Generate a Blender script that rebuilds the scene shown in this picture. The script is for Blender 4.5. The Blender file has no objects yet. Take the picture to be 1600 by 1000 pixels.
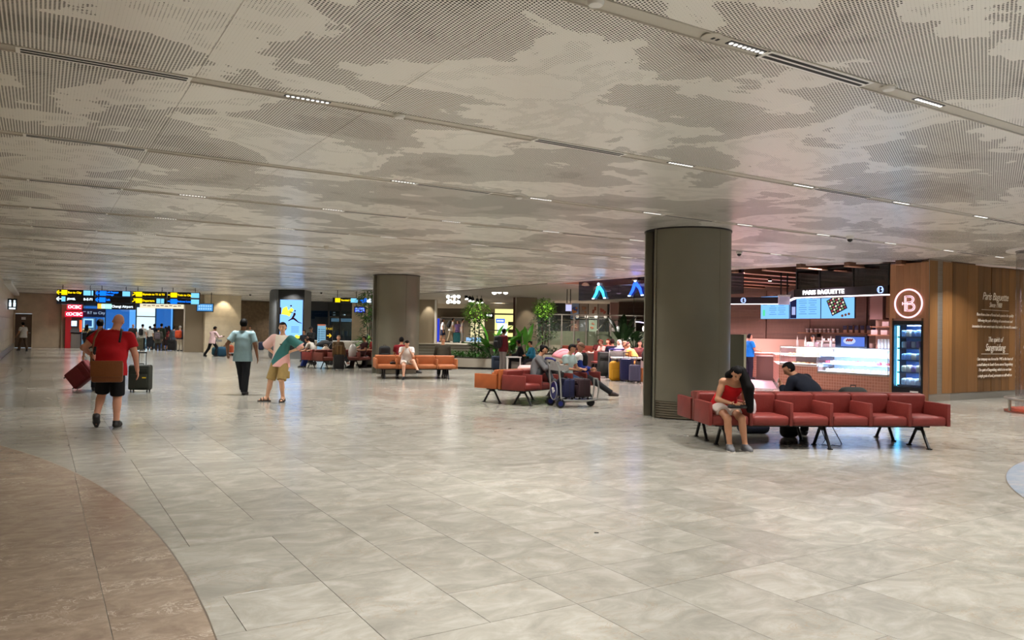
import bpy, bmesh, math, random
import numpy as np
from mathutils import Vector, Matrix, Euler
C = bpy.context.scene.collection
PI = math.pi
random.seed(7)
R_ = math.radians
# ------------------------------------------------------------------ camera
F_PX, CAM_H = 1200.0, 1.62
PITCH, ROLL = math.atan(19 / 1200), 0.0166
_f = Vector((0, math.cos(PITCH), math.sin(PITCH)))
_u0 = Vector((0, -math.sin(PITCH), math.cos(PITCH)))
_r0 = Vector((1, 0, 0))
_r = _r0 * math.cos(ROLL) + _u0 * math.sin(ROLL)
_u = _u0 * math.cos(ROLL) - _r0 * math.sin(ROLL)
cam_data = bpy.data.cameras.new('camera')
cam_data.sensor_width = 36.0
cam_data.lens = 36.0 * F_PX / 1600.0
cam_data.clip_end = 400
cam = bpy.data.objects.new('camera', cam_data)
C.objects.link(cam)
M = Matrix((( _r.x, _u.x, -_f.x, 0), (_r.y, _u.y, -_f.y, 0), (_r.z, _u.z, -_f.z, CAM_H), (0, 0, 0, 1)))
cam.matrix_world = M
bpy.context.scene.camera = cam
def ray(u, v):
    return _r * (u - 800) + _u * (500 - v) + _f * F_PX
def G(u, v, z=0.0):
    """ground point (x, y) that the survey of the photograph gives for a foot point"""
    d = ray(u, v)
    t = (z - CAM_H) / d.z
    return d.x * t, d.y * t
def P(u, v, y):
    """world point at depth y"""
    d = ray(u, v)
    t = y / d.y
    return Vector((d.x * t, y, CAM_H + d.z * t))
# ------------------------------------------------------------------ view, world, lights
sc = bpy.context.scene
sc.view_settings.view_transform = 'Standard'
sc.view_settings.look = 'None'
sc.view_settings.gamma = 1.0
sc.view_settings.exposure = EXPOSURE = 0.22
sc.view_settings.use_curve_mapping = False
try:
    sc.cycles.use_denoising = True
    sc.cycles.max_bounces = 8
    sc.cycles.diffuse_bounces = 4
    sc.cycles.glossy_bounces = 3
    sc.cycles.transmission_bounces = 6
    sc.cycles.transparent_max_bounces = 12
    sc.cycles.sample_clamp_indirect = 6.0
    sc.cycles.caustics_reflective = False
    sc.cycles.caustics_refractive = False
except Exception:
    pass
world = bpy.data.worlds.new('world')
sc.world = world
world.use_nodes = True
wn = world.node_tree
wn.nodes['Background'].inputs['Color'].default_value = (0.70, 0.86, 1.0, 1)
wn.nodes['Background'].inputs['Strength'].default_value = 1.6
A_GRID = R_(31.6)
CE, SE = math.cos(A_GRID), math.sin(A_GRID)
def EN(e, n):
    """hall grid (along / across the ceiling channels) to world x, y"""
    return e * CE - n * SE, e * SE + n * CE
def toEN(x, y):
    return x * CE + y * SE, -x * SE + y * CE
CEIL = 3.70
def area(name, loc, size, power, color=(1, 1, 1), rot=(0, 0, 0), size_y=None, spread=None):
    l = bpy.data.lights.new(name, 'AREA')
    l.energy = power
    l.color = color
    l.size = size
    if size_y:
        l.shape = 'RECTANGLE'
        l.size_y = size_y
    if spread:
        l.spread = spread
    o = bpy.data.objects.new(name, l)
    C.objects.link(o)
    o.location = loc
    o.rotation_euler = rot
    return o
HALL_POWER = 72.0
HALL_COL = (1.0, 0.985, 0.96)
CHANNELS = [3.83 + 3.07 * k for k in range(-4, 20)]
LIGHT_E = [-0.25 + 2.30 * k for k in range(0, 9)]
_cnt = 0
for ci, n in enumerate(CHANNELS):
    emax = 18.0 if n > 11 else 30.0
    for k in range(0, 14):
        e = 2.03 + 2.3 * k
        if e > emax or e < -1.2:
            continue
        if (k + ci) % 2:
            continue
        x, y = EN(e, n)
        if math.hypot(x - 3.52, y - 15.47) < 1.9 or math.hypot(x + 4.42, y - 29.25) < 1.9:
            continue
        hs = HALL_POWER * (1.0 if n < 34 else 0.8)
        area('downlight_lamp', (x, y, CEIL - 0.03), 0.40, hs, HALL_COL, (0, 0, A_GRID), 0.12, R_(118))
PINK = (1.0, 0.73, 0.86)
def en3(e, n, z):
    x, y = EN(e, n)
    return (x, y, z)
for (e, n, p) in ((21.6, 13.6, 190), (21.8, 16.2, 190), (23.6, 18.4, 170), (23.0, 21.5, 190), (23.2, 24.5, 150)):
    area('bakery_lamp', en3(e, n, 3.4), 0.5, p, PINK, spread=R_(135))
for (e, n, p) in ((18.6, 16.9, 60), (18.95, 14.2, 60), (20.2, 19.0, 130), (19.2, 22.5, 110)):
    area('canopy_lamp', en3(e, n, 3.6), 0.5, p, (1.0, 0.72, 0.86), spread=R_(120))
for (x, y, z, p) in ((4.4, 27.6, 3.3, 150), (3.4, 33.0, 3.4, 130), (6.5, 31, 3.4, 120)):
    area('table_lamp', (x, y, z), 0.4, p, (1.0, 0.74, 0.72), spread=R_(125))
for (x, y, p) in ((1.5, 39, 90), (6.0, 39, 110), (3.0, 44.5, 120), (7.0, 44.5, 120), (4.0, 50.5, 140), (8.5, 50, 110), (10.5, 37, 110), (2.2, 51.6, 130), (5.6, 51.6, 130), (-3.5, 44, 120), (-3.0, 50, 130), (-6.0, 54, 130), (-1.0, 55, 130), (-4.0, 60, 130), (0, 62, 120), (-9, 60, 90), (-12.5, 60.8, 90)):
    area('court_fill', (x, y, 3.6), 0.5, p, (1.0, 0.94, 0.86), spread=R_(135))  # fill lights added to brighten the back court and posters, not actual fittings
def spot(name, loc, target, power, color, angle=40, blend=0.5, size=0.08):
    l = bpy.data.lights.new(name, 'SPOT')
    l.energy = power
    l.color = color
    l.spot_size = R_(angle)
    l.spot_blend = blend
    l.shadow_soft_size = size
    o = bpy.data.objects.new(name, l)
    C.objects.link(o)
    o.location = loc
    d = Vector(target) - Vector(loc)
    o.rotation_euler = d.to_track_quat('-Z', 'Y').to_euler()
    return o
# ------------------------------------------------------------------ materials
def lin(c):
    out = []
    for v in c[:3]:
        v = v / 255.0
        out.append(v / 12.92 if v <= 0.04045 else ((v + 0.055) / 1.055) ** 2.4)
    return tuple(out) + (1.0,)
MATS = {}
def mat(name, rgb, rough=0.6, metal=0.0, bump=0.0, scale=40.0, var=0.0, spec=0.5, coat=0.0, emit=0.0, alpha=None,
        transmission=0.0, vscale=None):
    """procedural principled material; rgb is the sRGB colour of the thing itself"""
    if name in MATS:
        return MATS[name]
    m = bpy.data.materials.new(name)
    m.use_nodes = True
    nt = m.node_tree
    b = nt.nodes['Principled BSDF']
    col = lin(rgb)
    b.inputs['Base Color'].default_value = col
    b.inputs['Roughness'].default_value = rough
    b.inputs['Metallic'].default_value = metal
    b.inputs['Specular IOR Level'].default_value = spec
    if coat:
        b.inputs['Coat Weight'].default_value = coat
        b.inputs['Coat Roughness'].default_value = 0.1
    if transmission:
        b.inputs['Transmission Weight'].default_value = transmission
    if emit:
        b.inputs['Emission Color'].default_value = col
        b.inputs['Emission Strength'].default_value = emit
    if alpha is not None:
        b.inputs['Alpha'].default_value = alpha
    if bump or var:
        tc = nt.nodes.new('ShaderNodeTexCoord')
        nz = nt.nodes.new('ShaderNodeTexNoise')
        nz.inputs['Scale'].default_value = scale
        nz.inputs['Detail'].default_value = 4
        nt.links.new(tc.outputs['Object'], nz.inputs['Vector'])
        if bump:
            bp = nt.nodes.new('ShaderNodeBump')
            bp.inputs['Strength'].default_value = bump
            bp.inputs['Distance'].default_value = 0.01
            nt.links.new(nz.outputs['Fac'], bp.inputs['Height'])
            nt.links.new(bp.outputs['Normal'], b.inputs['Normal'])
        if var:
            n2 = nz
            if vscale:
                n2 = nt.nodes.new('ShaderNodeTexNoise')
                n2.inputs['Scale'].default_value = vscale
                n2.inputs['Detail'].default_value = 5
                nt.links.new(tc.outputs['Object'], n2.inputs['Vector'])
            rp = nt.nodes.new('ShaderNodeValToRGB')
            rp.color_ramp.elements[0].position = 0.3
            rp.color_ramp.elements[1].position = 0.7
            rp.color_ramp.elements[0].color = tuple(x * (1 - var) for x in col[:3]) + (1,)
            rp.color_ramp.elements[1].color = tuple(min(1, x * (1 + var)) for x in col[:3]) + (1,)
            nt.links.new(n2.outputs['Fac'], rp.inputs['Fac'])
            nt.links.new(rp.outputs['Color'], b.inputs['Base Color'])
    MATS[name] = m
    return m
def emat(name, rgb, strength=1.0):
    """a surface that gives off light (screens, lamps, lit letters)"""
    if name in MATS:
        return MATS[name]
    m = bpy.data.materials.new(name)
    m.use_nodes = True
    nt = m.node_tree
    for n in list(nt.nodes):
        nt.nodes.remove(n)
    o = nt.nodes.new('ShaderNodeOutputMaterial')
    e = nt.nodes.new('ShaderNodeEmission')
    e.inputs['Color'].default_value = lin(rgb)
    e.inputs['Strength'].default_value = strength
    nt.links.new(e.outputs[0], o.inputs[0])
    MATS[name] = m
    return m
def glass(name, rgb=(255, 255, 255), tint=0.9, rough=0.02, refl=1.0):
    """thin sheet glass: see-through with a fresnel reflection"""
    if name in MATS:
        return MATS[name]
    m = bpy.data.materials.new(name)
    m.use_nodes = True
    nt = m.node_tree
    for n in list(nt.nodes):
        nt.nodes.remove(n)
    o = nt.nodes.new('ShaderNodeOutputMaterial')
    t = nt.nodes.new('ShaderNodeBsdfTransparent')
    c = lin(rgb)
    t.inputs['Color'].default_value = ((c[0] * tint) ** .5, (c[1] * tint) ** .5, (c[2] * tint) ** .5, 1)  # two faces per sheet
    g = nt.nodes.new('ShaderNodeBsdfGlossy')
    g.inputs['Roughness'].default_value = rough
    g.inputs['Color'].default_value = (0.9 * refl, 0.9 * refl, 0.9 * refl, 1)
    lw = nt.nodes.new('ShaderNodeLayerWeight')
    lw.inputs['Blend'].default_value = 0.5
    pw = nt.nodes.new('ShaderNodeMath')
    pw.operation = 'POWER'
    pw.inputs[1].default_value = 4.0
    nt.links.new(lw.outputs['Facing'], pw.inputs[0])
    fr = nt.nodes.new('ShaderNodeMath')
    fr.operation = 'MULTIPLY_ADD'
    fr.inputs[1].default_value = 0.7
    fr.inputs[2].default_value = 0.05
    nt.links.new(pw.outputs[0], fr.inputs[0])
    mx = nt.nodes.new('ShaderNodeMixShader')
    nt.links.new(fr.outputs[0], mx.inputs[0])
    nt.links.new(t.outputs[0], mx.inputs[1])
    nt.links.new(g.outputs[0], mx.inputs[2])
    nt.links.new(mx.outputs[0], o.inputs[0])
    MATS[name] = m
    return m
# ------------------------------------------------------------------ object helpers
def tag(o, label=None, cat=None, group=None, kind=None):
    if label:
        o['label'] = label
    if cat:
        o['category'] = cat
    if group:
        o['group'] = group
    if kind:
        o['kind'] = kind
    return o
def thing(name, label, cat, loc=(0, 0, 0), rz=0.0, group=None, kind=None):
    o = bpy.data.objects.new(name, None)
    C.objects.link(o)
    o.empty_display_size = 0.2
    if len(loc) == 2:
        loc = (loc[0], loc[1], 0)
    o.location = loc
    o.rotation_euler = (0, 0, rz)
    return tag(o, label, cat, group, kind)
class MB:
    """collects shapes into one mesh"""
    def __init__(s):
        s.v, s.f = [], []
    def add(s, vs, fs, M=None):
        o = len(s.v)
        if M is not None:
            vs = [M @ Vector(q) for q in vs]
        s.v.extend([tuple(q) for q in vs])
        s.f.extend([tuple(i + o for i in f) for f in fs])
        return s
    def box(s, c, d, M=None):
        x, y, z = c
        a, b, h = d[0] / 2, d[1] / 2, d[2] / 2
        vs = [(x + i * a, y + j * b, z + k * h) for k in (-1, 1) for j in (-1, 1) for i in (-1, 1)]
        return s.add(vs, [(0, 2, 3, 1), (4, 5, 7, 6), (0, 1, 5, 4), (2, 6, 7, 3), (0, 4, 6, 2), (1, 3, 7, 5)], M)
    def rbox(s, c, d, r=0.01, M=None, seg=2):
        bm = bmesh.new()
        bmesh.ops.create_cube(bm, size=1.0)
        bmesh.ops.scale(bm, vec=d, verts=bm.verts)
        r = min(r, 0.49 * min(d))
        bmesh.ops.bevel(bm, geom=list(bm.edges), offset=r, segments=seg, profile=0.5, affect='EDGES')
        bmesh.ops.translate(bm, vec=c, verts=bm.verts)
        bm.verts.index_update()
        vs = [v.co.copy() for v in bm.verts]
        fs = [tuple(v.index for v in f.verts) for f in bm.faces]
        bm.free()
        return s.add(vs, fs, M)
    def cyl(s, p0, p1, r0, r1=None, n=12, cap=True, M=None):
        r1 = r0 if r1 is None else r1
        p0, p1 = Vector(p0), Vector(p1)
        d = (p1 - p0).normalized()
        a = d.orthogonal().normalized()
        b = d.cross(a)
        vs = []
        for p, r in ((p0, r0), (p1, r1)):
            for i in range(n):
                t = 2 * PI * i / n
                vs.append(p + a * (r * math.cos(t)) + b * (r * math.sin(t)))
        fs = [(i, (i + 1) % n, n + (i + 1) % n, n + i) for i in range(n)]
        if cap:
            fs.append(tuple(range(n - 1, -1, -1)))
            fs.append(tuple(range(n, 2 * n)))
        return s.add(vs, fs, M)
    def tube(s, pts, r, n=8, closed=False, M=None):
        pts = [Vector(p) for p in pts]
        rs = r if isinstance(r, (list, tuple)) else [r] * len(pts)
        m = len(pts)
        vs = []
        prev = None
        for i, p in enumerate(pts):
            if closed:
                d = pts[(i + 1) % m] - pts[i - 1]
            else:
                d = pts[min(i + 1, m - 1)] - pts[max(i - 1, 0)]
            d.normalize()
            if prev is None:
                a = d.orthogonal().normalized()
            else:
                a = prev - d * prev.dot(d)
                a = a.normalized() if a.length > 1e-6 else d.orthogonal().normalized()
            prev = a
            b = d.cross(a)
            for k in range(n):
                t = 2 * PI * k / n
                vs.append(p + a * (rs[i] * math.cos(t)) + b * (rs[i] * math.sin(t)))
        fs = []
        for i in range(m if closed else m - 1):
            j = (i + 1) % m
            for k in range(n):
                k2 = (k + 1) % n
                fs.append((i * n + k, i * n + k2, j * n + k2, j * n + k))
        if not closed:
            fs.append(tuple(range(n - 1, -1, -1)))
            fs.append(tuple((m - 1) * n + k for k in range(n)))
        return s.add(vs, fs, M)
    def ell(s, c, r, M=None, n=10, m=7):
        vs = [(c[0], c[1], c[2] + r[2])]
        for i in range(1, m):
            th = PI * i / m
            for k in range(n):
                ph = 2 * PI * k / n
                vs.append((c[0] + r[0] * math.sin(th) * math.cos(ph), c[1] + r[1] * math.sin(th) * math.sin(ph),
                           c[2] + r[2] * math.cos(th)))
        vs.append((c[0], c[1], c[2] - r[2]))
        fs = [(0, 1 + k, 1 + (k + 1) % n) for k in range(n)]
        for i in range(m - 2):
            for k in range(n):
                a, b = 1 + i * n + k, 1 + i * n + (k + 1) % n
                fs.append((a, a + n, b + n, b))
        o = 1 + (m - 2) * n
        fs += [(o + k, len(vs) - 1, o + (k + 1) % n) for k in range(n)]
        return s.add(vs, fs, M)
    def lathe(s, prof, c=(0, 0, 0), n=24, M=None, cap=True):
        vs = []
        for r, z in prof:
            for k in range(n):
                t = 2 * PI * k / n
                vs.append((c[0] + r * math.cos(t), c[1] + r * math.sin(t), c[2] + z))
        fs = []
        for i in range(len(prof) - 1):
            for k in range(n):
                k2 = (k + 1) % n
                fs.append((i * n + k, i * n + k2, (i + 1) * n + k2, (i + 1) * n + k))
        if cap:
            fs.append(tuple(range(n - 1, -1, -1)))
            fs.append(tuple((len(prof) - 1) * n + k for k in range(n)))
        return s.add(vs, fs, M)
    def prism(s, poly, z0, z1, M=None):
        n = len(poly)
        ar = sum(poly[i][0] * poly[(i + 1) % n][1] - poly[(i + 1) % n][0] * poly[i][1] for i in range(n))
        if ar < 0:
            poly = poly[::-1]
        vs = [(p[0], p[1], z0) for p in poly] + [(p[0], p[1], z1) for p in poly]
        fs = [(i, (i + 1) % n, n + (i + 1) % n, n + i) for i in range(n)]
        fs += [tuple(range(n - 1, -1, -1)), tuple(range(n, 2 * n))]
        return s.add(vs, fs, M)
    def quad(s, a, b, c, d):
        return s.add([a, b, c, d], [(0, 1, 2, 3)])
    def mesh(s, name, smooth=True, ang=35):
        me = bpy.data.meshes.new(name)
        me.from_pydata(s.v, [], s.f)
        me.update()
        if smooth:
            me.polygons.foreach_set('use_smooth', [True] * len(me.polygons))
            me.set_sharp_from_angle(angle=R_(ang))
        return me
    def build(s, name, m, parent=None, smooth=True, ang=35):
        me = s.mesh(name, smooth, ang)
        if m is not None:
            me.materials.append(m)
        o = bpy.data.objects.new(name, me)
        C.objects.link(o)
        if parent is not None:
            o.parent = parent
        return o
def link_mesh(name, me, parent=None, loc=(0, 0, 0), rz=0.0):
    o = bpy.data.objects.new(name, me)
    C.objects.link(o)
    o.parent = parent
    o.location = loc
    o.rotation_euler = (0, 0, rz)
    return o
def copy_tree(o, parent=None):
    c = o.copy()
    C.objects.link(c)
    if parent is not None:
        c.parent = parent
    for ch in list(o.children):
        copy_tree(ch, c)
    return c
def text(name, body, size, m, parent=None, loc=(0, 0, 0), rot=(PI / 2, 0, 0), ext=0.004, align='LEFT', shear=0.0, space=1.0, off=0.0,
         xs=1.0):
    cu = bpy.data.curves.new(name, 'FONT')
    cu.body = body
    cu.size = size
    cu.extrude = ext
    cu.align_x = align
    cu.align_y = 'CENTER'
    cu.shear = shear
    cu.space_character = space
    cu.offset = off
    cu.resolution_u = 3
    cu.materials.append(m)
    o = bpy.data.objects.new(name, cu)
    C.objects.link(o)
    if parent is not None:
        o.parent = parent
    o.location = loc
    o.rotation_euler = rot
    o.scale = (xs, 1, 1)
    TEXTS.append(o)
    return o
TEXTS = []
def bake_texts():
    """turn the lettering into plain meshes"""
    bpy.context.view_layer.update()
    dg = bpy.context.evaluated_depsgraph_get()
    for o in TEXTS:
        me = bpy.data.meshes.new_from_object(o.evaluated_get(dg))
        n = bpy.data.objects.new('lettering', me)
        C.objects.link(n)
        n.parent = o.parent
        n.location, n.rotation_euler, n.scale = o.location.copy(), o.rotation_euler.copy(), o.scale.copy()
        bpy.data.objects.remove(o)
def TM(loc=(0, 0, 0), rz=0.0, rx=0.0, ry=0.0):
    return Matrix.Translation(loc) @ Euler((rx, ry, rz), 'XYZ').to_matrix().to_4x4()
# ------------------------------------------------------------------ people: one smooth skin per body, grown from a posed skeleton
def _smin(a, b, k):
    h = np.clip(0.5 + 0.5 * (b - a) / k, 0, 1)
    return b + (a - b) * h - k * h * (1 - h)
class Field:
    def __init__(s, k=0.03):
        s.p = []
        s.k = k
    def cone(s, a, b, r0, r1, cut=None, k=None):
        s.p.append(('c', np.array(a, float), np.array(b, float), r0, r1, cut or [], k))
    def ell(s, c, ax, r, cut=None, k=None):
        s.p.append(('e', np.array(c, float), np.array(ax, float), np.array(r, float), None, cut or [], k))
    def bounds(s):
        lo, hi = [], []
        for q in s.p:
            if q[0] == 'c':
                m = max(q[3], q[4])
                lo.append(np.minimum(q[1], q[2]) - m)
                hi.append(np.maximum(q[1], q[2]) + m)
            else:
                m = q[3].max()
                lo.append(q[1] - m)
                hi.append(q[1] + m)
        return np.min(lo, 0), np.max(hi, 0)
    def mesh(s, h, cuts=(), zmin=None):
        lo, hi = s.bounds()
        pad = 2.5 * h
        lo = lo - pad
        hi = hi + pad
        n = np.ceil((hi - lo) / h).astype(int) + 1
        F = np.full(n, 0.5, np.float32)
        ax = [lo[i] + h * np.arange(n[i]) for i in range(3)]
        for q in s.p:
            k = q[6] or s.k
            if q[0] == 'c':
                m = max(q[3], q[4])
                l, u = np.minimum(q[1], q[2]) - m, np.maximum(q[1], q[2]) + m
            else:
                m = q[3].max()
                l, u = q[1] - m, q[1] + m
            g = k + 2.2 * h
            i0 = np.maximum(np.floor((l - g - lo) / h).astype(int), 0)
            i1 = np.minimum(np.ceil((u + g - lo) / h).astype(int) + 1, n)
            X = ax[0][i0[0]:i1[0], None, None]
            Y = ax[1][None, i0[1]:i1[1], None]
            Z = ax[2][None, None, i0[2]:i1[2]]
            if q[0] == 'c':
                a, b = q[1], q[2]
                ba = b - a
                L = max(ba @ ba, 1e-9)
                t = np.clip(((X - a[0]) * ba[0] + (Y - a[1]) * ba[1] + (Z - a[2]) * ba[2]) / L, 0, 1)
                d = np.sqrt((X - a[0] - t * ba[0]) ** 2 + (Y - a[1] - t * ba[1]) ** 2 + (Z - a[2] - t * ba[2]) ** 2) - (q[3] + (q[4] - q[3]) * t)
            else:
                c, A, r = q[1], q[2], q[3]
                l0 = [((X - c[0]) * A[i][0] + (Y - c[1]) * A[i][1] + (Z - c[2]) * A[i][2]) / r[i] for i in range(3)]
                k0 = np.sqrt(l0[0] ** 2 + l0[1] ** 2 + l0[2] ** 2)
                k1 = np.sqrt((l0[0] / r[0]) ** 2 + (l0[1] / r[1]) ** 2 + (l0[2] / r[2]) ** 2) + 1e-9
                d = k0 * (k0 - 1) / k1
            for (cp, cn) in q[5]:
                d = np.maximum(d, (X - cp[0]) * cn[0] + (Y - cp[1]) * cn[1] + (Z - cp[2]) * cn[2])
            sl = (slice(i0[0], i1[0]), slice(i0[1], i1[1]), slice(i0[2], i1[2]))
            F[sl] = _smin(F[sl], d, k)
        X, Y, Z = ax[0][:, None, None], ax[1][None, :, None], ax[2][None, None, :]
        for cu in cuts:
            if callable(cu):
                F = np.maximum(F, cu(X, Y, Z))
            else:
                cp, cn = cu
                F = np.maximum(F, (X - cp[0]) * cn[0] + (Y - cp[1]) * cn[1] + (Z - cp[2]) * cn[2])
        if zmin is not None:
            F = np.maximum(F, zmin - Z + 0 * X)
        return surface_net(F, lo, h)
def surface_net(F, o, h):
    ins = F < 0
    c = [ins[i:F.shape[0] - 1 + i, j:F.shape[1] - 1 + j, k:F.shape[2] - 1 + k] for i in (0, 1) for j in (0, 1) for k in (0, 1)]
    sm = np.zeros(c[0].shape, np.int8)
    for q in c:
        sm += q
    act = (sm > 0) & (sm < 8)
    I, J, K = np.nonzero(act)
    n = len(I)
    idx = np.full(act.shape, -1, np.int64)
    idx[I, J, K] = np.arange(n)
    acc = np.zeros((n, 3))
    cnt = np.zeros(n)
    off = [(0, 0, 0), (1, 0, 0), (0, 1, 0), (1, 1, 0), (0, 0, 1), (1, 0, 1), (0, 1, 1), (1, 1, 1)]
    for a in range(8):
        for ax in range(3):
            if off[a][ax]:
                continue
            p, q = off[a], list(off[a])
            q[ax] = 1
            f0 = F[I + p[0], J + p[1], K + p[2]]
            f1 = F[I + q[0], J + q[1], K + q[2]]
            x = (f0 < 0) != (f1 < 0)
            t = np.where(x, f0 / np.where(x, f0 - f1, 1), 0)
            pos = np.array(p, float)[None, :].repeat(n, 0)
            pos[:, ax] += t
            acc[x] += pos[x]
            cnt[x] += 1
    V = (acc / np.maximum(cnt, 1)[:, None] + np.stack([I, J, K], 1)) * h + o
    quads = []
    for ax in range(3):
        b, d = (ax + 1) % 3, (ax + 2) % 3
        s0 = [slice(None)] * 3
        s1 = [slice(None)] * 3
        s0[ax] = slice(0, -1)
        s1[ax] = slice(1, None)
        A, B = ins[tuple(s0)], ins[tuple(s1)]
        for flip, msk in ((False, A & ~B), (True, ~A & B)):
            e = np.stack(np.nonzero(msk), 1)
            e = e[(e[:, b] > 0) & (e[:, d] > 0) & (e[:, b] < F.shape[b] - 1) & (e[:, d] < F.shape[d] - 1)]
            if not len(e):
                continue
            def cell(ob, od):
                w = e.copy()
                w[:, b] += ob
                w[:, d] += od
                return idx[w[:, 0], w[:, 1], w[:, 2]]
            q = [cell(-1, -1), cell(0, -1), cell(0, 0), cell(-1, 0)]
            if flip:
                q = q[::-1]
            quads.append(np.stack(q, 1))
    Q = np.concatenate(quads) if quads else np.zeros((0, 4), int)
    Q = Q[(Q >= 0).all(1)]
    return V, Q
def field_obj(name, VQ, m, parent, extra=None):
    V, Q = VQ
    if len(V) == 0:
        return None
    v = V.tolist()
    f = Q.tolist()
    if extra is not None:
        o = len(v)
        v += extra.v
        f += [tuple(i + o for i in q) for q in extra.f]
    me = bpy.data.meshes.new(name)
    me.from_pydata(v, [], f)
    me.update()
    me.polygons.foreach_set('use_smooth', [True] * len(me.polygons))
    me.materials.append(m)
    ob = bpy.data.objects.new(name, me)
    C.objects.link(ob)
    ob.parent = parent
    return ob
def nv(v):
    v = np.array(v, float)
    return v / (np.linalg.norm(v) + 1e-12)
def two_bone(a, t, l1, l2, pole):
    a, t = np.array(a, float), np.array(t, float)
    d = t - a
    L = np.linalg.norm(d)
    dn = d / max(L, 1e-9)
    L = min(L, 0.998 * (l1 + l2))
    L = max(L, abs(l1 - l2) + 0.02)
    ca = (l1 * l1 + L * L - l2 * l2) / (2 * l1 * L)
    pl = np.array(pole, float)
    pl = nv(pl - dn * (pl @ dn))
    k = a + dn * (l1 * ca) + pl * (l1 * math.sqrt(max(0, 1 - ca * ca)))
    return k, a + dn * L
def rot3(pitch, roll, yaw):
    """columns: right, forward, up; pitch leans forward, roll leans to the right, yaw turns left"""
    m = Euler((-R_(pitch), R_(roll), 0), 'XYZ').to_matrix()
    m = Matrix.Rotation(R_(yaw), 3, 'Z') @ m
    return np.array(m)
SKINS = {'fair': (214, 164, 138), 'pink': (205, 150, 125), 'tan': (178, 128, 98), 'brown': (120, 82, 60), 'dark': (84, 56, 42), 'asian': (206, 160, 130)}
def cloth(rgb, rough=0.85):
    return mat('cloth_%d_%d_%d' % rgb, rgb, rough, bump=0.35, scale=14, var=0.06, spec=0.25)
def person(label, loc, yaw, h=1.72, b=1.0, skin='tan', res=0.016, top=None, bottom=None, shoes=(30, 30, 34), hair=('short', (18, 14, 12)),
           lean=0, hunch=0, side=0, twist=0, head=(0, 5), headroll=0, pelvis=None, armL=None, armR=None, footL=None, footR=None,
           legpole=(0, 1, 0.1), belly=0.0, fdirL=8, fdirR=-8, fpL=0, fpR=0, curl=0.5, group=None, face=False, chest=1.0, waist=1.0,
           name='person', z0=0.0, poleL=None, poleR=None, sandals=False, female=False, thumbL=(0.2, 1, 0), thumbR=(-0.2, 1, 0), hairx=(), apole=(0, -1, -0.2),
           apoleL=None, apoleR=None):
    if len(loc) == 2:
        loc = (loc[0], loc[1], z0)
    root = thing(name, label, 'person', loc, R_(yaw), group)
    s = h / 1.75
    sk = mat('skin_' + skin, SKINS[skin], 0.55, var=0.08, scale=6, spec=0.35)
    seated = pelvis is not None
    Pv = np.array(pelvis if seated else (0, 0, 0.925 * s), float)
    T1 = rot3(lean, side, twist)
    T2 = rot3(lean + hunch, side, twist)
    r1, f1, u1 = T1[:, 0], T1[:, 1], T1[:, 2]
    r2, f2, u2 = T2[:, 0], T2[:, 1], T2[:, 2]
    mid = Pv + u1 * 0.22 * s
    N = mid + u2 * 0.315 * s
    sw = (0.172 if female else 0.19) * s * (0.75 + 0.25 * b)
    hw = (0.095 if female else 0.088) * s * (0.7 + 0.3 * b)
    shL = N - r2 * sw - u2 * 0.066 * s
    shR = N + r2 * sw - u2 * 0.066 * s
    hipL = Pv - r1 * hw - u1 * 0.02 * s
    hipR = Pv + r1 * hw - u1 * 0.02 * s
    l1, l2 = 0.42 * s, 0.405 * s
    def leg(hip, foot, default, pole):
        t = np.array(foot if foot is not None else default, float)
        return two_bone(hip, t, l1, l2, pole)
    kL, aL = leg(hipL, footL, (-0.105 * s, 0, 0.082 * s), poleL or legpole)
    kR, aR = leg(hipR, footR, (0.105 * s, 0, 0.082 * s), poleR or legpole)
    m1, m2 = 0.285 * s, 0.25 * s
    def arm(sh, spec, sgn, pole):
        if spec is None:
            spec = ((sgn * 0.22, -0.05, -1), (sgn * 0.06, 0.16, -1))
        if len(spec) == 2:
            e = sh + nv(spec[0]) * m1
            return e, e + nv(spec[1]) * m2
        return two_bone(sh, spec, m1, m2, pole)
    eL, wL = arm(shL, armL, -1, apoleL or apole)
    eR, wR = arm(shR, armR, 1, apoleR or apole)
    Hm = rot3(head[1], headroll, head[0])
    hr, hf, hu = Hm[:, 0], Hm[:, 1], Hm[:, 2]
    nd = nv(u2 * 0.6 + hu * 0.4)
    hs = s * (1.0 if h > 1.5 else 1.12)
    hc = N + nd * 0.075 * s + hu * 0.105 * hs + hf * 0.012 * hs
    ax1, ax2, axh = T1.T, T2.T, Hm.T
    bb = 0.6 + 0.4 * b
    f = Field(0.03 * s)
    f.ell(Pv, ax1, (0.158 * s * b * (1.06 if female else 1), 0.112 * s * b, 0.125 * s))
    f.ell(mid - u1 * 0.03 * s + f1 * belly * 0.5, ax1, (0.138 * s * b * waist, (0.10 * s + belly) * b, 0.16 * s))
    f.ell(mid + u2 * 0.13 * s + f2 * 0.012, ax2, (0.158 * s * b * chest, 0.108 * s * b, 0.175 * s))
    f.cone(shL + r2 * 0.03, shR - r2 * 0.03, 0.058 * s * bb, 0.058 * s * bb)
    for sh in (shL, shR):
        f.cone(N + u2 * 0.012 * s - f2 * 0.01, sh, 0.042 * s * bb, 0.045 * s * bb, k=0.03)
    f.cone(N - u2 * 0.03 * s, hc - hu * 0.05 * hs, 0.054 * s * bb, 0.05 * s * bb)
    if female:
        for g in (-1, 1):
            f.ell(mid + u2 * 0.145 * s + f2 * 0.085 * s + r2 * g * 0.07 * s, ax2, (0.062 * s, 0.05 * s, 0.06 * s))
    kk = 0.012
    f.ell(hc + hu * 0.02 * hs, axh, (0.074 * hs, 0.094 * hs, 0.092 * hs), k=kk)
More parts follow.
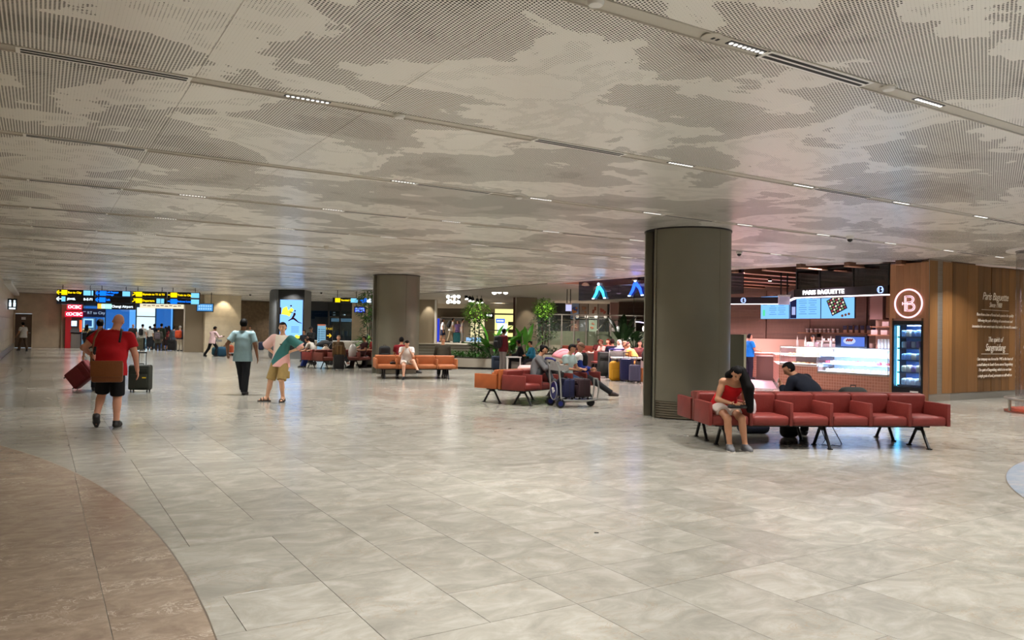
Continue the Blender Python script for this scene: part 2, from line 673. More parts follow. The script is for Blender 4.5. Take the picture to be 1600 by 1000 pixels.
    f.ell(hc - hu * 0.045 * hs + hf * 0.022 * hs, axh, (0.056 * hs, 0.062 * hs, 0.068 * hs), k=0.02)
    f.cone(hc + hf * 0.092 * hs + hu * 0.008 * hs, hc + hf * 0.105 * hs - hu * 0.026 * hs, 0.009 * hs, 0.014 * hs, k=0.01)
    for g in (-1, 1):
        f.ell(hc + hr * g * 0.078 * hs - hu * 0.005 * hs, axh, (0.012 * hs, 0.02 * hs, 0.03 * hs), k=0.008)
    ab = 0.65 + 0.35 * b
    for sh, e, w in ((shL, eL, wL), (shR, eR, wR)):
        f.cone(sh, e, 0.05 * s * ab, 0.038 * s * ab)
        f.ell(sh + (e - sh) * 0.5, [nv(np.cross(e - sh, f2 + 0.01)), nv(np.cross(np.cross(e - sh, f2 + 0.01), e - sh)), nv(e - sh)], (0.046 * s * ab, 0.05 * s * ab, 0.11 * s))
        f.cone(e, w, 0.04 * s * ab, 0.026 * s * ab)
    hand = []
    for e, w, th, sg, in ((eL, wL, thumbL, 1), (eR, wR, thumbR, -1)):
        hd = nv(w - e)
        t = np.array(th, float)
        t = t - hd * (t @ hd)
        t = nv(t)
        pn = np.cross(hd, t) * sg
        f.ell(w + hd * 0.05 * s, [t, pn, hd], (0.041 * s, 0.017 * s, 0.056 * s), k=0.015)
        hand.append((w, hd, t, pn))
    for hip, k_, a in ((hipL, kL, aL), (hipR, kR, aR)):
        f.cone(hip, k_, 0.086 * s * bb, 0.056 * s * bb)
        f.cone(k_, a, 0.054 * s * bb, 0.037 * s * bb)
        sd = nv(a - k_)
        bk = nv(np.cross(np.cross(sd, nv(k_ - (hip + a) / 2 + np.array([0, .02, 0]))), sd))
        f.ell(k_ + (a - k_) * 0.33 - bk * 0.016 * s, [nv(np.cross(sd, bk)), bk, sd], (0.05 * s * bb, 0.05 * s * bb, 0.12 * s))
    feet = []
    for a, yw, fp in ((aL, fdirL, fpL), (aR, fdirR, fpR)):
        fd = np.array([-math.sin(R_(yw)) * math.cos(R_(fp)), math.cos(R_(yw)) * math.cos(R_(fp)), -math.sin(R_(fp))])
        up = np.array([math.sin(R_(yw)) * -math.sin(R_(fp)), math.cos(R_(yw)) * math.sin(R_(fp)), math.cos(R_(fp))])
        heel = a - fd * 0.035 * s - up * 0.045 * s
        toe = a + fd * 0.155 * s - up * 0.055 * s
        ball = a + fd * 0.09 * s - up * 0.042 * s
        f.cone(heel, ball, 0.034 * s, 0.036 * s)
        f.cone(ball, toe, 0.034 * s, 0.021 * s)
        f.cone(a, ball, 0.036 * s, 0.034 * s)
        feet.append((heel, ball, toe, fd, up))
    fing = MB()
    ns = 5 if res > 0.012 else 7
    for (w, hd, t, pn) in hand:
        for (o, L) in ((0.031, 0.070), (0.0105, 0.078), (-0.0105, 0.072), (-0.031, 0.056)):
            p = w + (hd * 0.075 + t * o) * s
            pts = [p]
            an = 0.12 * curl
            for q in range(3):
                an += curl * (0.35 if q == 0 else 0.5)
                p = p + (hd * math.cos(an) + pn * math.sin(an)) * L * s * (0.48, 0.36, 0.26)[q]
                pts.append(p)
            fing.tube(pts, [0.0092 * s, 0.0088 * s, 0.008 * s, 0.006 * s], ns)
        p = w + (hd * 0.03 + t * 0.03) * s
        td = nv(hd * 0.7 + t * 0.75 + pn * 0.25)
        q = p + td * 0.045 * s
        fing.tube([p, q, q + nv(td + hd * 0.4 + pn * 0.3 * curl) * 0.032 * s], [0.012 * s, 0.0105 * s, 0.007 * s], ns)
    field_obj('body', f.mesh(res), sk, root, fing)
    cres = max(res, 0.012)
    far = res > 0.02
    pad = 0.006 if far else 0.0
    def topfield(loose, slv, hem, sp=1.0, neck=0.0):
        g = Field(0.05 * s)
        cutn = [(N + u2 * (0.012 + neck) * s, u2)]
        g.ell(mid + u2 * 0.13 * s + f2 * 0.012, ax2, (0.158 * s * b * chest + loose, 0.108 * s * b + loose + (0.03 * s if female else 0), 0.175 * s + loose * 0.6), cut=cutn)
        g.ell(mid - u1 * 0.03 * s + f1 * belly * 0.5, ax1, (0.142 * s * b * waist + loose * 1.3, (0.102 * s + belly) * b + loose * 1.3, 0.18 * s))
        hp = Pv - u1 * hem * s
        if hem > -0.1:
            c0 = [(hp, -u1)]
            fl = 1.0 + max(0, hem - .1) * .5
            g.ell(hp - u1 * 0.02 * s, ax1, (max(0.158 * s * b + loose * 1.35, hw + 0.09 * s * bb + 0.034 + pad) * fl, max(0.114 * s * b + loose * 1.35 + belly * .6, 0.092 * s * bb + 0.04 + pad) * fl, (0.34 + hem) * s), cut=c0 + [(mid, u1)], k=0.04)
        g.cone(shL + r2 * 0.03, shR - r2 * 0.03, 0.055 * s * bb + loose * .6, 0.055 * s * bb + loose * .6, cut=cutn)
        for sh in (shL, shR):
            g.cone(N - f2 * 0.01, sh, 0.042 * s * bb + loose * .6, 0.047 * s * bb + loose * .6, cut=cutn, k=0.03)
        for sh, e, w in ((shL, eL, wL), (shR, eR, wR)):
            if slv <= 0:
                continue
            if slv <= 1:
                en = sh + (e - sh) * slv
                d = nv(e - sh)
                g.cone(sh, en + d * 0.05, 0.054 * s * ab + loose * sp, 0.047 * s * ab + loose * 1.3 * sp, cut=[(en, d)], k=0.03)
            else:
                d = nv(w - e)
                en = e + (w - e) * min(1.0, slv - 1)
                g.cone(sh, e, 0.053 * s * ab + loose * .9, 0.042 * s * ab + loose * .9, k=0.03)
                g.cone(e, en + d * 0.04, 0.042 * s * ab + loose * .9, 0.03 * s * ab + loose * .8, cut=[(en, d)], k=0.02)
        return g
    if top:
        kind, rgb = top[0], top[1]
        opt = top[2] if len(top) > 2 else {}
        cm = rgb if isinstance(rgb, bpy.types.Material) else cloth(rgb)
        slv = {'tee': 0.6, 'long': 1.97, 'tank': 0.0, 'coat': 1.95, 'shirt': 0.7}[kind]
        loose = opt.get('loose', {'tee': 0.022, 'long': 0.018, 'tank': 0.012, 'coat': 0.03, 'shirt': 0.02}[kind]) + pad
        hem = opt.get('hem', {'tee': 0.11, 'long': 0.10, 'tank': 0.05, 'coat': 0.2, 'shirt': 0.06}[kind])
        g = topfield(loose, opt.get('sleeve', slv), hem, opt.get('sp', 1.0), opt.get('neck', 0.0))
        cu = []
        if kind == 'tank':
            cu = [(N - u2 * 0.06 * s, u2)]
        field_obj({'tee': 'shirt', 'long': 'shirt', 'tank': 'top', 'coat': 'jacket', 'shirt': 'shirt'}[kind], g.mesh(cres, cu), cm, root)
        if 'collar' in opt:
            cl = MB()
            pts = []
            for q in range(10):
                an = 2 * PI * q / 10
                pts.append(tuple(N + u2 * 0.02 * s + (r2 * math.cos(an) * 0.062 + f2 * (math.sin(an) * 0.062 + 0.01)) * s))
            cl.tube(pts, 0.017 * s, 6, closed=True)
            cl.build('collar', cloth(opt['collar']), root)
    if bottom:
        kind, rgb = bottom[0], bottom[1]
        opt = bottom[2] if len(bottom) > 2 else {}
        cm = cloth(rgb)
        ls = opt.get('loose', 0.014) + pad
        g = Field(0.014 * s if kind == 'shorts' else 0.03 * s)
        g.ell(Pv, ax1, (0.158 * s * b * (1.06 if female else 1) + ls, 0.112 * s * b + ls, 0.13 * s + ls), cut=[(Pv + u1 * 0.10 * s, u1)])
        for hip, k_, a in ((hipL, kL, aL), (hipR, kR, aR)):
            if kind == 'trousers':
                d2 = nv(a - k_)
                en = a + d2 * 0.01
                g.cone(hip, k_, 0.088 * s * bb + ls, 0.06 * s * bb + ls)
                g.cone(k_, en + d2 * .05, 0.06 * s * bb + ls, 0.045 * s * bb + ls + opt.get('flare', 0.006), cut=[(en, d2)])
            elif kind == 'shorts':
                d = nv(k_ - hip)
                en = hip + (k_ - hip) * opt.get('len', 0.85)
                g.cone(hip, en + d * .08, 0.09 * s * bb + ls, 0.074 * s * bb + ls * 1.3, cut=[(en, d)])
            elif kind == 'skirt':
                en = k_ + (a - k_) * opt.get('len', 0.4)
                g.cone(hip, k_, 0.12 * s * bb + ls, 0.12 * s * bb + ls, k=0.08)
                d2 = nv(a - k_)
                g.cone(k_, en + d2 * .08, 0.12 * s * bb, 0.13 * s * bb, cut=[(en, d2)], k=0.1)
        field_obj(kind, g.mesh(cres), cm, root)
    if shoes is not None and not sandals:
        for (heel, ball, toe, fd, up) in feet:
            g = Field(0.02)
            i = 0.011 + pad * .5
            ank = heel + fd * 0.035 * s + up * 0.045 * s
            g.cone(heel, ball, 0.034 * s + i, 0.038 * s + i)
            g.cone(ball, toe, 0.038 * s + i, 0.027 * s + i)
            g.cone(ank, ball, 0.036 * s + i, 0.034 * s + i, cut=[(ank + up * 0.015, up)])
            g.cone(ank - up * .03, ank + up * .03, 0.038 * s + i, 0.04 * s + i, cut=[(ank + up * 0.022, up)])
            solez = ank - up * 0.087 * s
            so = g.mesh(min(cres, 0.018), [(solez, -up)])
            sh = field_obj('shoe', so, mat('shoe_%d_%d_%d' % shoes, shoes, 0.5), root)
            if opt_sole(shoes):
                sm = MB()
                pts = [(-0.05, -0.03), (-0.05, 0.03), (0.03, 0.034), (0.1, 0.046), (0.16, 0.036), (0.19, 0.0), (0.16, -0.036), (0.1, -0.046), (0.03, -0.034)]
                sd = np.cross(fd, up)
                mt = Matrix([[fd[0], sd[0], up[0], solez[0]], [fd[1], sd[1], up[1], solez[1]], [fd[2], sd[2], up[2], solez[2]], [0, 0, 0, 1]])
                sm.prism([(x * s * 1.05, y * s * 1.12) for x, y in pts], 0.0, 0.022, mt)
                sm.build('sole', mat('rubber_sole', (196, 190, 182), 0.7), sh)
    if sandals:
        for (heel, ball, toe, fd, up) in feet:
            ank = heel + fd * 0.035 * s + up * 0.045 * s
            solez = ank - up * 0.085 * s
            sd = np.cross(fd, up)
            mt = Matrix([[fd[0], sd[0], up[0], solez[0]], [fd[1], sd[1], up[1], solez[1]], [fd[2], sd[2], up[2], solez[2]], [0, 0, 0, 1]])
            pts = [(-0.075, -0.03), (-0.085, 0.0), (-0.075, 0.03), (0.03, 0.04), (0.1, 0.05), (0.17, 0.042), (0.2, 0.0), (0.17, -0.042), (0.1, -0.05), (0.03, -0.04)]
            sm = MB()
            sm.prism([(x * s, y * s) for x, y in pts], 0.0, 0.026, mt)
            dk = mat('sandal_strap', (48, 42, 38), 0.7)
            so = sm.build('sandal', dk, root)
            st = MB()
            for xx, zz, rr in ((0.13, 0.05, 0.044), (0.075, 0.07, 0.048), (0.0, 0.10, 0.044)):
                pp = [mt @ Vector(((xx + (-0.015 if xx < .05 else 0)) * s, math.cos(t) * rr * s, 0.02 + math.sin(t) * zz * s)) for t in [PI * q / 8 for q in range(9)]]
                st.tube(pp, 0.012 * s, 6)
            st.build('strap', dk, so)
    if hair:
        kind, rgb = hair[0], hair[1]
        hm = mat('hair_%d_%d_%d' % rgb, rgb, 0.7, bump=0.3, scale=60, spec=0.12) if kind not in ('cap', 'beanie', 'hijab') else cloth(rgb)
        i = 0.012 + pad
        g = Field(0.015)
        hcc = hc + hu * 0.02 * hs
        g.ell(hcc, axh, (0.075 * hs + i, 0.095 * hs + i, 0.094 * hs + i))
        cu = []
        fx = 0.045 * hs if kind in ('cap', 'beanie') else 0.052 * hs
        def facecut(X, Y, Z):
            a = (X - hcc[0]) * hf[0] + (Y - hcc[1]) * hf[1] + (Z - hcc[2]) * hf[2]
            c = (X - hcc[0]) * hu[0] + (Y - hcc[1]) * hu[1] + (Z - hcc[2]) * hu[2]
            return -np.maximum(0.01 * hs - a, c - fx - 0.0 * a)
        def napecut(X, Y, Z):
            a = (X - hcc[0]) * hf[0] + (Y - hcc[1]) * hf[1] + (Z - hcc[2]) * hf[2]
            c = (X - hcc[0]) * hu[0] + (Y - hcc[1]) * hu[1] + (Z - hcc[2]) * hu[2]
            return -(c + 0.085 * hs) + 0 * a
        if kind == 'fringe':
            cu = [napecut]
        elif kind in ('short', 'bun', 'long'):
            cu = [facecut]
            if kind != 'long':
                cu.append(napecut)
        elif kind in ('cap', 'beanie'):
            cu = [(hcc + hu * 0.015 * hs, -(hu + 0.25 * hf) / 1.03)]
        if kind == 'bun':
            g.ell(hcc - hf * 0.09 * hs + hu * 0.03 * hs, axh, (0.045 * hs, 0.04 * hs, 0.045 * hs))
        if kind == 'long':
            for q in (-0.05, 0.0, 0.05):
                p0 = hcc - hf * 0.06 * hs + hr * q * hs
                p1 = N - f2 * 0.085 * s - u2 * 0.02 + hr * q * 1.3
                p2 = N - f2 * (0.13 + b * .02) * s - u2 * 0.26 * s + hr * q
                g.cone(p0, p1, 0.05 * hs, 0.048 * hs)
                g.cone(p1, p2, 0.048 * hs, 0.02 * hs)
        if hairx:
            gx = Field(0.03)
            for (q0, q1, ra, rb) in hairx:
                gx.cone(hcc + np.array(q0) * hs, hcc + np.array(q1) * hs, ra, rb)
            field_obj('hair', gx.mesh(min(cres, 0.014)), hm, root)
        if kind == 'hijab':
            g.cone(hc - hu * 0.06 * hs, N - u2 * 0.02, 0.085 * hs, 0.13 * hs)
            g.ell(N - u2 * 0.06 * s, ax2, (0.2 * s, 0.14 * s, 0.10 * s))
            def oval(X, Y, Z):
                a = (X - hc[0]) * hf[0] + (Y - hc[1]) * hf[1] + (Z - hc[2]) * hf[2]
                c = (X - hc[0]) * hu[0] + (Y - hc[1]) * hu[1] + (Z - hc[2]) * hu[2]
                l = (X - hc[0]) * hr[0] + (Y - hc[1]) * hr[1] + (Z - hc[2]) * hr[2]
                return -np.maximum(0.03 - a, np.sqrt((l / 0.055) ** 2 + (c / 0.085) ** 2) * .05 - .05)
            cu = [oval]
        ho = field_obj({'cap': 'cap', 'beanie': 'beanie', 'hijab': 'headscarf'}.get(kind, 'hair'), g.mesh(min(cres, 0.016), cu), hm, root)
        if kind == 'cap' and ho:
            v = MB()
            mt = Matrix([[hr[0], hf[0], hu[0], hcc[0]], [hr[1], hf[1], hu[1], hcc[1]], [hr[2], hf[2], hu[2], hcc[2]], [0, 0, 0, 1]])
            v.prism([(-0.07, 0.05), (-0.06, 0.13), (0, 0.165), (0.06, 0.13), (0.07, 0.05), (0, 0.08)], 0.025, 0.033, mt @ TM(rx=-.15))
            v.build('visor', hm, ho)
    if face:
        mt = Matrix([[hr[0], hf[0], hu[0], hc[0]], [hr[1], hf[1], hu[1], hc[1]], [hr[2], hf[2], hu[2], hc[2]], [0, 0, 0, 1]])
        dk = mat('eye_dark', (24, 18, 16), 0.2)
        for g in (-1, 1):
            MB().ell((g * 0.031 * hs, 0.0855 * hs, 0.015 * hs), (0.012 * hs, 0.007 * hs, 0.0048 * hs), mt).build('eye', dk, root)
            MB().ell((g * 0.032 * hs, 0.088 * hs, 0.034 * hs), (0.017 * hs, 0.006 * hs, 0.0028 * hs), mt).build('eyebrow', mat('brow', (40, 30, 26), .8), root)
        MB().ell((0, 0.079 * hs, -0.052 * hs), (0.022 * hs, 0.007 * hs, 0.0065 * hs), mt).build('mouth', mat('lips', (150, 84, 78), .5), root)
    root['_'] = 0
    del root['_']
    mw = Matrix.Translation(loc) @ Matrix.Rotation(R_(yaw), 4, 'Z')
    W = lambda q: mw @ Vector(q)
    return {'root': root, 'N': W(N), 'shL': W(shL), 'shR': W(shR), 'wL': W(wL), 'wR': W(wR), 'P': W(Pv), 'eL': W(eL), 'eR': W(eR), 'head': W(hc),
            'mid': W(mid), 'hfL': hand[0], 'mw': mw, 'kL': W(kL), 'kR': W(kR)}
def opt_sole(rgb):
    return sum(rgb) > 130
# ------------------------------------------------------------------ setting: floor, inlays, ceiling, walls
def in_view(x, y, z, mx=40):
    d = Vector((x, y, z - CAM_H))
    w = d.dot(_f)
    if w < 0.5:
        return False
    u, v = 800 + F_PX * d.dot(_r) / w, 500 - F_PX * d.dot(_u) / w
    return -mx < u < 1600 + mx and -mx < v < 1000 + mx
def hall_pos(nt):
    """position turned into the hall grid (x along the channels, y across them)"""
    g = nt.nodes.new('ShaderNodeNewGeometry')
    m = nt.nodes.new('ShaderNodeMapping')
    m.inputs['Rotation'].default_value = (0, 0, -A_GRID)
    nt.links.new(g.outputs['Position'], m.inputs['Vector'])
    return m.outputs['Vector']
def ramp(nt, fac, stops):
    r = nt.nodes.new('ShaderNodeValToRGB')
    el = r.color_ramp.elements
    el[0].position, el[0].color = stops[0]
    el[1].position, el[1].color = stops[-1]
    for p, c in stops[1:-1]:
        e = el.new(p)
        e.color = c
    nt.links.new(fac, r.inputs['Fac'])
    return r.outputs['Color']
def mth(nt, op, a, b=None, c=None):
    n = nt.nodes.new('ShaderNodeMath')
    n.operation = op
    for i, q in enumerate((a, b, c)):
        if q is None:
            continue
        if isinstance(q, (int, float)):
            n.inputs[i].default_value = q
        else:
            nt.links.new(q, n.inputs[i])
    return n.outputs[0]
def noise(nt, vec, scale, detail=4, rough=0.5, dist=0.0):
    n = nt.nodes.new('ShaderNodeTexNoise')
    n.inputs['Scale'].default_value = scale
    n.inputs['Detail'].default_value = detail
    n.inputs['Roughness'].default_value = rough
    n.inputs['Distortion'].default_value = dist
    nt.links.new(vec, n.inputs['Vector'])
    return n.outputs['Fac']
def mixc(nt, fac, a, b, mode='MIX'):
    m = nt.nodes.new('ShaderNodeMix')
    m.data_type = 'RGBA'
    m.blend_type = mode
    for i, q in ((0, fac), (6, a), (7, b)):
        if isinstance(q, (int, float)):
            m.inputs[i].default_value = q
        elif isinstance(q, tuple):
            m.inputs[i].default_value = q
        else:
            nt.links.new(q, m.inputs[i])
    return m.outputs[2]
def marble(name, c_lo, c_mid, c_hi, vein, per_attr=False, rough=0.16, scale=1.0, tone=0.12, vein_amt=0.5, fine=False):
    m = bpy.data.materials.new(name)
    m.use_nodes = True
    nt = m.node_tree
    b = nt.nodes['Principled BSDF']
    pos = hall_pos(nt)
    if per_attr:
        a = nt.nodes.new('ShaderNodeAttribute')
        a.attribute_name = 'tone'
        rnd = a.outputs['Fac']
    else:
        oi = nt.nodes.new('ShaderNodeObjectInfo')
        rnd = oi.outputs['Random']
    off = nt.nodes.new('ShaderNodeVectorMath')
    off.operation = 'ADD'
    cx = nt.nodes.new('ShaderNodeCombineXYZ')
    nt.links.new(mth(nt, 'MULTIPLY', rnd, 73.0), cx.inputs[0])
    nt.links.new(mth(nt, 'MULTIPLY', rnd, 31.0), cx.inputs[2])
    nt.links.new(pos, off.inputs[0])
    nt.links.new(cx.outputs[0], off.inputs[1])
    st = nt.nodes.new('ShaderNodeMapping')
    st.inputs['Rotation'].default_value = (0, 0, 0.5)
    st.inputs['Scale'].default_value = (1.15, 1.7, 1.0)
    nt.links.new(off.outputs[0], st.inputs['Vector'])
    v = st.outputs['Vector']
    n1 = noise(nt, v, 2.3 * scale, 8, 0.68, 0.7)
    base = ramp(nt, n1, [(0.3, lin(c_lo)), (0.5, lin(c_mid)), (0.72, lin(c_hi))])
    n2 = noise(nt, v, 3.2 * scale, 5, 0.62, 1.2)
    ve = mth(nt, 'ABSOLUTE', mth(nt, 'SUBTRACT', n2, 0.5))
    vm = nt.nodes.new('ShaderNodeMapRange')
    vm.inputs['From Min'].default_value = 0.0
    vm.inputs['From Max'].default_value = 0.016 if not fine else 0.03
    vm.inputs['To Min'].default_value = vein_amt
    vm.inputs['To Max'].default_value = 0.0
    nt.links.new(ve, vm.inputs['Value'])
    gate = mth(nt, 'MULTIPLY', vm.outputs[0], ramp(nt, noise(nt, v, 1.1 * scale, 2), [(0.48, (0, 0, 0, 1)), (0.62, (1, 1, 1, 1))]))
    col = mixc(nt, gate, base, lin(vein))
    tn = nt.nodes.new('ShaderNodeMapRange')
    tn.inputs['To Min'].default_value = 1.0 - tone
    tn.inputs['To Max'].default_value = 1.0 + tone * 0.55
    nt.links.new(rnd, tn.inputs['Value'])
    cc = nt.nodes.new('ShaderNodeCombineColor')
    for i in range(3):
        nt.links.new(tn.outputs[0], cc.inputs[i])
    col = mixc(nt, 1.0, col, cc.outputs[0], 'MULTIPLY')
    nt.links.new(col, b.inputs['Base Color'])
    rr = nt.nodes.new('ShaderNodeMapRange')
    rr.inputs['To Min'].default_value = rough * 0.75
    rr.inputs['To Max'].default_value = rough * 1.45
    nt.links.new(noise(nt, pos, 0.9, 3), rr.inputs['Value'])
    nt.links.new(rr.outputs[0], b.inputs['Roughness'])
    b.inputs['Specular IOR Level'].default_value = 0.32
    MATS[name] = m
    return m
FLO = ((136, 132, 123), (154, 150, 140), (176, 172, 163))
m_tile = marble('floor_marble', *FLO, (150, 128, 104))
m_tile_far = marble('floor_marble_far', *FLO, (150, 128, 104), per_attr=True)
m_brown = marble('brown_marble', (126, 108, 92), (144, 126, 109), (162, 146, 128), (200, 188, 172), tone=0.07, vein_amt=0.7, scale=1.9, fine=True, rough=0.2)
m_blue = marble('blue_floor', (106, 124, 146), (140, 146, 154), (168, 158, 152), (80, 104, 140), tone=0.05, rough=0.3, scale=1.3)
m_grout = mat('grout', (112, 104, 92), 0.8)
floor = MB().box((8, 30, -0.115), (130, 120, 0.2)).build('floor', m_grout, smooth=False)
tag(floor, 'pale beige marble slab floor of the hall', kind='structure')
elines = [3.38 + 0.6 * k for k in range(-9, 70)]
nlines = [3.72 - 0.61 * k for k in range(24, 0, -1)] + [3.72] + [4.25 + 0.61 * k for k in range(0, 100)]
NE, NN = len(elines) - 1, len(nlines) - 1
i338 = min(range(NE), key=lambda i: abs(elines[i] - 3.38))
i372 = nlines.index(3.72)
used = [[False] * NN for _ in range(NE)]
rng = random.Random(11)
tiles = []
for j in range(NN):
    for i in range(NE):
        if used[i][j]:
            continue
        w, h = rng.choice([(1, 1), (1, 2), (2, 1), (1, 2), (1, 2), (2, 2), (1, 1), (2, 1)])
        if i + w > NE or (i < i338 < i + w) or any(used[i + a][j] for a in range(w)):
            w = 1
        if j + h > NN or j < i372 < j + h:
            h = 1
        for a in range(w):
            for c in range(h):
                used[i + a][j + c] = True
        tiles.append((elines[i], elines[i + w], nlines[j], nlines[j + h], i, i + w, j, j + h))
CB, RB = (-18.67, -5.17), 19.46
def tile_geo(a, b, g=0.0018, ch=0.0004, depth=0.012):
    x, y = a / 2 - g, b / 2 - g
    vs = [(-x + ch, -y + ch, 0), (x - ch, -y + ch, 0), (x - ch, y - ch, 0), (-x + ch, y - ch, 0),
          (-x, -y, -ch), (x, -y, -ch), (x, y, -ch), (-x, y, -ch), (-x, -y, -depth), (x, -y, -depth), (x, y, -depth), (-x, y, -depth)]
    fs = [(0, 1, 2, 3)]
    for o in (0, 4):
        for k in range(4):
            k2 = (k + 1) % 4
            fs.append((o + 4 + k, o + 4 + k2, o + k2, o + k))
    return vs, fs
vis = []
for t in tiles:
    ec, nc = (t[0] + t[1]) / 2, (t[2] + t[3]) / 2
    x, y = EN(ec, nc)
    if ec < -1.5 or ec > 36:
        continue
    ok = in_view(x, y, 0, 60) and math.hypot(x - CB[0], y - CB[1]) > RB - 0.7
    vis.append((y if ok else 999, t, ec, nc, x, y))
vis.sort(key=lambda q: q[0])
cache = {}
far = MB()
tones = []
for q in vis[:300]:
    t = q[1]
    key = (round(t[1] - t[0], 3), round(t[3] - t[2], 3))
    if key not in cache:
        me = bpy.data.meshes.new('tile')
        vs, fs = tile_geo(*key)
        me.from_pydata(vs, [], fs)
        me.materials.append(m_tile)
        cache[key] = me
    link_mesh('tile', cache[key], floor, (q[4], q[5], 0), A_GRID)
for q in vis[300:]:
    t = q[1]
    vs, fs = tile_geo(t[1] - t[0], t[3] - t[2])
    far.add(vs, fs[:5], TM((q[4], q[5], 0), A_GRID))
    tones += [rng.random()] * 12
fo = far.build('tile_field', m_tile_far, floor, smooth=False)
at = fo.data.attributes.new('tone', 'FLOAT', 'POINT')
at.data.foreach_set('value', tones)
fo['kind'] = 'stuff'
def inlay(name, c, r, m, strip, e0, smin, smax):
    root = MB().lathe([(r + 0.012, 0.0012), (r + 0.012, 0.0022), (r - 0.02, 0.0022)], (c[0], c[1], 0), 160, cap=False).build(name, mat('inlay_edge', (96, 84, 70), .5), floor)
    ce, cn = toEN(*c)
    k0, k1 = math.floor((smin - e0) / strip), math.ceil((smax - e0) / strip)
    for k in range(k0, k1):
        a, b = e0 + k * strip + 0.002, e0 + (k + 1) * strip - 0.002
        a, b = max(a, ce - r + .001), min(b, ce + r - .001)
        if b <= a:
            continue
        up, dn = [], []
        for q in range(25):
            e = a + (b - a) * q / 24
            hgt = math.sqrt(max(0, r * r - (e - ce) ** 2))
            up.append(EN(e, cn + hgt))
            dn.append(EN(e, cn - hgt))
        MB().prism(dn + up[::-1], 0.0005, 0.004).build('slab', m, root, smooth=False)
    return root
inlay('brown_inlay', CB, RB, m_brown, 1.22, 0.36, -3.4, 0.9)
inlay('brown_inlay', (-36.15, 15.27), 22.31, m_brown, 1.22, 0.36, -3.0, -0.9)
inlay('blue_inlay', (10.91, 5.92), 5.96, m_blue, 2.4, 6.5, 6.5, 19)
# ---- ceiling: perforated metal panels between channels
def perforated(name):
    m = bpy.data.materials.new(name)
    m.use_nodes = True
    nt = m.node_tree
    b = nt.nodes['Principled BSDF']
    pos = hall_pos(nt)
    sp = nt.nodes.new('ShaderNodeSeparateXYZ')
    nt.links.new(pos, sp.inputs[0])
    e, n = sp.outputs[0], sp.outputs[1]
    PE, PN = 0.026, 0.026
    sx = mth(nt, 'DIVIDE', e, PE)
    row = mth(nt, 'FLOOR', sx)
    fx = mth(nt, 'SUBTRACT', mth(nt, 'FRACT', sx), 0.5)
    par = mth(nt, 'MULTIPLY', mth(nt, 'FLOORED_MODULO', row, 2.0), 0.5)
    fy = mth(nt, 'SUBTRACT', mth(nt, 'FRACT', mth(nt, 'ADD', mth(nt, 'DIVIDE', n, PN), par)), 0.5)
    d = mth(nt, 'SQRT', mth(nt, 'ADD', mth(nt, 'POWER', mth(nt, 'MULTIPLY', fx, PE), 2.0), mth(nt, 'POWER', mth(nt, 'MULTIPLY', fy, PN), 2.0)))
    mp = nt.nodes.new('ShaderNodeMapping')
    mp.inputs['Scale'].default_value = (0.86, 1.06, 1.0)
    mp.inputs['Location'].default_value = (4.3, 2.2, 0)
    nt.links.new(pos, mp.inputs['Vector'])
    n1 = noise(nt, mp.outputs[0], 0.62, 7, 0.56, 0.35)
    n2 = noise(nt, mp.outputs[0], 1.5, 5, 0.55, 0.2)
    mixn = mth(nt, 'ADD', mth(nt, 'MULTIPLY', n1, 0.86), mth(nt, 'MULTIPLY', n2, 0.14))
    big = ramp(nt, mixn, [(0.40, (0.95, 0.95, 0.95, 1)), (0.43, (0.8, 0.8, 0.8, 1)), (0.508, (0.76, 0.76, 0.76, 1)), (0.513, (0.05, 0.05, 0.05, 1)), (0.55, (0.0, 0.0, 0.0, 1)), (0.565, (0.42, 0.42, 0.42, 1)), (0.59, (0.36, 0.36, 0.36, 1)), (0.595, (0.0, 0.0, 0.0, 1))])
    r = mth(nt, 'ADD', 0.0012, mth(nt, 'MULTIPLY', big, 0.0088))
    hole = mth(nt, 'LESS_THAN', d, r)
    col = mixc(nt, hole, lin(CEIL_RGB), lin((38, 34, 29)))
    nt.links.new(col, b.inputs['Base Color'])
    sp2 = mth(nt, 'SUBTRACT', 1.0, mth(nt, 'MULTIPLY', hole, 1.0))
    nt.links.new(sp2, b.inputs['Specular IOR Level'])
    b.inputs['Roughness'].default_value = 0.36
    nt.links.new(mth(nt, 'MULTIPLY', mth(nt, 'SUBTRACT', 1.0, hole), 0.65), b.inputs['Coat Weight'])
    b.inputs['Coat Roughness'].default_value = 0.27
    b.inputs['Coat IOR'].default_value = 1.6
    bp = nt.nodes.new('ShaderNodeBump')
    bp.inputs['Strength'].default_value = 0.12
    bp.inputs['Distance'].default_value = 0.01
    nt.links.new(noise(nt, pos, 1.7, 2), bp.inputs['Height'])
    nt.links.new(bp.outputs[0], b.inputs['Normal'])
    MATS[name] = m
    return m
CEIL_RGB = (250, 247, 239)
m_perf = perforated('perforated_panel')
m_chan = mat('channel_metal', (196, 190, 178), 0.4)
m_plenum = mat('plenum', (40, 38, 35), 0.9)
EE, NX = 18.1, 11.05
ceil_poly = [EN(-1.6, -13), EN(36, -13), EN(36, NX), EN(24, NX), EN(18.1, 16.6), EN(18.1, 62.4), EN(-1.6, 62.4)]
ceiling = MB().prism([EN(-1.6, -13), EN(36, -13), EN(36, NX), EN(18.15, NX), EN(18.15, 62.4), EN(-1.6, 62.4)], CEIL + 0.05, CEIL + 0.2).build('ceiling', m_plenum, smooth=False)
tag(ceiling, 'pale perforated metal ceiling with a grey cloud pattern', kind='structure')
CW = 0.15
bands = []
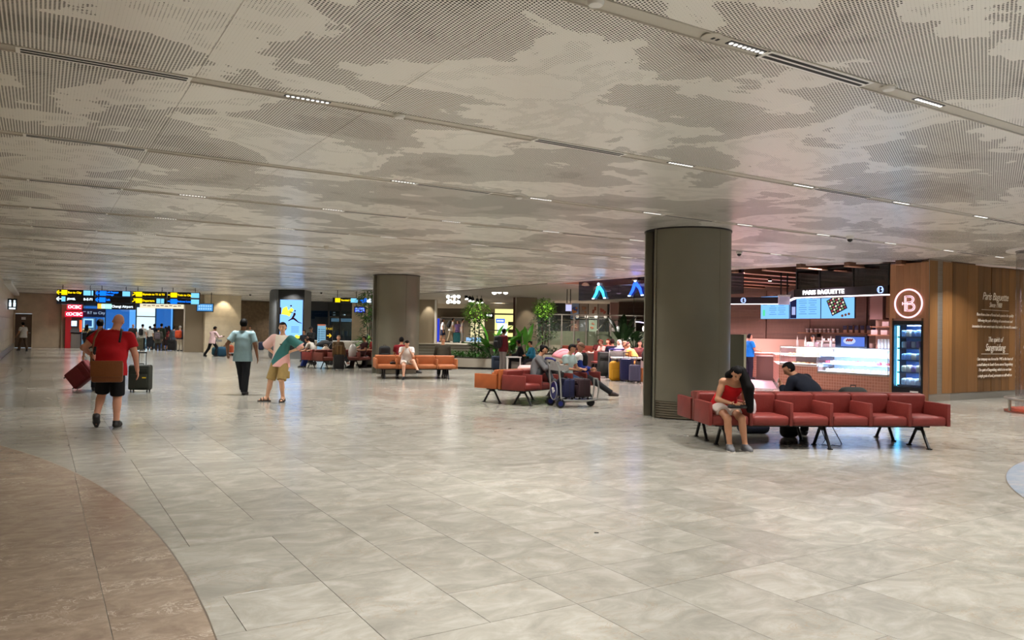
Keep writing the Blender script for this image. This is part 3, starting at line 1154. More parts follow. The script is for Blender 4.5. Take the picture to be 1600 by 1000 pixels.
for k, n in enumerate(CHANNELS):
    if n < -8 or n > 60:
        continue
    emax = EE if n > NX else 36
    e0 = -1.5
    bands.append((n, emax))
    MB().box((0, 0, 0), (emax - e0, CW, 0.03), TM((*EN((emax + e0) / 2, n), CEIL + 0.022), A_GRID)).build('channel', m_chan, ceiling, smooth=False)
    for sgn in (-1, 1):
        MB().box((0, 0, 0), (emax - e0, 0.008, 0.03), TM((*EN((emax + e0) / 2, n + sgn * (CW / 2)), CEIL + 0.008), A_GRID)).build('channel_lip', m_chan, ceiling, smooth=False)
panels = []
for k in range(len(CHANNELS) - 1):
    n0, n1 = CHANNELS[k] + CW / 2 + 0.006, CHANNELS[k + 1] - CW / 2 - 0.006
    nm = (n0 + n1) / 2
    for (a, b) in ((n0, nm - 0.001), (nm + 0.001, n1)):
        e = 1.06 - 1.55 * 2
        while e < 36:
            ea, eb = max(e, -1.5) + 0.0009, e + 1.5491
            e += 1.55
            if eb < -1.4:
                continue
            if b > NX and a < NX and ea > EE - 1.55 and eb > EE:
                if ea < EE:
                    panels.append((ea, EE, a, b))
                    ea = EE + 0.002
                panels.append((ea, eb, a, NX))
                continue
            if a > NX and eb > EE:
                if ea < EE - 0.05:
                    panels.append((ea, EE, a, b))
                continue
            if b > 62:
                continue
            panels.append((ea, eb, a, b))
vis = []
for q in panels:
    x, y = EN((q[0] + q[1]) / 2, (q[2] + q[3]) / 2)
    vis.append((y if in_view(x, y, CEIL, 250) else 999, q, x, y))
vis.sort(key=lambda t: t[0])
cache = {}
fm = MB()
def panel_geo(w, d):
    c = 0.003
    x, y = w / 2, d / 2
    vs = [(-x + c, -y + c, 0), (x - c, -y + c, 0), (x - c, y - c, 0), (-x + c, y - c, 0), (-x, -y, c), (x, -y, c), (x, y, c), (-x, y, c),
          (-x, -y, .03), (x, -y, .03), (x, y, .03), (-x, y, .03)]
    fs = [(3, 2, 1, 0)]
    for o in (0, 4):
        for k in range(4):
            k2 = (k + 1) % 4
            fs.append((o + k, o + k2, o + 4 + k2, o + 4 + k))
    return vs, fs
for i, (yy, q, x, y) in enumerate(vis):
    w, d = round(q[1] - q[0], 3), round(q[3] - q[2], 3)
    vs, fs = panel_geo(w, d)
    if i < 300:
        if (w, d) not in cache:
            me = bpy.data.meshes.new('ceiling_panel')
            me.from_pydata(vs, [], fs)
            me.materials.append(m_perf)
            cache[(w, d)] = me
        link_mesh('ceiling_panel', cache[(w, d)], ceiling, (x, y, CEIL), A_GRID)
    else:
        fm.add(vs, fs, TM((x, y, CEIL), A_GRID))
fo = fm.build('panel_field', m_perf, ceiling, smooth=False)
fo['kind'] = 'stuff'
cor = [(24.0, NX)]
N_ = 18
ctrl = [(24.0, NX), (21.2, 11.1), (18.4, 11.9), (18.1, 16.8)]
curve = []
for q in range(N_ + 1):
    t = q / N_
    p0, p1, p2, p3 = [Vector((*c, 0)) for c in ctrl]
    v = p0 * (1 - t) ** 3 + p1 * 3 * t * (1 - t) ** 2 + p2 * 3 * t * t * (1 - t) + p3 * t ** 3
    curve.append((v.x, v.y))
poly = curve + [(18.1, NX)]
MB().prism([EN(*q) for q in poly], CEIL, CEIL + 0.03).build('ceiling_panel', m_perf, ceiling, smooth=False)
edge_pts = [EN(30, NX)] + [EN(*q) for q in curve] + [EN(18.1, 22), EN(18.1, 26.6)]
ed = MB()
for (a, b) in zip(edge_pts[:-1], edge_pts[1:]):
    d = (Vector(b) - Vector(a)).normalized()
    nn = Vector((d.y, -d.x)) * 0.05
    a2, b2 = Vector(a) + nn * .1, Vector(b) + nn * .1
    ed.prism([tuple(a2 - nn * .6), tuple(b2 - nn * .6), tuple(b2 + nn), tuple(a2 + nn)], CEIL - 0.045, CEIL + 0.25)
ed.build('ceiling_edge', mat('edge_white', (236, 222, 222), 0.4), ceiling, smooth=False)
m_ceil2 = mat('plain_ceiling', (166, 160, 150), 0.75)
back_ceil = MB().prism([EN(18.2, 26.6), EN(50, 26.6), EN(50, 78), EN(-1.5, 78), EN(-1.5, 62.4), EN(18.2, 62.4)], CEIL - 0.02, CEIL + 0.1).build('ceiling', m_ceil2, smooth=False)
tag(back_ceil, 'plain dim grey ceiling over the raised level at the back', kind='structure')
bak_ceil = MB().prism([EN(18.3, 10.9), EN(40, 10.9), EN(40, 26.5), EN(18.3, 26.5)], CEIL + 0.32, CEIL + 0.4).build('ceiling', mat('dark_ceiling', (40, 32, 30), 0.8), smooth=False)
tag(bak_ceil, 'dark ceiling with timber beams above the bakery', kind='structure')
# ---- walls
m_stone = mat('beige_stone', (196, 180, 154), 0.4, var=0.12, scale=2.5, vscale=1.8)
m_stone2 = mat('beige_stone_light', (206, 192, 166), 0.35, var=0.10, vscale=2.2, scale=3)
m_beige = mat('beige_panel', (150, 134, 112), 0.6, var=0.04, scale=3)
m_beige_dk = mat('beige_panel_dark', (128, 114, 94), 0.6)
m_steel = mat('brushed_steel', (170, 164, 154), 0.35, metal=0.8)
m_dark = mat('dark_metal', (34, 33, 33), 0.45, metal=0.3)
m_black = mat('matt_black', (16, 16, 17), 0.6)
m_white = mat('white_paint', (232, 230, 226), 0.5)
def en_box(mb, e0, e1, n0, n1, z0, z1):
    mb.prism([EN(e0, n0), EN(e1, n0), EN(e1, n1), EN(e0, n1)], z0, z1)
    return mb
wl = en_box(MB(), -1.75, -1.53, -13, 64, 0, 4.4).build('wall_left', m_stone, smooth=False)
tag(wl, 'pale polished stone wall along the left side', kind='structure')
for i in range(18):
    for j in range(6):
        a = 38.0 + i * 1.35
        en_box(MB(), -1.53, -1.50, a + 0.006, a + 1.344, 0.14 + j * 0.6 + .004, 0.14 + (j + 1) * 0.6 - .004).build('stone_panel', m_stone2, wl, smooth=False)
bs = en_box(MB(), -1.53, -1.44, 37, 61.9, 0, 0.34).build('baseboard_left', m_steel, smooth=False)
tag(bs, 'grey metal kick rail along the foot of the left wall', kind='structure')
cs = en_box(MB(), -1.53, -1.2, 44, 61.9, CEIL - 0.16, CEIL - 0.01).build('trim_1', m_white, smooth=False)
tag(cs, 'white trim under the ceiling above the left wall', kind='structure')
NB = 62.0
wb = MB()
en_box(wb, -1.6, -1.42, NB, NB + 0.3, 0, 3.72)
en_box(wb, -0.42, 0.55, NB, NB + 0.3, 0, 3.72)
en_box(wb, -1.42, -0.42, NB, NB + 0.3, 2.34, 3.72)
en_box(wb, 0.55, 1.3, NB + 0.3, NB + 0.6, 0, 3.72)
wback = wb.build('wall_back', m_stone, smooth=False)
tag(wback, 'warm beige stone wall at the far left end of the hall', kind='structure')
d1 = en_box(MB(), -1.40, -0.44, NB + 0.08, NB + 0.13, 0.01, 2.32).build('door_1', mat('brown_door', (92, 76, 60), 0.5), smooth=False)
tag(d1, 'brown door in the far stone wall', kind='structure')
fr = MB()
en_box(fr, -1.47, -1.40, NB - 0.02, NB + 0.14, 0, 2.38)
en_box(fr, -0.44, -0.37, NB - 0.02, NB + 0.14, 0, 2.38)
en_box(fr, -1.47, -0.37, NB - 0.02, NB + 0.14, 2.33, 2.40)
fr.build('door_frame', m_stone2, d1, smooth=False)
en_box(MB(), -1.05, -0.80, NB + 0.07, NB + 0.085, 1.92, 2.1).build('door_sign', m_white, d1, smooth=False)
en_box(MB(), -0.62, -0.5, NB + 0.02, NB + 0.09, 1.0, 1.05).build('door_handle', m_steel, d1, smooth=False)
wb2 = en_box(MB(), 1.3, 2.62, NB - 0.1, NB + 0.3, 0, 3.05).build('wall_back', m_beige, smooth=False)
tag(wb2, 'plain brown beige wall panel behind the red cash machine', kind='structure')
m_blind_glow = emat('daylit_blind', (136, 190, 240), 0.85)  # blinds emit pale blue themselves, standing in for daylight behind them
m_blue_glass = glass('blue_glass', (96, 160, 222), 0.85, 0.05)
m_clear = glass('clear_glass', (225, 240, 240), 0.96, 0.02)
m_dark_glass = glass('dark_glass', (110, 108, 120), 0.7, 0.03)
hd = en_box(MB(), 1.0, 8.6, NB + 0.1, NB + 0.2, 3.06, 3.72).build('wall_header', mat('blue_grey', (58, 84, 112), .5), smooth=False)
tag(hd, 'blue grey header above the glazed screen', kind='structure')
w1 = MB()
for e in (2.62, 4.0, 6.0, 7.3, 8.5):
    en_box(w1, e - 0.04, e + 0.04, NB, NB + 0.1, 0, 3.06)
en_box(w1, 2.6, 8.5, NB, NB + 0.1, 2.98, 3.06)
en_box(w1, 2.6, 8.5, NB, NB + 0.1, 0, 0.12)
win1 = w1.build('window_1', mat('blue_frame', (70, 110, 150), .4, metal=.5), smooth=False)
tag(win1, 'tall blue tinted glazed screen at the end of the hall', kind='structure')
for (a, b, m_) in ((2.66, 3.96, m_blue_glass), (4.04, 5.96, m_blue_glass), (6.04, 7.26, m_clear), (7.34, 8.46, m_blue_glass)):
    en_box(MB(), a, b, NB + 0.04, NB + 0.06, 0.12, 2.98).build('pane', m_, win1, smooth=False)
for (a, b) in ((2.7, 3.95), (4.05, 5.6), (7.4, 8.4)):
    o = en_box(MB(), a, b, NB + 0.5, NB + 0.53, 0.0, 3.0).build('blind', m_blind_glow, win1, smooth=False)
en_box(MB(), 6.0, 7.3, NB + 0.02, NB + 0.1, 2.28, 2.36).build('transom', m_steel, win1, smooth=False)
wb3 = MB()
en_box(wb3, 8.5, 15.0, NB, NB + 0.3, 1.0, 3.72)
en_box(wb3, 8.5, 15.0, NB - 0.02, NB + 0.3, 0.0, 0.98)
wb3 = wb3.build('wall_back', mat('taupe_wall', (112, 96, 78), 0.6), smooth=False)
tag(wb3, 'taupe wall behind the queue at the end of the hall', kind='structure')
en_box(MB(), 8.5, 15.0, NB - 0.12, NB - 0.02, 0.0, 0.98).build('wainscot', mat('grey_stone', (136, 128, 118), .5), wb3, smooth=False)
sp = thing('stone_pier', 'pale beige pier of wide stone courses lit from above', 'pier', (0, 0, 0), kind='structure')
for j in range(8):
    h0, h1 = j * 0.4625, (j + 1) * 0.4625
    en_box(MB(), 9.0, 11.2, 52.0 - (0.006 if j % 2 else 0), 53.2, h0 + 0.006, h1 - 0.006).build('stone_course', m_stone2, sp, smooth=False)
en_box(MB(), 9.01, 11.19, 52.01, 53.19, 0, CEIL).build('core', m_stone, sp, smooth=False)
en_box(MB(), 7.9, 9.0, 52.6, 53.2, 0, CEIL).build('side_panel', mat('side_stone', (142, 128, 108), .5), sp, smooth=False)
spot('pier_lamp', (*EN(10.1, 51.5), 3.66), (*EN(10.1, 52.2), 1.5), 90, (1, 0.86, 0.66), 80)
bw = en_box(MB(), 11.2, 15.6, 61.0, 61.4, 0, CEIL).build('wall_back', mat('brown_mottled', (104, 84, 60), 0.7, var=0.25, scale=5, bump=.3), smooth=False)
tag(bw, 'brown mottled wall between the stone pier and the screen column', kind='structure')
en_box(MB(), 11.2, 15.6, 60.0, 61.0, 0, 0.55).build('plinth', mat('pale_plinth', (150, 142, 130), .5), bw, smooth=False)
for nm, q, lab in (('wall_front', (-1.6, 36, -13.3, -13), 'plain beige wall behind the viewpoint'), ('wall_right', (36, 36.3, -13, 11), 'plain beige wall at the far right of the hall')):
    tag(en_box(MB(), *q, 0, 4.2).build(nm, m_stone, smooth=False), lab, kind='structure')
# ---- the round metal columns
m_clad = mat('column_metal', (120, 116, 101), 0.45, metal=0.45, var=0.03, scale=1.5)
m_groove = mat('column_groove', (30, 28, 25), 0.5)
def column(x, y, r, label, seams, slot):
    t = thing('column', label, 'column', (x, y, 0), 0)
    def arc(a0, a1, rr, z0, z1, nm, m_, n=28, thick=0.05):
        out, inn = [], []
        for q in range(n + 1):
            a = R_(a0 + (a1 - a0) * q / n)
            out.append((rr * math.sin(a), -rr * math.cos(a)))
            inn.append(((rr - thick) * math.sin(a), -(rr - thick) * math.cos(a)))
        return MB().prism(out + inn[::-1], z0, z1).build(nm, m_, t)
    MB().lathe([(r - 0.12, 0), (r - 0.12, CEIL)], n=48).build('core', m_groove, t)
    edges = [slot[1]] + list(seams) + [slot[0] + 360]
    for a, b in zip(edges[:-1], edges[1:]):
        arc(a + 0.25, b - 0.25, r, 0.34, CEIL - 0.02, 'cladding_panel', m_clad)
        base = MB()
        for k in range(7):
            out, inn = [], []
            n = 24
            for q in range(n + 1):
                an = R_(a + 0.2 + (b - a - 0.4) * q / n)
                out.append(((r - 0.012) * math.sin(an), -(r - 0.012) * math.cos(an)))
                inn.append(((r - 0.05) * math.sin(an), -(r - 0.05) * math.cos(an)))
            base.prism(out + inn[::-1], 0.02 + k * 0.046, 0.02 + k * 0.046 + 0.034)
        base.build('base_grille', mat('grille_metal', (120, 113, 98), 0.4, metal=.6), t)
    for s_ in slot:
        a = R_(s_)
        MB().box((0, 0, 0), (0.05, 0.14, CEIL - 0.02), TM(((r - 0.05) * math.sin(a), -(r - 0.05) * math.cos(a), CEIL / 2 - .01), a)).build('slot_jamb', m_clad, t)
    MB().lathe([(r + 0.015, CEIL - 0.03), (r + 0.015, CEIL - 0.001)], n=48).build('collar', m_groove, t)
    return t
column(3.52, 15.47, 0.85, 'large round bronze metal column beside the red bench', (33, 100, 170, 215), (-84, -58))
column(-4.42, 29.25, 0.88, 'round bronze metal column behind the orange bench', (33, 100, 170, 230), (-62, -42))
# ------------------------------------------------------------------ ceiling fittings
m_tray = mat('lamp_tray', (60, 62, 66), 0.4, metal=.4)
m_led = emat('led_lens', (255, 250, 242), 1.6)
tr = MB()
tr.box((0, 0, 0.012), (0.42, 0.062, 0.02))
tray_me = tr.mesh('tray', False)
tray_me.materials.append(m_tray)
ln = MB()
for k in range(9):
    ln.ell((-0.18 + 0.045 * k, 0, 0.0), (0.017, 0.02, 0.006), n=6, m=4)
lens_me = ln.mesh('lens')
lens_me.materials.append(m_led)
vent_me = {}
def vent(e, n, w):
    t = thing('air_vent', 'white twin slot air diffuser in a ceiling channel', 'air vent', (*EN(e, n), CEIL), A_GRID, 'twin slot air diffusers in the ceiling channels')
    if not vent_me:
        f = MB()
        for y in (-0.06, 0.0, 0.06):
            f.box((0, y, 0), (w, 0.024, 0.016))
        for x in (-1, 1):
            f.box((x * (w / 2 - 0.02), 0, 0.0), (0.04, 0.144, 0.0162))
        a = f.mesh('frame', False)
        a.materials.append(mat('vent_white', (246, 244, 240), .4))
        g = MB()
        for y in (-0.03, 0.03):
            g.box((0, y, -0.0085), (w - 0.06, 0.032, 0.003))
        b = g.mesh('slot', False)
        b.materials.append(m_black)
        vent_me['a'], vent_me['b'] = a, b
    link_mesh('frame', vent_me['a'], t)
    link_mesh('slot', vent_me['b'], t)
for ci, n in enumerate(CHANNELS):
    for k in range(12):
        e = 2.03 + 2.3 * k
        x, y = EN(e, n)
        if (ci, k) in ((5, 1), (6, 0), (4, 0)):
            continue
        if in_view(x, y, CEIL, 10) and y < 42 and e < (17.5 if n > NX else 30):
            t = thing('ceiling_light', 'small recessed row of white LED lenses in a grey ceiling channel', 'ceiling light', (x, y, CEIL), A_GRID,
                      'LED lights in the ceiling channels')
            link_mesh('tray', tray_me, t)
            link_mesh('lens', lens_me, t)
    for k in range(6):
        e = 0.42 + 4.69 * k
        x, y = EN(e, n)
        if in_view(x, y, CEIL, 30) and y < 34 and e < (17 if n > NX else 30) and not (n < 4 and e < 3):
            vent(e, n, 1.24)
def disc(e, n, label, name='smoke_detector', r=0.055, speaker=False):
    t = thing(name, label, name.replace('_', ' '), (*EN(e, n), CEIL), A_GRID)
    if speaker:
        MB().lathe([(r, 0.0), (r, -0.008), (r * .9, -0.012)], n=24).build('plate', m_chan, t)
        g = MB()
        for s_ in (-1, 1):
            g.box((s_ * 0.022 + 0.03, 0, -0.013), (0.02, 0.03, 0.004))
        g.build('slot', m_dark, t)
    else:
        MB().lathe([(r, 0.0), (r, -0.012), (r * .8, -0.028), (r * .3, -0.032)], n=20).build('cover', m_white, t)
        MB().lathe([(r * 1.25, 0.0), (r * 1.25, -0.004)], n=20).build('base_ring', m_chan, t)
    return t
disc(2.92, 3.81, 'white disc detector at the top edge, first of its channel')
disc(5.94, 3.77, 'white disc detector just right of the large twin slot diffuser')
disc(2.92, 6.89, 'white disc detector midway along the second ceiling channel')
disc(6.24, 10.0, 'small white disc detector on the third ceiling channel')
disc(3.94, 3.81, 'round flat ceiling plate with two small dark slots', 'speaker_plate', 0.075, True)
for (u, v, lab) in ((1155, 396, 'dark dome camera on the ceiling right of the big column'), (1328, 373, 'small dome camera on the ceiling above the bakery front')):
    x, y = G(u, v, CEIL - 0.05)
    t = thing('dome_camera', lab, 'security camera', (x, y, CEIL), 0)
    MB().lathe([(0.075, 0), (0.075, -0.05), (0.06, -0.06)], n=20).build('housing', m_white, t)
    MB().ell((0, 0, -0.065), (0.055, 0.055, 0.055)).build('dome', mat('smoked_dome', (20, 20, 22), .08), t)
for (u, v, lab) in ((510, 387, 'small ceiling sprinkler above the blue shirted man'), (391, 461, 'black dome camera on the ceiling near the stone pier'), (502, 458, 'black dome camera on the ceiling right of the screen column')):
    x, y = G(u, v, CEIL - 0.04)
    t = thing('dome_camera' if 'camera' in lab else 'sprinkler', lab, 'security camera' if 'camera' in lab else 'sprinkler', (x, y, CEIL), 0)
    MB().lathe([(0.07, 0), (0.06, -0.03)], n=14).build('base', m_dark if 'camera' in lab else m_chan, t)
    MB().ell((0, 0, -0.04), (0.06, 0.06, 0.05)).build('dome', m_black if 'camera' in lab else m_chan, t)
# ------------------------------------------------------------------ overhead direction signs
m_sign = mat('sign_black', (14, 14, 15), 0.35)
e_yel = emat('sign_yellow', (255, 216, 10), 1.25)
e_blu = emat('sign_blue', (16, 110, 250), 1.5)
e_wht = emat('sign_white', (225, 245, 255), 1.4)
e_cyan = emat('sign_pale', (120, 200, 245), 1.2)
def arrow(mb, x, z, s, d, y=-0.06):
    """flat arrow built of three bars, pointing at angle d"""
    c, n = math.cos(d), math.sin(d)
    def q(a, b):
        return (x + (a * c - b * n) * s, y, z + (a * n + b * c) * s)
    def bar(p, w):
        (ax, _, az), (bx, _, bz) = q(*p[0]), q(*p[1])
        dx, dz = bx - ax, bz - az
        L = math.hypot(dx, dz)
        ox, oz = -dz / L * w * s / 2, dx / L * w * s / 2
        mb.add([(ax + ox, y, az + oz), (ax - ox, y, az - oz), (bx - ox, y, bz - oz), (bx + ox, y, bz + oz)] +
               [(ax + ox, y - .006, az + oz), (ax - ox, y - .006, az - oz), (bx - ox, y - .006, bz - oz), (bx + ox, y - .006, bz + oz)],
               [(0, 1, 2, 3), (7, 6, 5, 4), (0, 4, 5, 1), (1, 5, 6, 2), (2, 6, 7, 3), (3, 7, 4, 0)])
    bar(((-0.5, 0), (0.42, 0)), 0.2)
    bar(((0.5, 0), (0.05, 0.42)), 0.2)
    bar(((0.5, 0), (0.05, -0.42)), 0.2)
def sign(label, x0, x1, rows, org, rz, ztop, rh=0.31, gap=0.03, cat='sign'):
    t = thing('direction_sign', label, cat, (org[0], org[1], 0), rz)
    for k, r in enumerate(rows):
        zc = ztop - rh / 2 - k * (rh + gap)
        a, b = r.get('x', (x0, x1))
        h = r.get('h', rh)
        p = MB().rbox(((a + b) / 2, 0, zc), (b - a, 0.1, h), 0.01, seg=1).build('panel', m_sign, t)
        for it in r['items']:
            kind, x = it[0], a + it[1] * (b - a)
            mm = it[2]
            if kind == 'arrow':
                q = MB()
                arrow(q, x, zc, h * 0.8, it[3])
                q.build('arrow', mm, p)
            elif kind == 'icon':
                q = MB()
                q.box((x, -0.055, zc), (h * (it[3] if len(it) > 3 else 0.85), 0.012, h * 0.82))
                q.build('pictogram', mm, p)
                if len(it) > 4:
                    text('lettering', it[4], h * 0.6, m_sign, p, (x, -0.064, zc), align='CENTER')
            else:
                text('lettering', it[3], h * (it[4] if len(it) > 4 else 0.72), mm, p, (x, -0.056, zc + (it[5] if len(it) > 5 else 0)), off=0.006)
    for x in (x0 + 0.25, x1 - 0.25):
        MB().cyl((x, 0, ztop - 0.02), (x, 0, CEIL), 0.015, n=8).build('hanger', m_dark, t)
    return t
SD = math.atan2(0.20, 1.0)
A0 = P(90, 452, 40.0)
def sx(u):
    k = (u - 800) / 1200.0
    c, s_ = math.cos(SD), math.sin(SD)
    return (k * A0.y - A0.x) / (c - k * s_)
ZT = A0.z
sign('leftmost black overhead sign with yellow bus row and white arrow row', 0, sx(148),
     [{'items': [('arrow', 0.06, e_yel, PI), ('icon', 0.19, e_yel, 0.9), ('text', 0.28, e_yel, 'Bus to City', .46), ('icon', 0.79, e_cyan, 1.1), ('icon', 0.93, e_cyan, .25)]},
      {'items': [('arrow', 0.06, e_wht, PI), ('icon', 0.17, e_cyan, .6), ('text', 0.27, e_wht, 'JEWEL', .46), ('text', 0.70, e_wht, 'B-E-F1', .55)]}], (A0.x, A0.y), SD, ZT)
sign('second black overhead sign with blue lettering and a white airport row', sx(150), sx(204),
     [{'items': [('arrow', 0.06, e_blu, PI), ('icon', 0.19, e_blu, 1.0), ('text', 0.29, e_blu, 'Left Baggage', .38, .065), ('text', 0.29, e_blu, 'Storage', .38, -.065), ('icon', 0.85, e_cyan, 1.0), ('icon', 0.96, e_cyan, .2)]},
      {'items': [('arrow', 0.06, e_blu, PI), ('icon', 0.18, e_blu, 1.0), ('text', 0.29, e_blu, 'Lift', .46)]},
      {'x': (sx(152), sx(212)), 'items': [('icon', 0.10, emat('sign_orange', (255, 170, 60), 1.6), 1.1), ('icon', 0.24, emat('sign_mint', (150, 235, 215), 1.6), 1.6), ('text', 0.37, e_wht, 'Changi Airport', .55)]}],
     (A0.x, A0.y), SD, ZT)
sign('third black overhead sign with two yellow lettered rows', sx(206.5), sx(260),
     [{'items': [('arrow', 0.06, e_yel, R_(35)), ('icon', 0.19, e_yel, 1.0), ('text', 0.29, e_yel, 'Skytrain to T1 & T3', .44)]},
      {'items': [('arrow', 0.06, e_yel, R_(35)), ('icon', 0.19, e_yel, 1.0), ('text', 0.29, e_yel, 'Departure', .46), ('icon', 0.76, e_cyan, .6), ('icon', 0.88, e_cyan, .5)]}],
     (A0.x, A0.y), SD, ZT)
sign('fourth black overhead sign with yellow train row and blue lounge row', sx(261.5), sx(312),
     [{'items': [('arrow', 0.08, e_yel, 0), ('icon', 0.2, e_yel, 0.95), ('text', 0.3, e_yel, 'Train to City', .44), ('icon', 0.83, e_cyan, 1.1), ('icon', 0.95, e_cyan, .25)]},
      {'items': [('arrow', 0.08, e_blu, 0), ('icon', 0.2, e_blu, 1.0), ('text', 0.29, e_blu, 'Business Lounge', .4), ('icon', 0.83, e_cyan, 1.1), ('icon', 0.95, e_cyan, .25)]}],
     (A0.x, A0.y), SD, ZT)
b0 = P(224, 475, 50)
t = thing('banner_light', 'pale lit banner strip under the third overhead sign', 'sign', (b0.x, b0.y, 0), 0.12)
MB().box((1.25, 0, b0.z - 0.12), (2.9, 0.08, 0.3)).build('box', emat('banner_glow', (236, 226, 196), 1.0), t)
q = MB()
for k in range(9):
    q.box((.1 + .27 * k, -.045, b0.z - .08 - .03 * (k % 2)), (.2, .01, .05))
q.build('printed_mark', mat('banner_red', (150, 80, 60), .5), t, smooth=False)
for x in (0.2, 2.3):
    MB().cyl((x, 0, b0.z), (x, 0, CEIL), 0.02, n=6).build('hanger', m_dark, t)
def hung_display(u, v0, v1, wpx, y, rz, label, m_, bars, tilt=0.0):
    a, b = P(u, v0, y), P(u, v1, y)
    w = wpx * y / 1200
    t = thing('information_display', label, 'display', (a.x, a.y, 0), rz)
    h = a.z - b.z
    zc = (a.z + b.z) / 2
    M_ = TM((0, 0, zc), rx=-tilt)
    MB().box((0, 0.05, 0), (w, 0.1, h), M_).build('casing', m_dark, t)
    MB().box((0, -0.004, 0), (w - 0.08, 0.01, h - 0.08), M_).build('screen', m_, t)
    q = MB()
    for k in range(bars):
        for j in range(2):
            q.box((-w * 0.4 + w * 0.8 * (k + .5) / bars, -0.012, h * (.18 - .34 * j)), (w * 0.8 / bars * .72, 0.004, h * .22), M_)
    q.build('screen_row', emat('row_' + label[:4], (150, 200, 245), 1.1), t)
    for s_ in (-1, 1):
        MB().cyl((s_ * w * .35, 0.05, zc + h / 2 - .05), (s_ * w * .35, 0.05, CEIL), 0.02, n=6).build('hanger', m_dark, t)
    return t
hung_display(320.5, 474, 487, 25, 46, 0.25, 'pale blue hanging flight display in front of the stone pier', emat('screen_paleblue', (80, 150, 215), 1.0), 6, 0.12)
hung_display(562.5, 479, 489, 18, 42, 0.0, 'small deep blue hanging display left of the orange bench column', emat('screen_deepblue', (40, 40, 220), 1.3), 5)
b0 = P(520, 465, 41)
sign('black overhead sign with yellow terminal and blue lettering beside the column', 0, 62 * 41 / 1200, [
    {'items': [('icon', 0.13, e_yel, 1.0), ('text', 0.21, e_yel, 'Terminal 1', .44), ('icon', 0.55, e_cyan, 1.4), ('arrow', 0.73, e_blu, 0), ('icon', 0.80, e_blu, 1.0), ('icon', 0.92, e_wht, .9)]}],
     (b0.x, b0.y), 0.0, b0.z, rh=0.27)
# ------------------------------------------------------------------ the column with the advertising screen
cx0, cy0 = G(434, 560)
yS = 41.0
xl, xr = P(434, 540, yS).x, P(474, 540, yS).x
t = thing('screen_column', 'square grey column with a tall bright advertising screen', 'column', ((xl + xr) / 2, yS, 0), 0.06)
w = xr - xl
m_cgrey = mat('column_grey', (110, 112, 112), 0.4, metal=.4)
MB().box((-0.12, 0.95, CEIL / 2), (w + 0.2, 1.9, CEIL - .01)).build('shaft', m_cgrey, t, smooth=False)
MB().rbox((-w / 2 - 0.28, 0.5, CEIL / 2), (0.42, 1.2, CEIL - .01), 0.18, seg=4).build('corner_cladding', m_cgrey, t)
MB().box((0, -0.02, (CEIL + 0.43) / 2), (w, 0.06, CEIL - 0.45)).build('black_surround', m_black, t, smooth=False)
MB().box((0, -0.03, 0.21), (w + 0.3, 0.1, 0.42)).build('base', mat('base_grey', (124, 128, 130), .4, metal=.3), t, smooth=False)
z0, z1 = P(450, 528.5, yS).z, P(450, 468.5, yS).z
sw_, sh_ = 34.5 * yS / 1200, z1 - z0
scr = MB().box((0.02, -0.06, (z0 + z1) / 2), (sw_, 0.02, sh_)).build('screen', emat('ad_blue', (120, 175, 248), 1.55), t, smooth=False)
def flat(mb, pts, x0, z0_, sx_, sz_, y):
    n = len(pts)
    vs = [(x0 + p[0] * sx_, y, z0_ + p[1] * sz_) for p in pts]
    ar = sum(vs[i][0] * vs[(i + 1) % n][2] - vs[(i + 1) % n][0] * vs[i][2] for i in range(n))
    mb.add(vs, [tuple(range(n)) if ar > 0 else tuple(range(n - 1, -1, -1))])
X0, Z0 = 0.02 - sw_ / 2, z0
q = MB()
flat(q, [(0.05, .62), (.12, .78), (.3, .83), (.36, .72), (.5, .8), (.62, .74), (.5, .66), (.42, .56), (.3, .6)], X0, Z0, sw_, sh_, -0.072)
flat(q, [(.68, .0), (1, 0), (1, .09), (.85, .07), (.78, .1), (.68, .08)], X0, Z0, sw_, sh_, -0.072)
q.build('printed_shape', emat('ad_yellow', (222, 226, 70), 1.4), scr, smooth=False)
q = MB()
flat(q, [(.36, .46), (.5, .52), (.58, .6), (.6, .66), (.68, .67), (.7, .62), (.62, .54), (.72, .5), (.82, .44), (.98, .40), (.98, .385), (.8, .415), (.68, .46), (.6, .49), (.5, .48), (.38, .44)], X0, Z0, sw_, sh_, -0.073)
q.ell((X0 + .66 * sw_, -0.073, Z0 + .715 * sh_), (.035 * sw_, .004, .022 * sh_))
q.ell((X0 + .48 * sw_, -0.073, Z0 + .845 * sh_), (.045 * sw_, .004, .02 * sh_))
flat(q, [(.42, .69), (.56, .68), (.56, .66), (.42, .67)], X0, Z0, sw_, sh_, -0.073)
flat(q, [(0, .62), (.05, .62), (.05, .8), (0, .8)], X0, Z0, sw_, sh_, -0.073)
q.build('runner_figure', emat('ad_dark', (66, 30, 40), 0.5), scr, smooth=False)
q = MB()
for k in range(5):
    q.box((X0 + .68 * sw_, -0.073, Z0 + (.3 - .035 * k) * sh_), (.34 * sw_, .003, .012 * sh_))
q.build('text_line', emat('ad_textblue', (70, 120, 200), 1.0), scr, smooth=False)
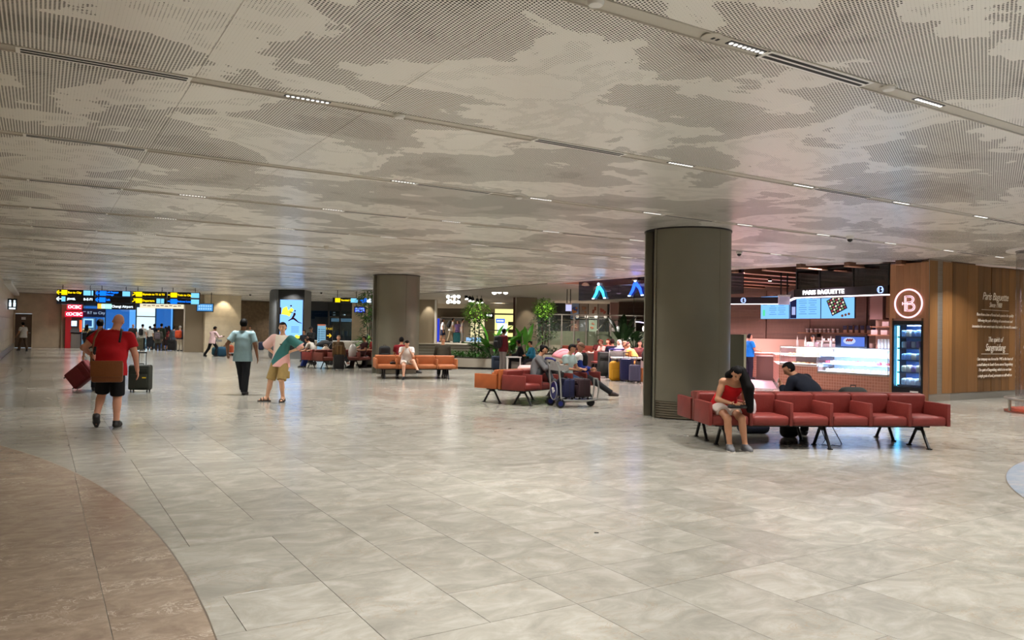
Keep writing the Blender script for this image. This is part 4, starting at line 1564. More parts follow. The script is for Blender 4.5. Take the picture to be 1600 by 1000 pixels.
# ------------------------------------------------------------------ cash machine and ticket corner at the far left
e_red = emat('red_lightbox', (235, 30, 60), 1.6)
m_redp = mat('red_panel', (178, 24, 34), 0.4)
ex = lambda e: (*EN(e, NB - 0.16), 0)
t = thing('cash_machine', 'red cash machine with a lit red header against the taupe wall', 'cash machine', ex(2.04), A_GRID)
MB().box((-0.33, -0.25, 1.1), (0.36, 0.5, 2.2)).build('side_panel', m_redp, t, smooth=False)
MB().box((0.16, -0.2, 1.1), (0.62, 0.4, 2.2)).build('body', mat('atm_dark', (60, 44, 46), .4), t, smooth=False)
hd_ = MB().box((0, -0.28, 2.36), (1.05, 0.56, 0.36)).build('header', e_red, t, smooth=False)
text('lettering', 'OCBC', 0.3, emat('white_letters', (255, 240, 245), 2.4), hd_, (0.08, -0.57, 2.36), align='CENTER', off=.006)
q = MB().lathe([(0.10, 0), (0.10, 0.01), (0.065, 0.01), (0.065, 0)], n=16, M=TM((-0.38, -0.56, 2.36), rx=PI / 2), cap=False)
q.build('emblem', MATS['white_letters'], hd_)
MB().box((0.0, -0.42, 1.72), (0.36, 0.04, 0.36)).build('screen', emat('atm_screen', (190, 225, 255), 1.8), t, smooth=False)
MB().box((0.42, -0.42, 1.55), (0.16, 0.06, 0.8)).build('lit_edge', emat('atm_orange', (255, 80, 40), 1.5), t, smooth=False)
MB().add([(-.2, -.42, 1.4), (.36, -.42, 1.4), (.36, -.42, 1.05), (-.2, -.42, 1.05), (-.2, -.62, 1.1), (.36, -.62, 1.1)], [(0, 1, 5, 4), (4, 5, 2, 3), (0, 4, 3), (1, 2, 5)]).build('keypad_shelf', m_dark, t, smooth=False)
MB().box((0.12, -0.45, 0.5), (0.6, 0.1, 1.0)).build('safe_door', mat('atm_grey', (120, 112, 104), .4), t, smooth=False)
p_ = P(116.5, 478.5, 51.0)
t = thing('hanging_lightbox', 'small red lit box sign hanging above the cash machine', 'sign', (p_.x, p_.y, 0), A_GRID)
bx_ = MB().box((0, 0, p_.z - .06), (0.86, 0.12, 0.34)).build('box', e_red, t, smooth=False)
text('lettering', 'OCBC', 0.28, MATS['white_letters'], bx_, (0, -0.07, p_.z - .06), align='CENTER', off=.006)
MB().cyl((0.3, 0, p_.z), (0.3, 0, CEIL), 0.02, n=6).build('hanger', m_dark, t)
MB().cyl((-0.3, 0, p_.z), (-0.3, 0, CEIL), 0.02, n=6).build('hanger', m_dark, t)
p_ = P(147, 489, 54)
t = thing('city_sign', 'dark blue panel sign with white lettering above the ticket corner', 'sign', (p_.x, p_.y, 0), 0.25)
bx_ = MB().box((0, 0, p_.z), (1.5, 0.08, 0.6)).build('panel', mat('navy_panel', (28, 64, 120), .5), t, smooth=False)
text('lettering', 'RT to City', 0.26, emat('pale_letters', (180, 205, 235), .8), bx_, (-0.42, -0.05, p_.z))
q = MB()
q.box((-0.6, -0.05, p_.z + .08), (0.16, 0.01, 0.03))
q.build('dash', MATS['pale_letters'], bx_, smooth=False)
for s_ in (-.6, .6):
    MB().cyl((s_, 0, p_.z), (s_, 0, CEIL), 0.02, n=6).build('hanger', m_dark, t)
p_ = P(138, 512, 53)
t = thing('ticket_machine', 'pale blue ticket machine with a bright framed screen under the blue sign', 'ticket machine', (p_.x, p_.y, 0), 0.3)
MB().box((0, 0.2, 1.05), (0.8, 0.4, 2.1)).build('body', mat('machine_blue', (96, 140, 180), .4), t, smooth=False)
MB().box((0, -0.01, 1.75), (0.62, 0.03, 0.6)).build('frame', emat('machine_lit', (150, 205, 240), 1.2), t, smooth=False)
MB().box((0, -0.03, 1.75), (0.44, 0.03, 0.42)).build('screen', emat('machine_screen', (40, 80, 140), .8), t, smooth=False)
t = thing('ticket_counter', 'low pale blue ticket counter beside the queue at the back', 'counter', (*EN(4.7, 60.2), 0), A_GRID)
MB().box((0, 0, 0.5), (1.5, 0.5, 1.0)).build('body', mat('counter_blue', (120, 160, 196), .4), t, smooth=False)
MB().box((0, 0, 1.02), (1.6, 0.6, 0.05)).build('worktop', m_white, t, smooth=False)
MB().box((-0.4, 0, 1.22), (0.5, 0.05, 0.35)).build('monitor', emat('monitor_blue', (170, 215, 250), 1.2), t, smooth=False)
t = thing('wall_sign', 'small black projecting sign with white figures on the left wall', 'sign', (*EN(-1.5, 50.0), 0), A_GRID)
z_ = P(15, 475, EN(-1.5, 50.0)[1]).z
bx_ = MB().rbox((0.22, 0, z_), (0.44, 0.1, 0.6), 0.02).build('panel', m_sign, t)
q = MB()
for k, s_ in enumerate((-1, 1)):
    q.ell((0.22 + s_ * .1, -0.055, z_ + .17), (.05, .01, .05))
    q.box((0.22 + s_ * .1, -0.055, z_ - .02), (.11, .012, .24))
q.box((0.22, -0.055, z_ - .24), (.3, .012, .08))
q.build('figure', e_wht, bx_)
grd = tag(en_box(MB(), 1.0, 16.0, NB + 0.7, NB + 26, -0.05, -0.01).build('pavement', mat('outdoor_paving', (150, 160, 160), .7), smooth=False), 'pale paving outside the glazed screen', kind='structure')
bl = tag(en_box(MB(), 3.0, 12.0, NB + 24, NB + 25, 0, 1.0).build('exterior_wall', mat('outdoor_grey', (150, 170, 176), .7), smooth=False), 'grey wall outside beyond the clear pane', kind='structure')
# ------------------------------------------------------------------ glazed shop on the left of the orange bench
yG = 58.0
xg = lambda u: P(u, 520, yG).x
w = MB()
for u in (471, 513, 531, 554):
    w.box((xg(u), yG, 1.8), (0.1, 0.12, 3.6))
w.box(((xg(471) + xg(554)) / 2, yG, 3.35), (xg(554) - xg(471), 0.12, 0.7))
w.box(((xg(471) + xg(554)) / 2, yG, 0.12), (xg(554) - xg(471), 0.14, 0.24))
w.box(((xg(513) + xg(554)) / 2, yG, 2.55), (xg(554) - xg(513), 0.12, 0.1))
win2 = w.build('window_2', mat('shop_frame', (52, 54, 56), .4, metal=.4), smooth=False)
tag(win2, 'dark glazed shop front with small ceiling lights inside', kind='structure')
for a, b in ((471, 513), (513, 531), (531, 554)):
    MB().box(((xg(a) + xg(b)) / 2, yG, 1.7), (xg(b) - xg(a) - .12, 0.02, 2.9)).build('pane', glass('shop_glass', (120, 150, 170), .7), win2, smooth=False)
bk = tag(MB().box(((xg(471) + xg(556)) / 2, yG + 5, 1.9), (6.5, 0.2, 3.8)).build('wall_shop', mat('shop_blue', (40, 66, 86), .6), smooth=False), 'blue grey back wall inside the glazed shop', kind='structure')
MB().box((xg(492), yG + 1.5, 1.75), (1.7, 0.1, 3.1)).build('curtain', mat('shop_curtain', (44, 88, 124), .7), bk, smooth=False)
for (u, v, k) in ((476, 477, 0), (480, 481, 0), (488, 482.5, 1), (495, 481.5, 0), (507, 481, 2), (485, 489.5, 1), (491, 492, 2), (522, 488.5, 1), (522, 492.5, 3), (537.5, 492.5, 3)):
    p_ = P(u, v, yG + 1.0 + .8 * k)
    t = thing('shop_downlight', 'small white downlight glowing inside the dark glazed shop', 'ceiling light', (p_.x, p_.y, p_.z), 0, 'downlights in the glazed shop')
    MB().lathe([(0.11, 0.06), (0.11, 0.0)], n=12).build('rim', m_white, t)
    MB().lathe([(0.09, -0.002), (0.09, -0.012)], n=12).build('lens', m_led, t)
    MB().cyl((0, 0, .05), (0, 0, CEIL - p_.z + .3), 0.012, n=6).build('stem', m_dark, t)
p0, p1 = P(517, 498, yG + 3), P(551, 502.5, yG + 3)
t = thing('shop_counter', 'dim back counter with a white lit canopy inside the shop', 'counter', ((p0.x + p1.x) / 2, yG + 3, 0), 0)
MB().box((0, 0, 2.35), (1.7, 0.1, 0.26)).build('canopy', emat('canopy_white', (190, 215, 225), .7), t, smooth=False)
MB().box((0, 0.1, 0.55), (1.8, 0.5, 1.1)).build('counter', mat('counter_dim', (60, 80, 92), .5), t, smooth=False)
for k in range(5):
    MB().box((-.7 + .35 * k, 0.0, 1.3), (0.2, 0.2, 0.4)).build('goods', mat('goods_%d' % (k % 2), ((110, 130, 120), (70, 100, 120))[k % 2], .5), t, smooth=False)
MB().cyl((-.8, 0.05, 0), (-.8, 0.05, CEIL), 0.03, n=8).build('post', m_dark, t)
t = tag(MB().box((xg(566), yG - 1, 1.85), (0.95, 1.2, 3.7)).build('wall_pier', m_stone2, smooth=False), 'warm beige wall end behind the hanging blue display', kind='structure')
bw0 = tag(MB().box((P(530, 545, 50).x, 50, 0.42), (5.0, 0.3, 0.84)).build('wall_low', mat('low_wall_beige', (160, 150, 134), .6), smooth=False), 'low beige wall behind the maroon bench', kind='structure')
MB().box((P(530, 545, 50).x, 50, 0.86), (5.1, 0.36, 0.05)).build('coping', m_white, bw0, smooth=False)
for (u0, u1, v0, v1, y, lab, kind) in ((496.5, 509, 507, 545, 46, 'tall pale blue standing poster left of the black arrow sign', 0), (509.5, 520, 508, 546, 45.5, 'black standing sign with yellow lettering and arrow', 1)):
    a, b = P(u0, v0, y), P(u1, v0, y)
    w_ = b.x - a.x
    t = thing('standing_sign', lab, 'sign', ((a.x + b.x) / 2, y, 0), 0)
    MB().rbox((0, 0, 0.03), (w_ * .9, 0.5, 0.06), 0.01).build('foot', m_dark, t)
    pn = MB().box((0, 0, a.z / 2 + .05), (w_, 0.08, a.z - .1)).build('panel', m_sign if kind else emat('poster_blue', (150, 205, 235), .6), t, smooth=False)
    if kind:
        text('lettering', 'TAXI', 0.19, mat('yel_print', (240, 205, 60), .5), pn, (0, -0.045, a.z - .22), align='CENTER', ext=.002)
        q = MB()
        arrow(q, 0, a.z - .62, 0.26, 0, -0.045)
        q.build('arrow', emat('arrow_yellow', (250, 205, 60), 1.0), pn)
    else:
        MB().box((0, -0.045, a.z - .03), (w_, 0.01, 0.08)).build('header', mat('poster_orange', (190, 110, 80), .5), pn, smooth=False)
        q = MB()
        for k in range(6):
            q.box((0.08, -0.043, a.z - .3 - .13 * k), (w_ * .6, 0.006, 0.03))
            q.box((-w_ * .3, -0.043, a.z - .3 - .13 * k), (0.06, 0.006, 0.09))
        q.build('text_line', mat('poster_text', (60, 90, 120), .5), pn, smooth=False)
# ------------------------------------------------------------------ benches
def leather(name, rgb, rough=0.55):
    return mat(name, rgb, rough, bump=0.25, scale=30, var=0.10, vscale=5, spec=0.35)
m_redf = leather('red_upholstery', (120, 46, 40))
m_redd = leather('dark_red_upholstery', (112, 44, 38))
m_maroon = leather('maroon_upholstery', (112, 56, 46))
m_orange = leather('orange_upholstery', (166, 98, 58))
m_wood_orange = leather('tan_upholstery', (164, 86, 42))
m_brownp = leather('brown_upholstery', (108, 50, 42))
def bench(label, loc, rz, n, pitch, mf, mr, mspine=None, group=None):
    t = thing('bench', label, 'bench', (loc[0], loc[1], 0), rz, group)
    L = n * pitch
    D = 0.72
    for sg, m_ in ((-1, mf), (1, mr)):
        se, ba, ar = MB(), MB(), MB()
        se.rbox((0, 0, 0), (pitch - 0.045, 0.58, 0.13), 0.045, seg=3)
        for v in range(len(se.v)):
            x, y, z = se.v[v]
            if z > 0:
                se.v[v] = (x, y, z + 0.03 * (1 - (2 * x / pitch) ** 2))
        ba.rbox((0, 0, 0), (pitch - 0.012, 0.12, 0.42), 0.035, seg=3)
        ar.rbox((0, 0, 0), (0.055, 0.64, 0.33), 0.014, seg=2)
        sm, bm_, am = se.mesh('seat'), ba.mesh('backrest'), ar.mesh('armrest')
        for q in (sm, bm_, am):
            q.materials.append(m_)
        for i in range(n):
            x = -L / 2 + pitch * (i + .5)
            o = link_mesh('seat', sm, t, (x, sg * 0.42, 0.405))
            o = link_mesh('backrest', bm_, t, (x, sg * 0.115, 0.565))
            o.rotation_euler = (-sg * 0.12, 0, 0)
        for i in range(n + 1):
            x = -L / 2 + pitch * i
            x = min(max(x, -L / 2 - 0.0), L / 2)
            link_mesh('armrest', am, t, (x, sg * 0.40, 0.505))
        lm = MB()
        for s2 in (-1, 1):
            lm.tube([(0, s2 * 0.045, 0.31), (0, s2 * 0.235, 0.012)], 0.024, 6)
            lm.box((0, s2 * 0.24, 0.008), (0.055, 0.06, 0.016))
        lm.box((0, 0, 0.29), (0.055, 0.13, 0.07))
        lme = lm.mesh('leg')
        lme.materials.append(m_dark)
        k = 3 if L > 2.8 else 2
        for i in range(k):
            x = (-L / 2 + 0.28) + (L - 0.56) * i / (k - 1)
            link_mesh('leg', lme, t, (x, sg * 0.44, 0))
        MB().box((0, sg * 0.42, 0.325), (L - 0.3, 0.16, 0.045)).build('beam', m_dark, t, smooth=False)
    MB().rbox((0, 0, 0.56), (L + 0.03, 0.07, 0.44), 0.012).build('spine', mspine or mr, t)
    MB().box((0, 0, 0.31), (L - .5, 0.5, 0.04)).build('crossbeam', m_dark, t, smooth=False)
    return t
RB_C, RB_RZ = (4.56, 11.80), R_(5.6)
MBN_C, MBN_RZ = (0.70, 18.37), R_(52)
OB_C, OB_RZ = (-3.30, 26.30), R_(14)
LB_C, LB_RZ = (-6.9, 32.7), R_(50)
bench('long red double sided bench with dark legs, nearest the camera by the big column', RB_C, RB_RZ, 6, 0.6, m_redf, m_redd, m_brownp)
bench('red and tan back to back bench with the luggage trolley in front', MBN_C, MBN_RZ, 5, 0.62, m_redf, m_wood_orange, m_wood_orange)
bench('orange leather bench in front of the farther round column', OB_C, OB_RZ, 4, 0.67, m_orange, m_orange)
bench('maroon bench left of the farther column with a red end', LB_C, LB_RZ, 6, 0.62, m_maroon, m_redf, m_brownp)
def seatpos(c, rz, lx, ly):
    return c[0] + lx * math.cos(rz) - ly * math.sin(rz), c[1] + lx * math.sin(rz) + ly * math.cos(rz)
# ------------------------------------------------------------------ luggage
def suitcase(label, loc, rz, w, d, h, rgb, handle=0.0, tilt=0.0, ribs=True, soft=False, z=0.0, yaw2=0.0, tag_col=None, lx=0.0, name='suitcase'):
    t = thing(name, label, 'suitcase', (loc[0], loc[1], z), rz)
    if tilt or lx:
        t.rotation_euler = (tilt, lx, rz)
    m_ = mat('case_%d_%d_%d' % rgb, rgb, 0.75 if soft else 0.4, bump=.2 if soft else 0, scale=60)
    zc = 0.05 + (h - 0.05) / 2
    b = MB().rbox((0, 0, zc), (w, d, h - 0.05), 0.045, seg=3)
    body = b.build('shell', m_, t)
    q = MB()
    if soft:
        q.rbox((0, -d / 2 - 0.008, zc - h * .12), (w * .78, 0.035, h * .5), 0.015)
        q.rbox((0, -d / 2 - 0.006, zc + h * .28), (w * .78, 0.03, h * .16), 0.012)
        q.build('front_pocket', m_, body)
    elif ribs:
        for k in range(6):
            for sg in (-1, 1):
                q.rbox((-w * .38 + w * .76 * k / 5, sg * (d / 2 + .002), zc), (0.022, 0.014, h * .8), 0.005, seg=1)
        q.build('rib', m_, body)
    zp = MB().rbox((0, 0, zc), (w + 0.004, 0.014, h - 0.04), 0.05, seg=3)
    zp.build('zip', m_black, body)
    wh = MB().cyl((-0.012, 0, 0.025), (0.012, 0, 0.025), 0.025, n=10)
    wm = wh.mesh('wheel')
    wm.materials.append(m_black)
    for sx_ in (-1, 1):
        for sy in (-1, 1):
            link_mesh('wheel', wm, t, (sx_ * (w / 2 - .06), sy * (d / 2 - .05), 0))
    hm = MB().tube([(-0.07, 0, h), (-0.07, 0, h + .03), (0.07, 0, h + .03), (0.07, 0, h)], 0.011, 6)
    hm.build('carry_handle', m_black, t)
    if handle:
        tb = MB()
        for sg in (-1, 1):
            tb.cyl((sg * 0.085, d / 2 - .03, h - .02), (sg * 0.085, d / 2 - .03, h + handle), 0.010, n=6)
        tb.rbox((0, d / 2 - .03, h + handle), (0.21, 0.03, 0.035), 0.01)
        tb.build('pull_handle', m_dark, t)
    if tag_col:
        MB().box((w * .28, -d / 2 - 0.03, zc + .0), (0.09, 0.012, 0.03), TM(ry=0) ).build('tag', mat('tag_yellow', tag_col, .5), t)
    return t
x, y = G(219, 612)
suitcase('dark green soft suitcase with raised handle and yellow tag behind the red shirted man', (x, y), 0.12, 0.50, 0.28, 0.66, (42, 46, 38), handle=0.30, soft=True, tag_col=(220, 190, 40))
x, y = G(126, 609)
suitcase('dark red suitcase tipped over on its wheels, pulled at the far left', (x + .05, y + .1, ), R_(90), 0.46, 0.27, 0.68, (104, 18, 26), handle=0.0, soft=True, tilt=0, lx=0.0)
_rs = [o for o in C.objects if o.name.startswith('suitcase') and o.parent is None][-1]
_rs.rotation_euler = (0, R_(50), R_(0))
_rs.location = (x - .27, y, 0.15)
_rs2 = MB()
for sg in (-1, 1):
    _rs2.cyl((0.0, sg * .08, .66), (0.0, sg * .08, 1.15), 0.010, n=6)
_rs2.cyl((0, -.1, 1.15), (0, .1, 1.15), 0.014, n=8)
_rs2.build('pull_handle', m_steel, _rs)
for (u, v, rz, w, d, h, rgb, hd_, lab, soft) in (
        (216, 548, 0.1, .55, .3, .85, (78, 76, 58), 0, 'olive suitcase standing at the left of the queue', True),
        (268.5, 548, 0.0, .5, .3, .74, (24, 24, 26), .2, 'black suitcase beside the orange backpack in the queue', True),
        (311.5, 549.5, 0.0, .3, .26, .66, (110, 110, 112), .3, 'slim grey suitcase behind the man in brown trousers', False),
        (529, 578.5, 0.3, .42, .3, .62, (22, 22, 24), .34, 'black ribbed suitcase with a brown jacket over its handle', False),
        (979, 596, 0.05, .46, .3, .78, (38, 42, 86), .2, 'tall blue suitcase by the cafe table', False),
        (991.5, 598, 0.05, .36, .25, .60, (80, 78, 104), .26, 'purple grey ribbed suitcase by the white table end', False),
        (942, 590, 0.1, .38, .3, .95, (30, 34, 32), 0, 'tall black suitcase left of the yellow backpack', True),
        (776, 578, 0.3, .42, .3, .60, (30, 44, 62), 0, 'dark blue holdall case left of the man in grey trousers', True)):
    x, y = G(u, v)
    suitcase(lab, (x, y), rz, w, d, h, rgb, handle=hd_, soft=soft)
def at_depth(u, y):
    return P(u, 520, y).x, y
suitcase('teal suitcase held on the raised level in front of the shops', at_depth(713.5, 54.5), 0.2, .5, .35, .72, (30, 112, 124), handle=.15, z=0.8)
suitcase('red suitcase on the raised level beside the woman in white shorts', at_depth(664.5, 53.5), 0.2, .42, .3, .6, (150, 26, 34), handle=.1, z=0.8)
def backpack(label, loc, rz, w=.34, d=.22, h=.48, rgb=(20, 20, 22), z=0.0, lean=0.0, name='backpack', pocket=True, cat='backpack'):
    t = thing(name, label, cat, (loc[0], loc[1], z), rz)
    t.rotation_euler = (lean, 0, rz)
    m_ = mat('pack_%d_%d_%d' % rgb, rgb, .8, bump=.3, scale=40)
    b = MB().rbox((0, 0, h / 2), (w, d, h), min(w, d) * .42, seg=4).build('sack', m_, t)
    if pocket:
        MB().rbox((0, -d / 2 - .005, h * .36), (w * .75, 0.07, h * .44), 0.03, seg=3).build('front_pocket', m_, t)
        s_ = MB()
        for sg in (-1, 1):
            s_.tube([(sg * w * .25, d / 2, h * .92), (sg * w * .3, d / 2 + .06, h * .8), (sg * w * .32, d / 2 + .05, h * .4), (sg * w * .3, d / 2, h * .12)], 0.018, 6)
        s_.build('strap', m_black, t)
    MB().tube([(-.04, 0, h - .01), (-.04, 0, h + .03), (.04, 0, h + .03), (.04, 0, h - .01)], 0.009, 6).build('loop', m_black, t)
    return t
def carrier(label, loc, rz, rgb=(222, 224, 226), w=.34, h=.4, z=0.0, name='carrier_bag'):
    """soft plastic carrier bag with two tied handles"""
    t = thing(name, label, 'bag', (loc[0], loc[1], z), rz)
    b = MB()
    rings = []
    for k, (sx_, zz) in enumerate(((.9, 0), (1.05, .2), (1.0, .5), (.8, .75), (.45, .95), (.3, 1.0))):
        rings.append([(sx_ * w / 2 * math.cos(a) * (1 + .05 * math.sin(5 * a + k)), sx_ * w * .3 * math.sin(a) * (1 + .08 * math.cos(4 * a + k)), zz * h) for a in [2 * PI * q / 16 for q in range(16)]])
    vs = [p for r in rings for p in r]
    fs = []
    for i in range(len(rings) - 1):
        for q in range(16):
            fs.append((i * 16 + q, i * 16 + (q + 1) % 16, (i + 1) * 16 + (q + 1) % 16, (i + 1) * 16 + q))
    fs.append(tuple(range(15, -1, -1)))
    fs.append(tuple(5 * 16 + q for q in range(16)))
    b.add(vs, fs)
    m_ = mat('plastic_%d_%d_%d' % rgb, rgb, .35, bump=.6, scale=9)
    b.build('bag_body', m_, t)
    for sg in (-1, 1):
        MB().tube([(sg * .04, 0, h * .97), (sg * .08, .02, h * 1.12), (sg * .02, .0, h * 1.2), (sg * -.01, 0, h * .98)], .012, 6).build('handle', m_, t)
    return t
z_s = 0.475
x, y = seatpos(RB_C, RB_RZ, -1.07, -.34)
carrier('crumpled white carrier bag on the red bench beside the girl', (x, y), 0.2, (214, 214, 216), .2, .27, z=z_s)
x, y = G(1187, 681)
backpack('dark blue bag lying on the floor under the red bench', (x, y + .35), 0.1, .5, .34, .2, (16, 22, 40), name='floor_bag', pocket=False, cat='bag')
x, y = seatpos(RB_C, RB_RZ, 0.93, .36)
backpack('dark grey bag topping the back of the red bench', (x, y), 0.0, .44, .26, .36, (36, 38, 36), z=z_s)
x, y = G(1239, 690)
backpack('small dark bag on the floor under the middle of the red bench', (x + .12, y + .5), 0.3, .3, .2, .26, (18, 18, 20), name='floor_bag', pocket=False, cat='bag')
x, y = seatpos(MBN_C, MBN_RZ, .02, -.38)
backpack('black upright case on the seat of the red and tan bench', (x, y), MBN_RZ, .42, .3, .40, (16, 16, 17), z=z_s, name='seat_bag', cat='bag')
x, y = seatpos(OB_C, OB_RZ, -1.0, .36)
backpack('black backpack showing over the back of the orange bench', (x, y), OB_RZ, .40, .26, .60, (14, 14, 16), z=z_s)
x, y = seatpos(OB_C, OB_RZ, -.78, -.42)
backpack('small dark pouch on the orange bench seat', (x, y), OB_RZ + .3, .20, .13, .09, (34, 26, 22), z=z_s, name='pouch', pocket=False, cat='bag')
x, y = seatpos(LB_C, LB_RZ, -.1, -.36)
carrier('white plastic carrier bag on the maroon bench', (x, y), 0.2, (206, 204, 198), .38, .52, z=z_s)
x, y = seatpos(LB_C, LB_RZ, -1.0, .3)
carrier('beige cloth bundle on the back row of the maroon bench', (x, y), 0.6, (170, 152, 128), .42, .42, z=z_s, name='cloth_bag')
x, y = G(961, 595)
backpack('yellow backpack standing on the floor among the suitcases', (x, y), 0.2, .42, .28, .68, (196, 142, 22))
x, y = G(408, 547)
backpack('navy bag standing at the foot of the screen column', (x, y), 0.2, .4, .3, .6, (26, 34, 62), name='floor_bag', pocket=False, cat='bag')
x, y = G(529, 578.5)
j = thing('jacket', 'brown fur trimmed jacket draped over the black suitcase', 'jacket', (x, y, 0.60), 0.3)
jm = MB()
jm.rbox((0, 0.02, .19), (0.40, 0.22, .42), .09, seg=4)
jm.rbox((-.2, 0.0, .12), (0.12, 0.14, .40), .05, seg=3)
jm.rbox((.2, 0.0, .12), (0.12, 0.14, .40), .05, seg=3)
jm.build('body', mat('jacket_brown', (92, 66, 38), .95, bump=.8, scale=25, var=.2), j)
q = MB()
for s_ in (-.07, .07):
    q.rbox((s_, -.1, .18), (.03, .02, .4), .008)
q.build('lapel', mat('jacket_tan', (146, 116, 70), .9), j)
# ------------------------------------------------------------------ luggage trolleys
m_tgrey = mat('trolley_grey', (158, 158, 156), 0.35, metal=.5)
m_tblue = mat('trolley_blue', (22, 30, 110), 0.4)
def trolley(label, loc, rz, group=None):
    t = thing('luggage_trolley', label, 'trolley', (loc[0], loc[1], 0), rz, group)
    for sg in (-1, 1):
        MB().tube([(sg * .30, -.32, .16), (sg * .31, -.34, .5), (sg * .29, -.38, .86), (sg * .27, -.47, 1.02)], .021, 8).build('upright', m_tgrey, t)
        MB().tube([(sg * .30, -.34, .17), (sg * .27, .3, .15), (sg * .14, .62, .17)], .02, 8).build('side_rail', m_tgrey, t)
        w = MB().cyl((sg * .30 - .02, -.34, .10), (sg * .30 + .02, -.34, .10), .10, n=16)
        ww = w.build('wheel', m_black, t)
        MB().cyl((sg * .30 - .024, -.34, .10), (sg * .30 + .024, -.34, .10), .055, n=12).build('hub', m_tblue, ww)
    w = MB().cyl((-.025, .5, .09), (.025, .5, .09), .09, n=16).build('wheel', m_black, t)
    MB().tube([(-.30, -.47, 1.03), (-.2, -.5, 1.06), (.2, -.5, 1.06), (.30, -.47, 1.03)], .024, 8).build('handle', m_tblue, t)
    b = MB()
    b.box((0, -.36, .90), (.52, .03, .20))
    b.box((0, -.26, .81), (.52, .24, .02))
    b.box((0, -.15, .86), (.52, .02, .12))
    for sg in (-1, 1):
        b.box((sg * .26, -.26, .86), (.02, .24, .12))
    b.build('basket', mat('basket_grey', (142, 140, 138), .5, var=.25, scale=60), t, smooth=False)
    p = MB()
    for k in range(7):
        p.box((0, -.3 + k * .13, .155), (.5 - .035 * k, .05, .02))
    p.build('platform', m_tblue, t, smooth=False)
    d = MB()
    d.lathe([(.2, -.012), (.2, .012)], n=24, M=TM((0, -.37, .36), rx=PI / 2))
    d.build('blue_disc', m_tblue, t)
    MB().tube([(.2 * math.cos(a), -.385, .36 + .2 * math.sin(a)) for a in [2 * PI * k / 24 for k in range(24)]], .012, 6, closed=True).build('ring', m_tgrey, t)
    e = MB()
    for k, a in enumerate((60, 90, 120, 25)):
        e.box((0, 0, 0), (.035, .01, .12), TM((-.03 + .05 * math.cos(R_(a)), -.388, .32 + .05 * math.sin(R_(a))), ry=R_(90 - a)))
    e.build('emblem', m_white, t, smooth=False)
    MB().tube([(-.12, .60, .17), (-.13, .64, .4), (-.1, .62, .62), (.1, .62, .62), (.13, .64, .4), (.12, .60, .17)], .017, 8).build('front_hoop', m_tgrey, t)
    return t
TX, TY, TRZ = 1.30, 16.95, R_(-72)
trolley('blue and grey luggage trolley loaded with cases beside the old man', (TX, TY), TRZ)
def on_trolley(lx, ly):
    return TX + lx * math.cos(TRZ) - ly * math.sin(TRZ), TY + lx * math.sin(TRZ) + ly * math.cos(TRZ)
suitcase('dark blue suitcase standing upright on the loaded trolley', on_trolley(.02, -.10), TRZ, .44, .26, .46, (18, 22, 62), z=.165, soft=True)
suitcase('dark maroon suitcase on the front of the loaded trolley', on_trolley(.02, .26), TRZ, .42, .30, .46, (40, 14, 22), z=.165, soft=True)
x, y = on_trolley(.1, -.26)
t = thing('snack_tub', 'small clear tub with yellow contents in the trolley basket', 'tub', (x, y, .822), 0)
MB().lathe([(.05, 0), (.06, .1), (.058, .1), (.0, .1)], n=14, cap=False).build('tub', mat('tub_yellow', (196, 150, 60), .4), t)
MB().lathe([(.062, .1), (.062, .118), (.0, .122)], n=14, cap=False).build('lid', m_white, t)
x, y = G(349, 556)
trolley('blue luggage trolley loaded with teal bags beside the pink shirted man', (x, y), R_(-60))
for (u, v, rgb, w, h, lab) in ((338, 556, (24, 70, 84), .5, .5, 'teal holdall at the left of the loaded far trolley'), (346.5, 557, (20, 66, 92), .5, .55, 'blue green holdall in front of the far trolley'),
                               (354, 555, (122, 92, 60), .4, .62, 'brown bag right of the far trolley'), (360, 555, (176, 78, 44), .36, .6, 'orange bag at the right of the far luggage')):
    x, y = G(u, v)
    backpack(lab, (x, y), 0.2, w, .34, h, rgb, name='holdall', pocket=False, cat='bag')
x, y = G(347, 549)
suitcase('dark suitcase standing behind the teal bags', (x, y), 0.1, .5, .3, 1.0, (34, 34, 40), soft=True)
x, y = G(966, 594)
trolley('luggage trolley with raised handle behind the yellow backpack', (x + .1, y + .7), R_(180))
